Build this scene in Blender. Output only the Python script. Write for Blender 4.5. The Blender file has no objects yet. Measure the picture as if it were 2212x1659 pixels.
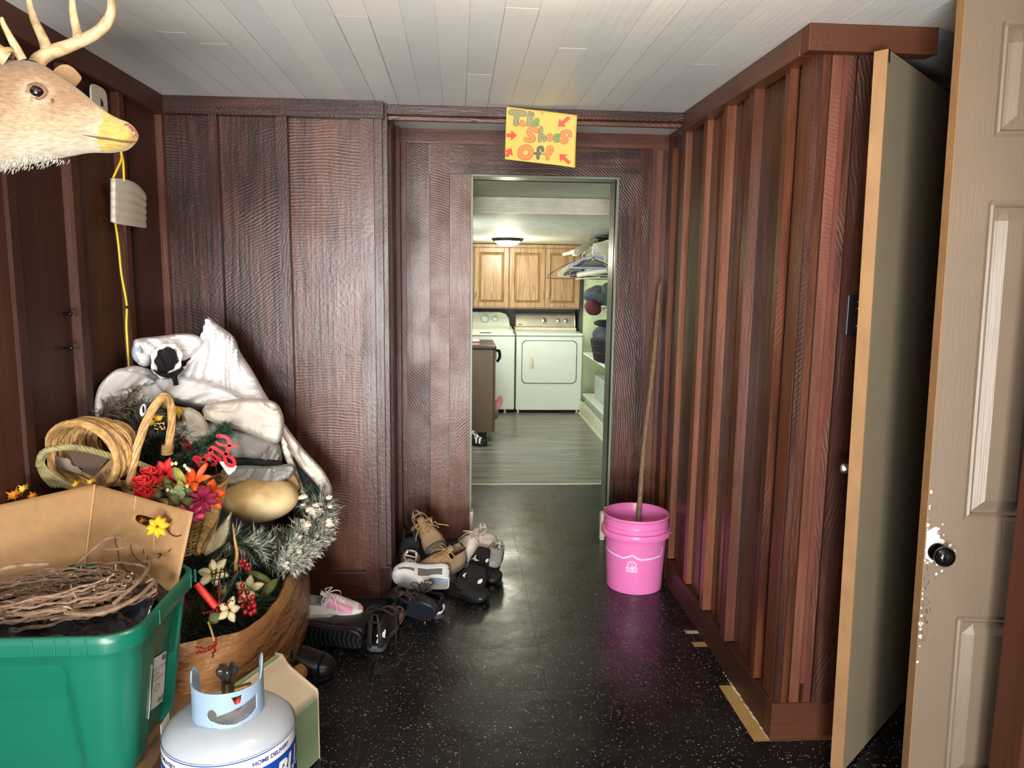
import bpy, bmesh, math, random
from math import sin, cos, pi, radians, sqrt, atan2
from mathutils import Vector, Matrix, noise
from mathutils.geometry import delaunay_2d_cdt
random.seed(7)
S = bpy.context.scene
COL = S.collection
# ------------------------------------------------------------------ camera
FPX, CX, CY = 1660.0, 1106.0, 829.5
PITCH, YAW, ROLL, CAMH = .143, .0715, .013, 1.55
_fw = Vector((sin(YAW)*cos(PITCH), cos(YAW)*cos(PITCH), -sin(PITCH)))
_r = Vector((cos(YAW), -sin(YAW), 0)); _u = _r.cross(_fw)
RGT = _r*cos(ROLL)+_u*sin(ROLL); UPV = -_r*sin(ROLL)+_u*cos(ROLL)
EYE = Vector((0, 0, CAMH))
cd = bpy.data.cameras.new('camera'); cam = bpy.data.objects.new('camera', cd); COL.objects.link(cam)
cd.sensor_width = 36; cd.lens = 36*FPX/2212; cd.clip_start = .02; cd.clip_end = 60
cam.matrix_world = Matrix(((RGT.x, UPV.x, -_fw.x, 0), (RGT.y, UPV.y, -_fw.y, 0), (RGT.z, UPV.z, -_fw.z, CAMH), (0, 0, 0, 1)))
S.camera = cam
# ------------------------------------------------------------------ world, daylight, exposure
S.view_settings.view_transform = 'Standard'; S.view_settings.look = 'None'
S.view_settings.gamma = 1; S.view_settings.exposure = .55; S.view_settings.use_curve_mapping = False
W = bpy.data.worlds.new('world'); S.world = W; W.use_nodes = True
W.node_tree.nodes['Background'].inputs[0].default_value = (.75, .85, 1, 1)
W.node_tree.nodes['Background'].inputs[1].default_value = .6
def area(name, loc, rot, sx, sy, e, col):
    l = bpy.data.lights.new(name, 'AREA'); l.shape = 'RECTANGLE'; l.size = sx; l.size_y = sy; l.energy = e; l.color = col
    o = bpy.data.objects.new(name, l); o.location = loc; o.rotation_euler = rot; COL.objects.link(o); return o
def lamp(name, loc, e, col, r):
    l = bpy.data.lights.new(name, 'POINT'); l.energy = e; l.color = col; l.shadow_soft_size = r
    o = bpy.data.objects.new(name, l); o.location = loc; COL.objects.link(o); return o
# daylight through the open front door behind the camera; an added fill light, no window, brightens the laundry room
area('daylight_front_door', (-.75, -4.8, 1.85), (radians(90), 0, radians(-4)), 1.2, 1.2, 290, (1.0, .975, .95))
area('sunlit_ground_bounce', (-.25, -2.4, .05), (radians(150), 0, 0), 2.4, 1.6, 520, (1.0, .97, .92))
area('laundry_fill_light', (-.5, 6.4, 1.25), (radians(90), 0, radians(-60)), 1.0, .9, 26, (.9, .97, 1.0))

# ------------------------------------------------------------------ helpers
def at(px, py, X=None, Y=None, Z=None):
    d = _fw + RGT*((px-CX)/FPX) - UPV*((py-CY)/FPX)
    if Y is not None: t = Y/d.y
    elif X is not None: t = X/d.x
    else: t = (Z-CAMH)/d.z
    return EYE+d*t
V = Vector
class MB:
    def __init__(s): s.v=[]; s.f=[]; s.m=[]; s.uv=[]; s.c=[]; s.s=[]
    def add(s, vs, fs, mat=0, uv=None, col=None, smooth=False):
        n=len(s.v); s.v+= [V(p) for p in vs]
        for i,f in enumerate(fs):
            s.f.append([n+k for k in f]); s.m.append(mat if not callable(mat) else mat(i))
            s.uv.append(uv[i] if uv else None); s.c.append(col); s.s.append(smooth)
        return s
    def box(s, a, b, mat=0, col=None, T=None):
        (x0,y0,z0),(x1,y1,z1)=a,b
        vs=[V((x,y,z)) for z in (z0,z1) for y in (y0,y1) for x in (x0,x1)]
        if T: vs=[T@p for p in vs]
        fs=[(0,2,3,1),(4,5,7,6),(0,1,5,4),(2,6,7,3),(0,4,6,2),(1,3,7,5)]
        return s.add(vs,fs,mat,col=col)
    def tube(s, pts, r, n=8, mat=0, smooth=True, cap=True, flat=1.0, closed=False, col=None, up=None):
        pts=[V(p) for p in pts]; N=len(pts)
        if N<2: return s
        rs=r if isinstance(r,(list,tuple)) else [r]*N
        vs=[];fs=[]; prev=None
        for i,p in enumerate(pts):
            if closed: t=pts[(i+1)%N]-pts[i-1]
            else: t=pts[min(i+1,N-1)]-pts[max(i-1,0)]
            if t.length<1e-9: t=V((0,0,1))
            t.normalize()
            if prev is None:
                a=V(up) if up else (V((0,0,1)) if abs(t.z)<.9 else V((1,0,0)))
                prev=a
            u=(prev-t*prev.dot(t))
            if u.length<1e-6: u=t.orthogonal()
            u.normalize(); w=t.cross(u); prev=u
            for k in range(n):
                a=2*pi*k/n; vs.append(p+u*(cos(a)*rs[i]*flat)+w*(sin(a)*rs[i]))
        M=N if closed else N-1
        for i in range(M):
            j=(i+1)%N
            for k in range(n): fs.append((i*n+k,i*n+(k+1)%n,j*n+(k+1)%n,j*n+k))
        if cap and not closed: fs.append(tuple(range(n))[::-1]); fs.append(tuple((N-1)*n+k for k in range(n)))
        return s.add(vs,fs,mat,smooth=smooth,col=col)
    def lathe(s, prof, c=(0,0,0), n=48, mat=0, T=None, smooth=True, a0=0, a1=2*pi, sx=1, sy=1):
        full=abs(a1-a0-2*pi)<1e-6; N=n if full else n+1; vs=[];fs=[]
        for (r,z) in prof:
            for k in range(N):
                a=a0+(a1-a0)*k/n; p=V((r*cos(a)*sx,r*sin(a)*sy,z)); vs.append((T@p if T else p)+V(c))
        for i in range(len(prof)-1):
            for k in range(n):
                k2=(k+1)%N; fs.append((i*N+k,i*N+k2,(i+1)*N+k2,(i+1)*N+k))
        return s.add(vs,fs,mat,smooth=smooth)
    def ball(s, c, r, mat=0, T=None, n=16, m=10, fn=None, col=None):
        rx,ry,rz=(r,r,r) if not isinstance(r,(tuple,list)) else r
        vs=[];fs=[]
        for i in range(m+1):
            th=pi*i/m
            for k in range(n):
                a=2*pi*k/n; p=V((sin(th)*cos(a)*rx,sin(th)*sin(a)*ry,cos(th)*rz))
                if fn: p=fn(p,a,th)
                vs.append((T@p if T else p)+V(c))
        for i in range(m):
            for k in range(n): fs.append((i*n+k,(i+1)*n+k,(i+1)*n+(k+1)%n,i*n+(k+1)%n))
        return s.add(vs,fs,mat,smooth=True,col=col)
    def grid(s, P, mat=0, smooth=True, wrapu=False, skip=None, col=None, uvs=None):
        A=len(P);B=len(P[0]); vs=[p for row in P for p in row]; fs=[];uu=[]
        for i in range(A-1):
            for j in range(B if wrapu else B-1):
                if skip and skip(i,j): continue
                j2=(j+1)%B; fs.append((i*B+j,i*B+j2,(i+1)*B+j2,(i+1)*B+j))
                if uvs: uu.append([uvs(i,j),uvs(i,j+1),uvs(i+1,j+1),uvs(i+1,j)])
        return s.add(vs,fs,mat,uv=uu if uvs else None,smooth=smooth,col=col)
    def poly(s, pts, h, mat=0, T=None, ztop=0):
        """extrude a 2D outline (x,y) by h downwards from ztop"""
        n=len(pts); vs=[V((p[0],p[1],ztop)) for p in pts]+[V((p[0],p[1],ztop-h)) for p in pts]
        if T: vs=[T@p for p in vs]
        fs=[tuple(range(n)),tuple(range(2*n-1,n-1,-1))]+[(i,n+i,n+(i+1)%n,(i+1)%n) for i in range(n)]
        return s.add(vs,fs,mat)
MATS={}
def build(name, mb, mats, parent=None, loc=None, local=False, label=None, bevel=0, solid=0, sub=0, disp=None):
    me=bpy.data.meshes.new(name)
    off=V((0,0,0))
    if parent is not None and not local: off=V(parent.get('_w',(0,0,0)))
    elif loc is not None: off=V(loc)
    me.from_pydata([tuple(p-off) for p in mb.v],[],mb.f)
    if not isinstance(mats,(list,tuple)): mats=[mats]
    for m in mats: me.materials.append(m)
    for i,p in enumerate(me.polygons): p.material_index=mb.m[i]; p.use_smooth=mb.s[i]
    if any(u for u in mb.uv):
        L=me.uv_layers.new(name='UVMap')
        for i,p in enumerate(me.polygons):
            if mb.uv[i]:
                for k,li in enumerate(p.loop_indices): L.data[li].uv=mb.uv[i][k]
    if any(c is not None for c in mb.c):
        L=me.color_attributes.new('rnd','FLOAT_COLOR','CORNER')
        for i,p in enumerate(me.polygons):
            c=mb.c[i] or (.5,.5,.5)
            for li in p.loop_indices: L.data[li].color=(c[0],c[1],c[2],1)
    if any(mb.s): me.set_sharp_from_angle(angle=radians(38))
    o=bpy.data.objects.new(name,me); COL.objects.link(o)
    if parent is not None:
        o.parent=parent
    else: o.location=off
    if label: o['label']=label
    if bevel:
        b=o.modifiers.new('bevel','BEVEL'); b.width=bevel; b.segments=2; b.limit_method='ANGLE'; b.angle_limit=radians(40)
    if solid:
        q=o.modifiers.new('solid','SOLIDIFY'); q.thickness=solid; q.offset=0
    if sub:
        q=o.modifiers.new('sub','SUBSURF'); q.levels=sub; q.render_levels=sub
    return o
def build_each(name, mb, mats, parent, **k):
    """one part per separate piece"""
    par=list(range(len(mb.v)))
    def fd(a):
        while par[a]!=a: par[a]=par[par[a]]; a=par[a]
        return a
    for f in mb.f:
        for q in f[1:]: par[fd(q)]=fd(f[0])
    grp={}
    for i,f in enumerate(mb.f): grp.setdefault(fd(f[0]),[]).append(i)
    for fl in grp.values():
        m2=MB(); ids={}
        for i in fl:
            for q in mb.f[i]:
                if q not in ids: ids[q]=len(m2.v); m2.v.append(mb.v[q])
            m2.f.append([ids[q] for q in mb.f[i]]); m2.m.append(mb.m[i]); m2.uv.append(mb.uv[i]); m2.c.append(mb.c[i]); m2.s.append(mb.s[i])
        build(name,m2,mats,parent,**k)
def thing(name, label, cat, loc=(0,0,0), group=None, M=None):
    o=bpy.data.objects.new(name,None); COL.objects.link(o); o.empty_display_size=.05
    o['label']=label; o['category']=cat
    if group: o['group']=group
    if M is not None: o.matrix_world=M; o['_w']=(0.,0.,0.)
    else: o.location=loc; o['_w']=tuple(float(q) for q in loc)
    return o
def tag(o, label, cat, group=None, kind=None):
    o['label']=label; o['category']=cat
    if group: o['group']=group
    if kind: o['kind']=kind
    return o
def struct(name, mb, mats, **k):
    o=build(name,mb,mats,**k); o['kind']='structure'; return o
def text_mb(mb, txt, size, fn, mat=0, align='CENTER', bold=0.0, shear=0.0, spacing=1.0, xs=1.0, sub=0.0):
    c=bpy.data.curves.new('t','FONT'); c.body=txt; c.size=size; c.align_x=align; c.align_y='CENTER'; c.offset=bold; c.shear=shear
    c.space_character=spacing; c.resolution_u=3
    o=bpy.data.objects.new('t',c); COL.objects.link(o)
    bpy.context.view_layer.update()
    me=bpy.data.meshes.new_from_object(o)
    vs=[fn(p.co.x*xs,p.co.y) for p in me.vertices]; fs=[tuple(p.vertices) for p in me.polygons]
    mb.add(vs,fs,mat); bpy.data.objects.remove(o); bpy.data.curves.remove(c); bpy.data.meshes.remove(me)
def ribbon(pts, w, closed=False):
    """2D fat stroke -> (verts, faces) as quads plus round caps"""
    P=[V((p[0],p[1])) for p in pts]; N=len(P); vs=[];fs=[]
    for i,p in enumerate(P):
        t=(P[(i+1)%N]-P[i-1]) if closed else (P[min(i+1,N-1)]-P[max(i-1,0)])
        if t.length<1e-9: t=V((1,0))
        t.normalize(); n=V((-t.y,t.x)); ww=w[i] if isinstance(w,list) else w
        vs+=[p+n*ww/2,p-n*ww/2]
    for i in range(N if closed else N-1):
        j=(i+1)%N; fs.append((2*i,2*i+1,2*j+1,2*j))
    if not closed:
        for e in (0,N-1):
            ww=w[e] if isinstance(w,list) else w
            b=len(vs); vs+=[P[e]+V((cos(a),sin(a)))*ww/2 for a in [2*pi*k/12 for k in range(12)]]
            fs.append(tuple(range(b,b+12)))
    return vs,fs
def smooth_pts(pts, n=6, closed=False):
    P=[V(p) for p in pts]; N=len(P); out=[]
    rng=range(N) if closed else range(N-1)
    for i in rng:
        p0=P[(i-1)%N] if (closed or i>0) else P[i]; p1=P[i]; p2=P[(i+1)%N]; p3=P[(i+2)%N] if (closed or i+2<N) else p2
        for k in range(n):
            t=k/n; out.append(.5*((2*p1)+(p2-p0)*t+(2*p0-5*p1+4*p2-p3)*t*t+(-p0+3*p1-3*p2+p3)*t**3))
    if not closed: out.append(P[-1])
    return out
def interp(tab, t):
    for (a,b),(c,d) in zip(tab,tab[1:]):
        if t<=c: return b+(d-b)*max(0,(t-a))/(c-a) if c>a else d
    return tab[-1][1]
# ------------------------------------------------------------------ materials
def nt(name):
    m=bpy.data.materials.new(name); m.use_nodes=True; t=m.node_tree; return m,t,t.nodes['Principled BSDF']
def mat(name, col, rough=.5, metal=0, var=.12, scale=12, bump=.15, bscale=60, emit=None, trans=0, alpha=1, spec=.5, sss=0, coat=0, stretch=(1,1,1), col2=None, thr=None, detail=4, bdist=.002, sheen=0):
    """procedural material: noise-mottled colour, fine noise bump"""
    m,t,b=nt(name); N=t.nodes; L=t.links
    tc=N.new('ShaderNodeTexCoord'); mp=N.new('ShaderNodeMapping'); mp.inputs['Scale'].default_value=stretch
    L.new(tc.outputs['Object'],mp.inputs[0])
    nz=N.new('ShaderNodeTexNoise'); nz.inputs['Scale'].default_value=scale; nz.inputs['Detail'].default_value=detail
    L.new(mp.outputs[0],nz.inputs['Vector'])
    cr=N.new('ShaderNodeValToRGB'); c2=col2 or tuple(min(1,c*(1+var)) for c in col); c1=col if col2 else tuple(c*(1-var) for c in col)
    lo,hi=thr or (.3,.7)
    cr.color_ramp.elements[0].position=lo; cr.color_ramp.elements[1].position=hi
    cr.color_ramp.elements[0].color=(*c1,1); cr.color_ramp.elements[1].color=(*c2,1)
    L.new(nz.outputs['Fac'],cr.inputs[0]); L.new(cr.outputs[0],b.inputs['Base Color'])
    b.inputs['Roughness'].default_value=rough; b.inputs['Metallic'].default_value=metal
    b.inputs['Specular IOR Level'].default_value=spec
    if bump:
        n2=N.new('ShaderNodeTexNoise'); n2.inputs['Scale'].default_value=bscale; n2.inputs['Detail'].default_value=3
        L.new(mp.outputs[0],n2.inputs['Vector'])
        bp=N.new('ShaderNodeBump'); bp.inputs['Strength'].default_value=bump; bp.inputs['Distance'].default_value=bdist
        L.new(n2.outputs['Fac'],bp.inputs['Height']); L.new(bp.outputs[0],b.inputs['Normal'])
    if emit: b.inputs['Emission Color'].default_value=(*emit[:3],1); b.inputs['Emission Strength'].default_value=emit[3]
    if trans: b.inputs['Transmission Weight'].default_value=trans
    if alpha<1: b.inputs['Alpha'].default_value=alpha
    if sss: b.inputs['Subsurface Weight'].default_value=sss; b.inputs['Subsurface Radius'].default_value=(.02,.01,.006)
    if coat: b.inputs['Coat Weight'].default_value=coat; b.inputs['Coat Roughness'].default_value=.1
    if sheen: b.inputs['Sheen Weight'].default_value=sheen
    return m
def srgb(r,g,b):
    f=lambda c:(c/255/12.92) if c/255<=.04045 else ((c/255+.055)/1.055)**2.4
    return (f(r),f(g),f(b))
def rough_wood(name, c1, c2, rough=.36, saw=1.0, worn=0.0, spec=.5):
    """painted rough-sawn board: circular saw marks, grain, knots; needs UV (metres) and per-board 'rnd'"""
    m,t,b=nt(name); N=t.nodes; L=t.links
    uv=N.new('ShaderNodeUVMap'); at_=N.new('ShaderNodeAttribute'); at_.attribute_name='rnd'
    sx=N.new('ShaderNodeSeparateXYZ'); L.new(uv.outputs[0],sx.inputs[0])
    sr=N.new('ShaderNodeSeparateXYZ'); L.new(at_.outputs['Vector'],sr.inputs[0])
    def M(op,a,b_=None,c_=None):
        n=N.new('ShaderNodeMath'); n.operation=op
        for i,q in enumerate((a,b_,c_)):
            if q is None: continue
            if isinstance(q,(int,float)): n.inputs[i].default_value=q
            else: L.new(q,n.inputs[i])
        return n.outputs[0]
    off=M('MULTIPLY',sr.outputs[1],37.0)
    cv=N.new('ShaderNodeCombineXYZ'); L.new(sx.outputs[0],cv.inputs[0]); L.new(sx.outputs[1],cv.inputs[1]); L.new(off,cv.inputs[2])
    wn=N.new('ShaderNodeTexNoise'); wn.inputs['Scale'].default_value=5; wn.inputs['Detail'].default_value=3; L.new(cv.outputs[0],wn.inputs['Vector'])
    # saw arcs
    cx=M('MULTIPLY',M('SUBTRACT',sr.outputs[0],.5),3.0)
    sg=M('SIGN',cx); ux=M('SUBTRACT',sx.outputs[0],M('ADD',cx,M('MULTIPLY',sg,.35)))
    vy=M('SUBTRACT',M('FLOORED_MODULO',M('ADD',sx.outputs[1],M('MULTIPLY',sr.outputs[2],3)),6.0),1.6)
    d=M('SQRT',M('ADD',M('MULTIPLY',ux,ux),M('MULTIPLY',vy,vy)))
    ph=M('ADD',M('MULTIPLY',d,470.0),M('MULTIPLY',wn.outputs['Fac'],24.0))
    arc=M('POWER',M('ADD',M('MULTIPLY',M('SINE',ph),.5),.5),2.2)
    mk=N.new('ShaderNodeTexNoise'); mk.inputs['Scale'].default_value=3.2; mk.inputs['Detail'].default_value=5; L.new(cv.outputs[0],mk.inputs['Vector'])
    mk2=N.new('ShaderNodeMapRange'); mk2.inputs[1].default_value=.42; mk2.inputs[2].default_value=.68; L.new(mk.outputs['Fac'],mk2.inputs[0])
    fine=N.new('ShaderNodeTexNoise'); fine.inputs['Scale'].default_value=70; fine.inputs['Detail'].default_value=5; L.new(cv.outputs[0],fine.inputs['Vector'])
    gm=N.new('ShaderNodeMapping'); gm.inputs['Scale'].default_value=(60,3,1); L.new(cv.outputs[0],gm.inputs[0])
    gr=N.new('ShaderNodeTexNoise'); gr.inputs['Scale'].default_value=1; gr.inputs['Detail'].default_value=6; L.new(gm.outputs[0],gr.inputs['Vector'])
    h=M('ADD',M('MULTIPLY',M('MULTIPLY',arc,mk2.outputs[0]),.55*saw),M('ADD',M('MULTIPLY',fine.outputs['Fac'],.55),M('MULTIPLY',gr.outputs['Fac'],.7)))
    bp=N.new('ShaderNodeBump'); bp.inputs['Strength'].default_value=.6; bp.inputs['Distance'].default_value=.003; L.new(h,bp.inputs['Height']); L.new(bp.outputs[0],b.inputs['Normal'])
    # colour: blotches, per board tone, grain streaks
    sm=N.new('ShaderNodeMapping'); sm.inputs['Scale'].default_value=(9,1.1,1); L.new(cv.outputs[0],sm.inputs[0])
    bl=N.new('ShaderNodeTexNoise'); bl.inputs['Scale'].default_value=1.2; bl.inputs['Detail'].default_value=6; bl.inputs['Roughness'].default_value=.65; L.new(sm.outputs[0],bl.inputs['Vector'])
    f=M('ADD',M('MULTIPLY',bl.outputs['Fac'],.9),M('ADD',M('MULTIPLY',M('SUBTRACT',sr.outputs[2],.5),.55),M('MULTIPLY',M('SUBTRACT',gr.outputs['Fac'],.5),.5)))
    cr=N.new('ShaderNodeValToRGB'); cr.color_ramp.elements[0].position=.25; cr.color_ramp.elements[1].position=.75
    cr.color_ramp.elements[0].color=(*c1,1); cr.color_ramp.elements[1].color=(*c2,1); L.new(f,cr.inputs[0])
    vo=N.new('ShaderNodeTexVoronoi'); vo.inputs['Scale'].default_value=1.9; L.new(sm.outputs[0] if False else cv.outputs[0],vo.inputs['Vector'])
    kn=N.new('ShaderNodeMapRange'); kn.inputs[1].default_value=.02; kn.inputs[2].default_value=.10; kn.inputs[3].default_value=.45; kn.inputs[4].default_value=1; L.new(vo.outputs['Distance'],kn.inputs[0])
    mx=N.new('ShaderNodeMix'); mx.data_type='RGBA'; mx.blend_type='MULTIPLY'; mx.inputs[0].default_value=1
    L.new(cr.outputs[0],mx.inputs[6]); cc=N.new('ShaderNodeCombineXYZ')
    for i in range(3): L.new(kn.outputs[0],cc.inputs[i])
    L.new(cc.outputs[0],mx.inputs[7])
    L.new(mx.outputs[2],b.inputs['Base Color'])
    rr=M('ADD',M('MULTIPLY',mk.outputs['Fac'],.35),rough-.17); L.new(rr,b.inputs['Roughness'])
    b.inputs['Specular IOR Level'].default_value=spec
    return m
WOOD=rough_wood('painted_board',srgb(48,24,18),srgb(114,70,54),saw=.9)
WOODL=rough_wood('painted_board_smooth',srgb(54,28,18),srgb(80,44,29),saw=.05,rough=.5,spec=.35)
WOODR=rough_wood('stained_board',srgb(54,26,15),srgb(108,60,37),saw=.45,rough=.34)
BATT=rough_wood('painted_batten',srgb(60,30,23),srgb(106,61,48),saw=.3)
BATR=rough_wood('stained_batten',srgb(76,40,25),srgb(126,75,49),saw=.2,rough=.36)
CREAM=mat('raw_trim',srgb(214,208,190),.5)
BLACKPL=mat('black_plastic',srgb(22,21,22),.3,bump=.03)
# ================================================================== THE ROOM
CEIL=2.285
def rc(): return (random.random(),random.random(),random.random())
def bboard(mb, o, u, n, u0, u1, z0, z1, d, back=.02, mat=0):
    """board: o origin (x,y), u direction along wall, n outward normal, depth d in front of the wall plane"""
    o=V((o[0],o[1],0)); u=V((u[0],u[1],0)); n=V((n[0],n[1],0)); Z=V((0,0,1))
    P=lambda a,b,z: o+u*a+n*b+Z*z
    vs=[P(a,b,z) for z in (z0,z1) for b in (-back,d) for a in (u0,u1)]
    c=rc(); fs=[(2,3,7,6),(0,4,5,1),(0,2,6,4),(1,5,7,3),(4,6,7,5),(0,1,3,2)]
    uvc={0:(u0,z0),1:(u1,z0),2:(u0,z0),3:(u1,z0),4:(u0,z1),5:(u1,z1),6:(u0,z1),7:(u1,z1)}
    uvs=[]
    for fi,f in enumerate(fs):
        if fi in (2,3): uvs.append([((0 if k in (0,1,4,5) else back+d)+u0,z0 if k<4 else z1) for k in f])
        elif fi in (4,5): uvs.append([(uvc[k][0],0 if k in (0,1,4,5) else back+d) for k in f])
        else: uvs.append([uvc[k] for k in f])
    mb.add(vs,fs,mat,uv=uvs,col=c)
def hboard(mb,o,u,n,u0,u1,z0,z1,d,back=.02,mat=0):
    """horizontal board: grain runs along u"""
    k=len(mb.f); bboard(mb,o,u,n,u0,u1,z0,z1,d,back,mat)
    for i in range(k,len(mb.f)): mb.uv[i]=[(b,a) for a,b in mb.uv[i]]
LW=(0,1); 
# --- left wall, X=-1.30, faces +X
mb=MB()
ys=[-1.7,-1.35,-.95,-.6,-.2,.2,.55,.95,1.3,1.75,2.05,2.27,2.42,2.72,2.86,3.15,3.27,3.62]
for a,b in zip(ys,ys[1:]): bboard(mb,(-1.305,0),(0,1),(1,0),a,b-.002,0,CEIL,random.uniform(0,.003))
for y,w,d in ((-.95,.05,.02),(.2,.05,.02),(.95,.05,.02),(1.75,.05,.02),(2.36,.045,.014),(2.70,.05,.035),(2.77,.035,.018),(3.11,.045,.03),(3.22,.03,.012)):
    bboard(mb,(-1.305,0),(0,1),(1,0),y,y+w,.0,CEIL-.07,d,mat=1)
struct('wall_left',mb,[WOODL,WOODL])
mb=MB(); hboard(mb,(-1.30,0),(0,1),(1,0),-1.7,3.53,2.205,CEIL,.04); struct('trim_1',mb,[WOODL],bevel=.002)
# --- boxed-in section left of the doorway, faces camera at Y=3.55
mb=MB()
seg=[(-1.32,-1.06),(-1.06,-.76),(-.76,-.40),(-.40,-.335)]
for a,b in seg: bboard(mb,(0,3.575),(1,0),(0,-1),a,b-.002,0,2.24,random.uniform(.002,.005))
bboard(mb,(0,3.575),(1,0),(0,-1),-.33,-.60+.27,.1,.6,.0)
for x0,x1 in ((-1.325,-1.275),(-1.075,-1.043),(-.79,-.745),(-.43,-.372),(-.37,-.335)): bboard(mb,(0,3.575),(1,0),(0,-1),x0,x1,.09,2.215,.044,mat=1)
# its return side and back corner
bboard(mb,(-.335,3.56),(0,1),(1,0),0,.80,0,2.33,.0,back=.04)
for a,b,d in ((0,.05,.02),(.2,.26,.02),(.72,.80,.022)): bboard(mb,(-.335,3.56),(0,1),(1,0),a,b,0,2.33,d,mat=1)
struct('wall_back_left',mb,[WOOD,BATT])
mb=MB(); hboard(mb,(0,3.56),(1,0),(0,-1),-1.27,-.325,2.212,CEIL,.045,mat=0)
struct('trim_2',mb,[WOOD],bevel=.002)
mb=MB(); hboard(mb,(0,3.565),(1,0),(0,-1),-1.30,-.365,0,.13,.032); hboard(mb,(0,3.565),(1,0),(0,-1),-.365,-.315,0,.16,.04)
struct('baseboard_back_left',mb,[WOOD],bevel=.002)
# --- beam over the recess
mb=MB(); hboard(mb,(0,3.60),(1,0),(0,-1),-.322,1.03,2.245,CEIL,.02,back=.10); hboard(mb,(0,3.62),(1,0),(0,-1),-.322,1.03,2.226,2.245,.0,back=.03)
struct('trim_3',mb,[WOOD],bevel=.003)
# --- recess wall with the doorway, Y=4.35
mb=MB(); DX0,DX1,DH=.083,.884,2.075
for a,b in ((-.34,-.306),(-.306,-.155),(-.155,-.045),(-.045,DX0)): bboard(mb,(0,4.375),(1,0),(0,-1),a,b-.002,0,2.30,random.uniform(.002,.006))
for a,b in ((DX1,1.035),(1.035,1.10),(1.10,1.19)): bboard(mb,(0,4.375),(1,0),(0,-1),a,b-.002,0,2.30,random.uniform(.002,.006))
hboard(mb,(0,4.375),(1,0),(0,-1),DX0-.13,DX1+.13,DH+.01,2.245,.010); hboard(mb,(0,4.375),(1,0),(0,-1),-.045,1.03,2.24,2.30,.004)
for a,b in ((-.31,-.285),(1.08,1.105),(1.145,1.18)): bboard(mb,(0,4.37),(1,0),(0,-1),a,b,0,2.26,.018,mat=1)
hboard(mb,(0,4.37),(1,0),(0,-1),-.33,1.17,2.245,2.325,.022,mat=1)
struct('wall_back',mb,[WOOD,BATT])
# door jamb lining (painted grey-green)
JAMB=mat('grey_green_gloss_paint',srgb(128,134,118),.35,bump=.1,bscale=25,var=.08)
mb=MB()
mb.box((DX0-.012,4.345,0),(DX0,4.54,DH)); mb.box((DX1,4.345,0),(DX1+.012,4.54,DH)); mb.box((DX0-.012,4.345,DH),(DX1+.012,4.54,DH+.012))
struct('trim_4',mb,[JAMB],bevel=.002)
mb=MB(); mb.box((DX0-.01,4.33,0),(DX0+.012,4.40,.17)); mb.box((DX0-.004,4.325,0),(DX0+.008,4.335,.16)); struct('trim_5',mb,[CREAM],bevel=.004)
mb=MB(); mb.box((DX1-.018,4.20,.02),(DX1+.004,4.36,.19)); mb.box((DX1-.045,4.30,.0),(DX1-.018,4.34,.17)); struct('trim_6',mb,[CREAM],bevel=.004)
# --- right wall: recess part and near part
mb=MB()
ysr=[2.34,2.50,2.72,2.80,3.02,3.08,3.30,3.36,3.62,3.70,4.0,4.4]
for a,b in zip(ysr,ysr[1:]): bboard(mb,(1.09 if a<3.55 else 1.17,0),(0,1),(-1,0),a,b-.002,0,2.33,random.uniform(0,.004))
for y,w,d,x in ((3.66,.04,.035,1.10),(3.90,.04,.03,1.17),(4.14,.03,.03,1.17),(3.34,.05,.022,1.085),(3.06,.045,.035,1.085),(2.78,.05,.037,1.085),(3.21,.02,.006,1.085),(2.93,.03,.006,1.085)):
    bboard(mb,(x,0),(0,1),(-1,0),y,y+w,.13,2.22,d,mat=1)
bboard(mb,(1.085,0),(0,1),(-1,0),2.50,2.53,.13,2.22,.028,mat=2); bboard(mb,(1.085,0),(0,1),(-1,0),2.54,2.56,.13,2.22,.018,mat=1)
bboard(mb,(1.085,0),(0,1),(-1,0),2.36,2.44,.13,2.22,.018,mat=2)
bboard(mb,(1.17,3.72),(1,0),(0,-1),-.10,.0,0,2.33,0,back=.02)
struct('wall_right',mb,[WOODR,BATR,WOODR])
# short return facing the camera, beside the closet doors
mb=MB()
for a,b,d,m_ in ((1.068,1.115,.004,0),(1.117,1.150,.012,0),(1.162,1.190,.012,0),(1.192,1.250,.020,0),(1.25,1.30,.0,1)): bboard(mb,(0,2.352),(1,0),(0,-1),a,b,.1,2.25,d,back=.05,mat=m_)
RED=mat('reddish_groove_wood',srgb(92,46,34),.5)
mb.box((1.149,2.335,.2),(1.164,2.36,2.22),2)
struct('wall_front_right',mb,[WOOD,WOODL,RED])
mb=MB(); hboard(mb,(1.06,0),(0,1),(-1,0),2.362,3.60,2.208,CEIL,.038); hboard(mb,(0,2.34),(1,0),(0,-1),1.022,1.415,2.208,CEIL,.04,mat=1)  # front run takes a darker wood, standing in for the lintel's shade
struct('trim_7',mb,[WOODR,WOODL],bevel=.003)
mb=MB(); hboard(mb,(1.085,0),(0,1),(-1,0),2.382,3.66,0,.125,.028); hboard(mb,(0,2.36),(1,0),(0,-1),1.057,1.30,0.0,.13,.028,back=.02)
struct('baseboard_right',mb,[WOODL],bevel=.002)
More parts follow.
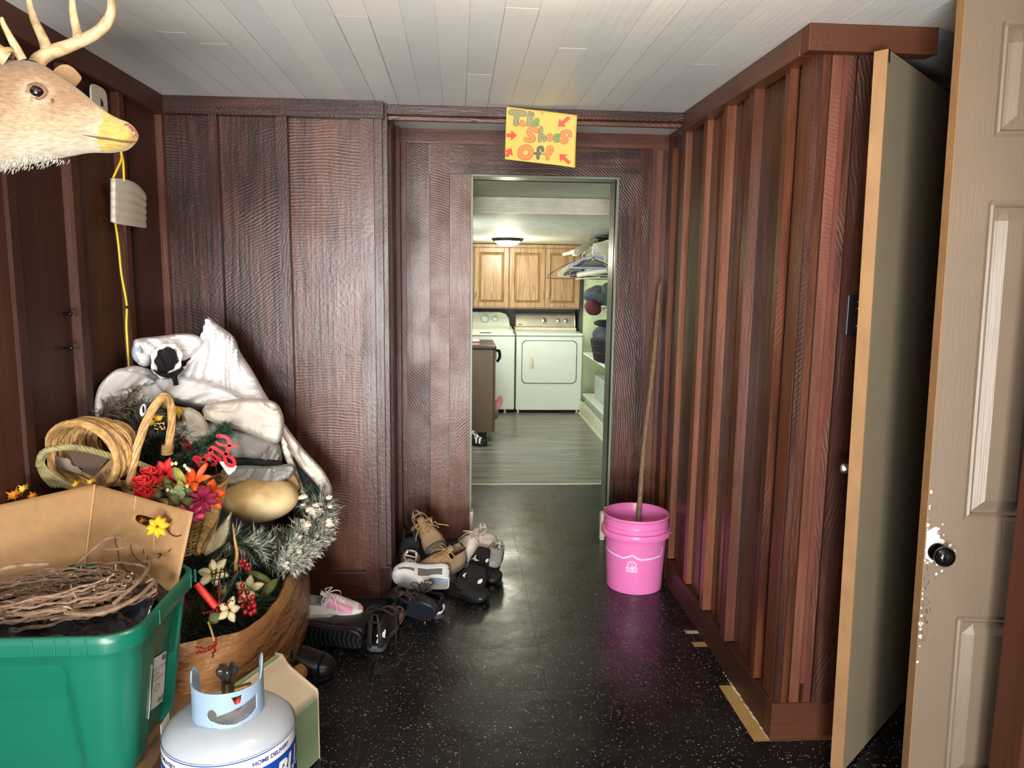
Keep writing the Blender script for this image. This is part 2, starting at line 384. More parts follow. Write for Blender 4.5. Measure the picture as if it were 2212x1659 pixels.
# closet interior and near right wall, front wall with the open doorway the light comes through
mb=MB()
for a,b in ((1.30,1.7),(1.7,2.0),(2.0,2.3)): bboard(mb,(0,3.0),(1,0),(0,-1),a,b,0,CEIL,0)
bboard(mb,(2.3,0),(0,1),(-1,0),-.2,3.0,0,CEIL,0); bboard(mb,(1.30,2.36),(0,1),(1,0),0,.66,0,2.2,0)
struct('wall_closet',mb,[WOODL])
mb=MB()
bboard(mb,(0,1.70),(1,0),(0,-1),1.425,1.52,0,CEIL,.0,back=.10); bboard(mb,(0,1.70),(1,0),(0,-1),1.44,1.49,0,CEIL,.016)
for a,b in zip([-1.7,-1.3,-.9,-.5,-.1,.3,.7,1.1,1.4],[-1.3,-.9,-.5,-.1,.3,.7,1.1,1.4,1.70]): bboard(mb,(1.46,0),(0,1),(-1,0),a,b-.002,0,CEIL,0)
struct('wall_right_near',mb,[WOODL])
mb=MB()
for a,b,z0,z1 in ((-1.33,-1.1,0,CEIL),(.55,1.5,0,CEIL),(-1.1,.55,2.0,CEIL)): bboard(mb,(0,-1.48),(1,0),(0,1),a,b,z0,z1,0)
struct('wall_front',mb,[BATT])
mb=MB()
for a,b in (((-1.14,-1.46,0),(-1.10,-1.40,2.04)),((.55,-1.46,0),(.59,-1.40,2.04)),((-1.14,-1.46,2.0),(.59,-1.40,2.04))): mb.box(a,b)
struct('door_1',mb,[CREAM],bevel=.003)
# --- ceiling of narrow painted boards
m,t,b=nt('painted_ceiling'); N=t.nodes; L=t.links
at_=N.new('ShaderNodeAttribute'); at_.attribute_name='rnd'; sp=N.new('ShaderNodeSeparateXYZ'); L.new(at_.outputs['Vector'],sp.inputs[0])
tc=N.new('ShaderNodeTexCoord'); nz=N.new('ShaderNodeTexNoise'); nz.inputs['Scale'].default_value=2.5; nz.inputs['Detail'].default_value=6; L.new(tc.outputs['Object'],nz.inputs['Vector'])
ad=N.new('ShaderNodeMath'); ad.operation='MULTIPLY_ADD'; L.new(sp.outputs[0],ad.inputs[0]); ad.inputs[1].default_value=.45; L.new(nz.outputs['Fac'],ad.inputs[2])
cr=N.new('ShaderNodeValToRGB'); cr.color_ramp.elements[0].color=(*srgb(212,216,216),1); cr.color_ramp.elements[1].color=(*srgb(230,231,227),1); cr.color_ramp.elements[0].position=.4; cr.color_ramp.elements[1].position=1.0
L.new(ad.outputs[0],cr.inputs[0]); L.new(cr.outputs[0],b.inputs['Base Color']); b.inputs['Roughness'].default_value=.42
mp=N.new('ShaderNodeMapping'); mp.inputs['Scale'].default_value=(60,3,10); L.new(tc.outputs['Object'],mp.inputs[0])
n2=N.new('ShaderNodeTexNoise'); n2.inputs['Scale'].default_value=1; n2.inputs['Detail'].default_value=4; L.new(mp.outputs[0],n2.inputs['Vector'])
n3=N.new('ShaderNodeTexNoise'); n3.inputs['Scale'].default_value=14; L.new(tc.outputs['Object'],n3.inputs['Vector'])
a2=N.new('ShaderNodeMath'); a2.operation='ADD'; L.new(n2.outputs['Fac'],a2.inputs[0]); L.new(n3.outputs['Fac'],a2.inputs[1])
bp=N.new('ShaderNodeBump'); bp.inputs['Strength'].default_value=.35; bp.inputs['Distance'].default_value=.003; L.new(a2.outputs[0],bp.inputs['Height']); L.new(bp.outputs[0],b.inputs['Normal'])
CEILM=m
mb=MB(); x=-1.34; rr=random.Random(3)
while x<2.3:
    w=.098; y=-1.5
    while y<3.62:
        y2=min(3.62,y+rr.uniform(1.0,3.2)); 
        if 3.62-y2<.3: y2=3.62
        g=rr.choice([.0004,.0008,.0016,.003]); dz=rr.uniform(0,.0006)
        mb.box((x+g/2,y+.0002,CEIL+dz),(x+w-g/2,y2-.0002,CEIL+.02),0,(rr.random(),rr.random(),rr.random())); y=y2
    x+=w
mb.box((-1.34,-1.5,CEIL+.02),(2.35,3.66,CEIL+.03),0,(.2,.2,.2))
mb.box((-.34,3.64,2.322),(1.2,4.40,2.34),0,(.5,.5,.5))
struct('ceiling',mb,[CEILM])
# --- floor: black flecked vinyl tiles over tan subfloor
m,t,b=nt('black_vinyl_tile'); N=t.nodes; L=t.links
tc=N.new('ShaderNodeTexCoord'); mp=N.new('ShaderNodeMapping'); mp.inputs['Scale'].default_value=(1,1,1); L.new(tc.outputs['Object'],mp.inputs[0])
wn=N.new('ShaderNodeTexNoise'); wn.inputs['Scale'].default_value=25; L.new(mp.outputs[0],wn.inputs['Vector'])
mxv=N.new('ShaderNodeMix'); mxv.data_type='VECTOR'; mxv.inputs[0].default_value=.035; L.new(mp.outputs[0],mxv.inputs[4]); L.new(wn.outputs['Color'],mxv.inputs[5])
def flecks(scale,thr,den):
    v=N.new('ShaderNodeTexVoronoi'); v.inputs['Scale'].default_value=scale; L.new(mxv.outputs[1],v.inputs['Vector'])
    a=N.new('ShaderNodeMath'); a.operation='LESS_THAN'; a.inputs[1].default_value=thr; L.new(v.outputs['Distance'],a.inputs[0])
    s=N.new('ShaderNodeSeparateXYZ'); L.new(v.outputs['Color'],s.inputs[0])
    g=N.new('ShaderNodeMath'); g.operation='GREATER_THAN'; g.inputs[1].default_value=den; L.new(s.outputs[0],g.inputs[0])
    q=N.new('ShaderNodeMath'); q.operation='MULTIPLY'; L.new(a.outputs[0],q.inputs[0]); L.new(g.outputs[0],q.inputs[1]); 
    q2=N.new('ShaderNodeMath'); q2.operation='MULTIPLY'; L.new(q.outputs[0],q2.inputs[0]); L.new(s.outputs[1],q2.inputs[1]); return q2.outputs[0]
f1=flecks(120,.26,.60); f2=flecks(55,.16,.72)
sm=N.new('ShaderNodeMath'); sm.operation='ADD'; sm.use_clamp=True; L.new(f1,sm.inputs[0]); L.new(f2,sm.inputs[1])
dn=N.new('ShaderNodeTexNoise'); dn.inputs['Scale'].default_value=3; dn.inputs['Detail'].default_value=7; L.new(tc.outputs['Object'],dn.inputs['Vector'])
cr=N.new('ShaderNodeValToRGB'); cr.color_ramp.elements[0].color=(*srgb(13,12,14),1); cr.color_ramp.elements[1].color=(*srgb(27,26,28),1); cr.color_ramp.elements[0].position=.35; cr.color_ramp.elements[1].position=.75; L.new(dn.outputs['Fac'],cr.inputs[0])
mx=N.new('ShaderNodeMix'); mx.data_type='RGBA'; L.new(sm.outputs[0],mx.inputs[0]); L.new(cr.outputs[0],mx.inputs[6]); mx.inputs[7].default_value=(*srgb(178,172,160),1)
L.new(mx.outputs[2],b.inputs['Base Color'])
rz=N.new('ShaderNodeMapRange'); rz.inputs[1].default_value=.3; rz.inputs[2].default_value=.7; rz.inputs[3].default_value=.20; rz.inputs[4].default_value=.42; L.new(dn.outputs['Fac'],rz.inputs[0]); L.new(rz.outputs[0],b.inputs['Roughness'])
b3=N.new('ShaderNodeTexNoise'); b3.inputs['Scale'].default_value=7; b3.inputs['Detail'].default_value=3; L.new(tc.outputs['Object'],b3.inputs['Vector'])
bp=N.new('ShaderNodeBump'); bp.inputs['Strength'].default_value=.30; bp.inputs['Distance'].default_value=.008; L.new(b3.outputs['Fac'],bp.inputs['Height']); L.new(bp.outputs[0],b.inputs['Normal'])
b.inputs['Specular IOR Level'].default_value=.46
TILE=m
SUBF=mat('bare_subfloor',srgb(150,118,66),.7,col2=srgb(176,146,92),scale=9,detail=8,bump=.5)
GLUE=mat('pale_tile_backing',srgb(190,176,150),.7,bump=.5,var=.2)
mb=MB(); TZ=0.0; tw=.33
for i in range(-7,6):
    for j in range(-14,9):
        x0=1.0+tw*(i-1); x1=x0+tw; y0=3.017+tw*(j-1)+.0; y1=y0+tw
        if y0>5.5 or x0>2.3: continue
        y1=min(y1,5.52)
        if .99<x0<1.1:   # strip along the right wall, partly missing
            for (a,c) in ((y0,y1),):
                if a<2.35 and c>2.3: mb.box((x0,a,-.003),(x1,2.325,TZ)); continue
                if 2.30<a<2.66: continue
                if 2.65<a<2.98: mb.box((x0+.001,a,-.003),(1.07,a+.30,TZ)); continue
                if 2.98<a<3.3: mb.box((x0+.001,a+.02,-.003),(1.07,a+.09,TZ)); mb.box((x0+.001,a+.13,-.003),(1.1,c,TZ)); continue
                mb.box((x0+.0006,a+.0006,-.003),(x1,c,TZ))
            continue
        mb.box((x0+.0005,y0+.0005,-.003),(x1-.0005,y1-.0005,TZ))
mb.box((-1.34,-1.6,-.03),(2.35,5.55,-.0035),1)
mb.box((1.002,2.96,-.003),(1.06,2.975,-.0012),2); mb.box((1.01,3.09,-.003),(1.06,3.135,-.0012),2)
for k in range(16):
    y=2.36+k*.028+random.uniform(-.01,.01); mb.ball((1.054+random.uniform(-.003,.003),y,-.002),(random.uniform(.002,.006),random.uniform(.012,.03),.003),2,n=7,m=4)
struct('floor',mb,[TILE,SUBF,GLUE])
# ================================================================== LAUNDRY ROOM SHELL
LW_=mat('laundry_green_white_wall',srgb(196,208,172),.55,bump=.2,bscale=120)
LD=mat('laundry_dark_wall',srgb(74,78,70),.5,bump=.2,var=.25,scale=6,stretch=(6,6,1))
LC=mat('stippled_ceiling',srgb(196,196,178),.6,bump=.8,bscale=70,bdist=.006)
mb=MB(); mb.box((1.78,4.56,0),(1.82,9.3,2.1)); struct('wall_laundry_right',mb,[LW_])
mb=MB(); mb.box((-.66,4.56,0),(-.62,9.3,2.1)); struct('wall_laundry_left',mb,[LW_])
mb=MB(); mb.box((-.66,9.2,0),(1.40,9.24,2.1)); mb.box((1.44,8.78,0),(1.82,8.82,2.1),1); mb.box((1.40,8.80,0),(1.44,9.24,2.1)); struct('wall_laundry_back',mb,[LD,LW_])
mb=MB(); mb.box((-.66,4.54,0),(DX0-.013,4.57,2.1)); mb.box((DX1+.013,4.54,0),(1.82,4.57,2.1)); struct('wall_laundry_front',mb,[LW_])
mb=MB(); P=[(-.66,5.5,1.968),(1.82,5.5,1.968),(1.82,9.24,1.865),(-.66,9.24,1.865)]
mb.add(P+[(x,y,z+.03) for x,y,z in P],[(0,1,2,3),(4,7,6,5),(0,4,5,1),(2,6,7,3)]); mb.box((-.66,4.5,2.075),(1.82,5.5,2.10)); struct('ceiling_laundry',mb,[LC])
RIB=mat('cream_ribbed_trim',srgb(214,212,196),.4,bump=.05)
mb=MB(); mb.box((-.66,5.485,1.966),(1.82,5.50,2.075))
for k in range(6): mb.box((-.66,5.468,1.972+k*.0165),(1.82,5.486,1.981+k*.0165))
struct('trim_8',mb,[RIB],bevel=.002)
m,t,b=nt('grey_plank_floor'); N=t.nodes; L=t.links
at_=N.new('ShaderNodeAttribute'); at_.attribute_name='rnd'; tc=N.new('ShaderNodeTexCoord'); mp=N.new('ShaderNodeMapping'); mp.inputs['Scale'].default_value=(1.2,26,1); L.new(tc.outputs['Object'],mp.inputs[0])
va=N.new('ShaderNodeVectorMath'); L.new(mp.outputs[0],va.inputs[0]); vs=N.new('ShaderNodeVectorMath'); vs.operation='SCALE'; vs.inputs['Scale'].default_value=40; L.new(at_.outputs['Vector'],vs.inputs[0]); L.new(vs.outputs[0],va.inputs[1])
nz=N.new('ShaderNodeTexNoise'); nz.inputs['Scale'].default_value=1.5; nz.inputs['Detail'].default_value=7; L.new(va.outputs[0],nz.inputs['Vector'])
cr=N.new('ShaderNodeValToRGB'); cr.color_ramp.elements[0].position=.3; cr.color_ramp.elements[1].position=.7; cr.color_ramp.elements[0].color=(*srgb(70,68,62),1); cr.color_ramp.elements[1].color=(*srgb(150,146,134),1)
L.new(nz.outputs['Fac'],cr.inputs[0]); L.new(cr.outputs[0],b.inputs['Base Color']); b.inputs['Roughness'].default_value=.28
PLK=m
mb=MB(); y=5.53; r2=random.Random(5)
while y<9.2:
    x=-.66-r2.uniform(0,.9)
    while x<1.8:
        x2=x+1.2; mb.box((max(x,-.66),y,-.01),(min(x2,1.8)-.001,y+.149,.002),0,(r2.random(),r2.random(),r2.random())); x=x2
    y+=.15
mb.box((-.66,5.5,-.03),(1.82,9.25,-.009),0,(.1,.1,.1))
struct('floor_laundry',mb,[PLK])
mb=MB(); mb.box((-.6,5.505,0),(1.78,5.53,.006)); struct('trim_9',mb,[CREAM],bevel=.002)
# ================================================================== DOORS ON THE RIGHT
TAUPE=mat('taupe_door_paint',srgb(140,124,106),.38,bump=.5,bscale=1,stretch=(14,14,14),var=.06)
def grain_paint(name,col,horiz=False,rough=.36):
    m=mat(name,col,rough,bump=0,var=.05,scale=5); t=m.node_tree; N=t.nodes; L=t.links; b=N['Principled BSDF']
    tc=N.new('ShaderNodeTexCoord'); mp=N.new('ShaderNodeMapping'); mp.inputs['Scale'].default_value=(6,6,260) if horiz else (260,260,5)
    L.new(tc.outputs['Object'],mp.inputs[0]); n=N.new('ShaderNodeTexNoise'); n.inputs['Scale'].default_value=1; n.inputs['Detail'].default_value=4; L.new(mp.outputs[0],n.inputs['Vector'])
    bp=N.new('ShaderNodeBump'); bp.inputs['Strength'].default_value=.45; bp.inputs['Distance'].default_value=.0015; L.new(n.outputs['Fac'],bp.inputs['Height']); L.new(bp.outputs[0],b.inputs['Normal']); return m
TAUPEV=grain_paint('taupe_paint_vertical_grain',srgb(120,105,89))
MDF=mat('raw_fibreboard_edge',srgb(142,108,72),.6,bump=.2,scale=18,var=.12,stretch=(1,1,.5))
GREYD=mat('grey_flat_door_face',srgb(136,124,102),.55,bump=.05,var=.05)
CHIP=mat('chipped_white_primer',srgb(226,222,208),.6)
def flat_door(nm,label,P0,ang,w,h,t,z0,facemat):
    """door slab: local x along width from the free edge, local -y the face seen"""
    M=Matrix.Translation((P0[0],P0[1],z0))@Matrix.Rotation(radians(-1.7),4,'X')@Matrix.Rotation(ang,4,'Z')
    d=thing(nm,label,'door',M=M); return d
# panelled leaf in front
dA=flat_door('panel_door','taupe six-panel door with black round knob standing open nearest the camera',(1.276,1.906),radians(-6),.62,2.24,.038,.012,None)
mb=MB(); Wd,Hd,T=.62,2.262,.038
# face with moulded recessed panels, built as a grid of heights
def panel_h(x,z):
    best=0
    for (x0,x1,z0,z1) in PAN:
        if x0<x<x1 and z0<z<z1:
            e=min(x-x0,x1-x,z-z0,z1-z)
            if e<.010: best=-.004*e/.010
            elif e<.016: best=-.004+.003*(e-.010)/.006
            elif e<.022: best=-.001-.009*(e-.016)/.006
            elif e<.026: best=-.010
            elif e<.055: best=-.010+.010*(e-.026)/.029
            else: best=0
    return best
PAN=[(.095,.285,1.90,2.19),(.095,.285,.89,1.745),(.095,.285,.13,.62),(.345,.535,1.90,2.19),(.345,.535,.89,1.745),(.345,.535,.13,.62)]
xs=sorted(set([0,Wd]+[p[0]+e for p in PAN for e in (0,.010,.016,.022,.026,.055)]+[p[1]-e for p in PAN for e in (0,.010,.016,.022,.026,.055)]))
zs=sorted(set([0,Hd]+[p[2]+e for p in PAN for e in (0,.010,.016,.022,.026,.055)]+[p[3]-e for p in PAN for e in (0,.010,.016,.022,.026,.055)]))
G=[[V((x,-panel_h(x,z),z)) for x in xs] for z in zs]
mb.grid(G,0,smooth=False)
mb.add([(0,T,0),(Wd,T,0),(Wd,T,Hd),(0,T,Hd),(0,0,0),(Wd,0,0),(Wd,0,Hd),(0,0,Hd)],[(1,0,3,2),(4,5,1,0),(5,6,2,1),(6,7,3,2)])
build('door_slab',mb,[TAUPEV],dA,local=True)
mb=MB(); mb.box((-.0025,-.0003,0),(-.0002,T,Hd)); build('raw_edge',mb,[MDF],dA,local=True,label='raw orange-brown fibreboard edge')
mb=MB(); rg=random.Random(11)
for k in range(90):   # chipped paint round the knob and along the edge
    a=rg.uniform(0,2*pi); r=abs(rg.gauss(0,.028)); x=.027+r*cos(a)*1.1; z=.815+r*sin(a)*1.5
    if k>62: x=rg.uniform(0,.004); z=rg.uniform(.45,1.0)
    if x<.001: x=.001+rg.random()*.004
    s=rg.uniform(.001,.004)*(1.0 if r>.02 else 1.7); n=6
    mb.add([(x+cos(2*pi*q/n)*s*rg.uniform(.6,1.2),-.0006,z+sin(2*pi*q/n)*s*rg.uniform(.7,1.5)) for q in range(n)],[tuple(range(n))])
pts=[(.0008+.020*(1+.3*sin(5*a))*max(0,cos(a)) if cos(a)<0 else .004+.040*(1+.22*sin(7*a))*cos(a),-.0008,.82+.048*(1+.2*cos(6*a))*sin(a)) for a in [2*pi*k/40 for k in range(40)]]
mb.add(pts,[tuple(range(40))])
build('chipped_paint',mb,[CHIP],dA,local=True,label='white chipped patch around the knob')
SOOT=mat('grubby_wear',srgb(88,78,66),.5,var=.3)
mb=MB()
for k in range(70):
    x=abs(rg.gauss(0,.012))+.001; z=rg.uniform(.54,.76); s=rg.uniform(.001,.003)
    mb.add([(x,-.0005,z),(x+s,-.0005,z+s*.5),(x+s*.8,-.0005,z+s*4),(x,-.0005,z+s*3)],[(0,1,2,3)])
build('wear_marks',mb,[SOOT],dA,local=True)
mb=MB(); Tk=Matrix.Translation((.032,0,.80))@Matrix.Rotation(radians(90),4,'X')
mb.lathe([(0,.004),(.024,.004),(.026,0)],n=24,T=Tk); mb.lathe([(.010,.003),(.009,.016),(.014,.022),(.023,.028),(.0275,.037),(.027,.046),(.020,.054),(.010,.057),(0,.058)],n=32,T=Tk)
KNOB=mat('black_glossy_knob',srgb(12,12,14),.12,bump=0)
build('knob',mb,[KNOB],dA,local=True)
# flat leaf behind
dB=flat_door('flush_door','flat grey-green door with raw fibreboard edge standing between wall and panelled door',(1.209,2.134),radians(42.5),.50,2.16,.04,.015,None)
mb=MB(); mb.box((0,.0,0),(.62,.038,2.175)); 
# notch for the missing latch plate at the top
build('door_slab',mb,[GREYD],dB,local=True,bevel=.0015)
mb=MB(); mb.box((-.003,.0,0),(-.0003,.038,2.175)); build('raw_edge',mb,[MDF],dB,local=True,label='raw tan fibreboard edge')
mb=MB(); mb.box((.002,-.0015,2.14),(.012,.0,2.176)); build('pivot_plate',mb,[BLACKPL],dB,local=True)
mb=MB(); Tk=Matrix.Translation((.035,.038,.955))@Matrix.Rotation(radians(-90),4,'X'); mb.lathe([(0,0),(.012,.001),(.009,.010),(.017,.018),(.019,.026),(.012,.034),(0,.036)],n=24,T=Tk)
STEEL=mat('brushed_steel',srgb(190,190,188),.25,metal=1,bump=.02)
build('knob',mb,[STEEL],dB,local=True)
# switch plate on the short wall
sw=thing('switch_plate','black blank wall plate on the dark boards beside the grey door','wall plate',(1.245,2.34,1.435))
mb=MB(); mb.box((1.213,2.326,1.372),(1.277,2.333,1.498)); build('plate',mb,[BLACKPL],sw,bevel=.002)
mb=MB(); [mb.ball((1.245,2.3255,z),.003,n=8,m=5) for z in (1.40,1.455,1.475)]; build_each('screw',mb,[STEEL],sw)

# ================================================================== CEILING LAMP (just above the frame)
WARM=mat('lit_warm_glass',(1,.9,.7),.3,bump=0,emit=(1,.72,.42,5))
cl=thing('ceiling_light','small bare glass ceiling lamp on the white boards','ceiling light',(.24,1.62,CEIL))
mb=MB(); mb.lathe([(0,CEIL-.001),(.07,CEIL-.001),(.07,CEIL-.02),(.05,CEIL-.035),(0,CEIL-.035)],(.24,1.62,0),n=32); build('base',mb,[CREAM],cl)
mb=MB(); mb.ball((.24,1.62,CEIL-.075),(.042,.042,.045)); build('bulb',mb,[WARM],cl)
l=lamp('ceiling_light_glow',(.24,1.62,CEIL-.16),21,(1,.80,.58),.04)

# ================================================================== PINK BUCKET AND BROOM HANDLE
PINK=mat('pink_plastic',srgb(230,122,188),.32,bump=.05,var=.03,sss=.05)
PWH=mat('pale_print',srgb(238,214,244),.4,bump=0)
BX,BY=.893,3.655
bk=thing('bucket','pink plastic bucket with white logo standing at the right side of the doorway','bucket',(BX,BY,0))
def brad(z): return .136+(.158-.136)*z/.38
mb=MB()
prof=[(0,.006),(.125,.006),(.130,.0),(.136,.001),(.1375,.006)]+[(brad(z),z) for z in (.03,.1,.18,.26)]+[(.1525,.275),(.171,.276),(.173,.280),(.173,.302),(.171,.306),(.156,.307),(.157,.33),(.1605,.333),(.1605,.338),(.1575,.342),(.158,.362),(.162,.366),(.163,.374),(.160,.379),(.156,.378),(.153,.37),(.150,.30),(.143,.15),(.130,.012),(0,.012)]
mb.lathe(prof,(BX,BY,0),n=72); build('bucket_body',mb,[PINK],bk)
def bsurf(s,z,e=.0008):   # s metres along the front from the axis facing the camera
    r=brad(z)+e; a0=atan2(-BY,-BX)+.0; a=a0+s/r; return V((BX+r*cos(a),BY+r*sin(a),z))
mb=MB()
zig=[(-.30,.205),(-.25,.208),(-.045,.186),(-.030,.190),(0,.2055),(.034,.186),(.05,.184),(.16,.190),(.175,.215),(.176,.23)]
zz=[]; 
for p,q in zip(zig,zig[1:]):
    n=max(2,int(abs(q[0]-p[0])/.008)); zz+=[(p[0]+(q[0]-p[0])*k/n,p[1]+(q[1]-p[1])*k/n) for k in range(n)]
zz.append(zig[-1]); sh=-.012
vs,fs=ribbon(zz,.0085); mb.add([bsurf(p.x+sh,p.y) for p in vs],fs)
build('stripe',mb,[PWH],bk)
mb=MB()
def seg2(pts,w,mb_,fn,mat_=0,closed=False):
    z=[]
    for p,q in zip(pts,pts[1:]+([pts[0]] if closed else [])):
        n=3; z+=[(p[0]+(q[0]-p[0])*k/n,p[1]+(q[1]-p[1])*k/n) for k in range(n)]
    if not closed: z.append(pts[-1])
    vs,fs=ribbon(z,w,closed); mb_.add([fn(p.x,p.y) for p in vs],fs,mat_)
fl=lambda x,y: bsurf(x+sh,y+.155)
seg2([(-.0195,-.008),(-.0195,.009),(0,.020),(.0195,.009),(.0195,-.008),(-.006,-.008)],.0052,mb,fl)
mb.add([fl(x,y) for x,y in ((-.009,.003),(-.005,.006),(-.002,.009),(.002,.009),(.005,.006),(.008,.003))],[(0,1,2,3,4,5)])
text_mb(mb,'PROJECT',.0145,lambda x,y:bsurf(x+sh,y+.1365),bold=.0008); text_mb(mb,'SOURCE',.0145,lambda x,y:bsurf(x+sh,y+.1225),bold=.0008)
build('logo',mb,[PWH],bk,label='white printed house logo with two words below')
mb=MB(); a0=radians(168)
mb.tube([V((BX+.176*cos(a),BY+.176*sin(a),.292-.05*sin(abs(a-radians(-20))*1)**2)) for a in [radians(-22+d*6) for d in range(0,4)]],.002,6); mb.ball((BX+.174,BY-.01,.29),.006,n=8,m=6)
build('handle',mb,[STEEL],bk)
STICK=mat('weathered_stick',srgb(122,98,72),.6,stretch=(8,8,.6),scale=14,var=.35,bump=.4,bscale=40)
mb=MB(); Bp=at(1427,612,Y=4.27); A2=V((.868,3.60,.022)); D=Bp-A2
mb.tube([A2+(Bp-A2)*k/12+V((.004*sin(k*.9),.003*cos(k*1.3),0)) for k in range(13)],[.0135]*12+[.011],12)
tag(build('broom_handle',mb,[STICK],loc=A2),'long wooden stick standing in the pink bucket and leaning on the wall','stick')

# ================================================================== SIGN
PAPER=mat('yellow_paper',srgb(212,188,92),.6,var=.03,bump=.1,bscale=6,bdist=.004)
SX0,SZ0=.367,2.153; SR=.157; SH=.113
def sgn(u,v,e=.0):   # u,v in -1..1 over the sheet
    x=SX0+u*SR+.002*v; z=SZ0+v*SH-.0125*u-.006*u*abs(u)*(.4 if u>0 else 0)-.004*(u>0)*u*u
    y=3.545-.018*u*u*(1 if u>0 else .5)-.010*v*v-.004; return V((x,y-e,z))
sg=thing('handwritten_sign','yellow paper sign in coloured marker pinned to the beam above the doorway','sign',(SX0,3.545,2.04))
mb=MB(); mb.grid([[sgn(u/12,v/10) for u in range(-12,13)] for v in range(-10,11)]); build('paper',mb,[PAPER],sg,solid=.0006)
OR_=mat('orange_marker',srgb(226,138,78),.6,bump=0,var=.1); GRN=mat('green_marker',srgb(92,160,84),.6,bump=0); GRY=mat('grey_marker',srgb(150,146,104),.6,bump=0,var=.12); BLK=mat('dark_grey_marker',srgb(96,104,92),.6,bump=0,var=.15); REDM=mat('red_marker',srgb(218,80,56),.6,bump=0,var=.1); OL=mat('marker_outline',srgb(110,88,62),.6,bump=0); 
# coordinates read off the sheet: (px in 2049x1659 crop) -> u,v
def uv_(x,y):
    # sheet corners in the crop: TL(335,195) TR(1800,375) BR(1755,1470) BL(300,1285)
    u=(x-(318 if True else 0))/(1776-318)*2-1; yt=195+(x-335)/1465*160; yb=1285+(x-300)/1455*185
    v=1-2*(y-yt)/(yb-yt); return (u,v)
def stroke(mb,pts,w,e=.0012,mat_=0,closed=False,n=5):
    P=smooth_pts([V((p[0],p[1],0)) for p in pts],n,closed) if len(pts)>2 else [V((p[0],p[1],0)) for p in pts]
    vs,fs=ribbon([(p.x,p.y) for p in P],w,closed)
    mb.add([sgn(*uv_(p.x,p.y),e) for p in vs],fs,mat_)
OO_=mat('rust_outline',srgb(176,84,40),.6,bump=0)
L_=[ ('T',GRY,[[(420,310),(550,320),(680,335)],[(545,330),(530,450),(525,540)]],[105,95]),
 ('a',OR_,[[(690,570),(655,500),(615,550),(640,560),(690,555)],[(640,490),(690,520),(705,575)]],[42,38]),
 ('k',GRY,[[(800,320),(790,450),(785,560)],[(870,340),(835,440),(800,470)],[(820,470),(860,520),(870,570)]],[62,50,50]),
 ('e',GRN,[[(925,510),(985,495),(970,455),(925,470),(915,520),(940,570),(985,560)]],[42]),
 ('S',OR_,[[(965,690),(900,650),(820,660),(800,720),(860,790),(900,850),(880,885),(790,885),(740,870)]],[82]),
 ('h',GRY,[[(1050,635),(1045,760),(1035,890)],[(1045,800),(1095,790),(1130,830),(1130,895)]],[66,48]),
 ('o',OR_,[[(1235,770),(1195,820),(1215,880),(1265,880),(1280,820),(1255,775)]],[44]),
 ('e',GRN,[[(1340,840),(1410,835),(1420,780),(1365,780),(1335,840),(1360,905),(1425,895)]],[46]),
 ('s',OR_,[[(1655,780),(1640,710),(1570,700),(1495,730),(1500,790),(1570,830),(1580,890),(1540,930),(1470,890)]],[62]),
 ('O',OR_,[[(745,1030),(650,1080),(630,1190),(690,1250),(800,1250),(860,1160),(830,1060)]],[92]),
 ('f',BLK,[[(1100,1110),(1080,1040),(1020,1050),(1005,1130),(1005,1270)],[(935,1170),(1060,1175)]],[52,34]),
 ('f',OR_,[[(1290,1120),(1280,1045),(1215,1050),(1205,1150),(1205,1285)],[(1130,1185),(1265,1190)]],[56,34])]
for nm,m_,strokes,ws in L_:
    mb=MB()
    for st,w in zip(strokes,ws):
        cl_=nm in('o','O')
        stroke(mb,st,w+20,.0011,1,cl_); stroke(mb,st,w,.0016,0,cl_)
    build('letter',mb,[m_,OL if m_ in(GRY,BLK) else OO_],sg)
for (tip,tail) in (((1395,600),(1620,400)),((560,785),(335,785)),((450,1050),(345,1235)),((1445,1185),(1665,1380))):
    mb=MB(); t=V(tip); q=V(tail); d=(t-q).normalized(); nrm=V((-d.y,d.x)); b_=t-d*130
    pts=[t,b_+nrm*112,b_+nrm*38,q+nrm*38,q-nrm*38,b_-nrm*38,b_-nrm*112]
    mb.add([sgn(*uv_(p.x,p.y),.0014) for p in pts],[(0,1,2),(2,3,4,5),(0,2,5),(0,5,6)]); build('arrow',mb,[REDM],sg)
mb=MB(); mb.ball(sgn(*uv_(1060,330),.004),(.004,.003,.004),n=12,m=8); build('pushpin',mb,[STEEL],sg)

# ================================================================== LEFT WALL FIXTURES
WHP=mat('off_white_plastic',srgb(206,198,182),.45,bump=.02,var=.03)
YEL=mat('yellow_cable_sheath',srgb(224,196,40),.4,bump=0)
# wifi router hung from its cable
RX=-1.235
rt=thing('wifi_router','wavy white router box hanging from a yellow cable on the left wall','router',(RX,3.06,1.66))
mb=MB(); P=[]
yl,yr=2.945,3.255
for k in range(31):   # vertical rows
    z=1.668+(1.848-1.668)*k/30; row=[]
    for j in range(25):
        s=j/24; t=k/30; q0=at(243+69*s,(480+12*s**.6+0*s)*(1-t)+(385+35*s**2.2)*t,X=-1.25); wv=sin(t*2*pi*5-1)
        row.append(V((q0.x+.010*sin(s*pi)+.0012*wv,q0.y+.0022*wv*(2*s-1),q0.z)))
    P.append(row)
mb.grid(P); build('shell',mb,[WHP],rt,solid=.016,bevel=.003)
mb=MB(); c=at(281,439,X=-1.229)
for dy,w in ((-.004,.0015),): mb.tube([c+V((.003,.004*cos(a),.004*sin(a))) for a in [k*pi/5 for k in range(9)]],.0006,5)
[mb.tube([c+V((.004,.007+.005*i,-.001)),c+V((.004,.010+.005*i,-.002))],.0006,5) for i in range(3)]
build('logo',mb,[mat('grey_print',srgb(150,146,138),.5)],rt)
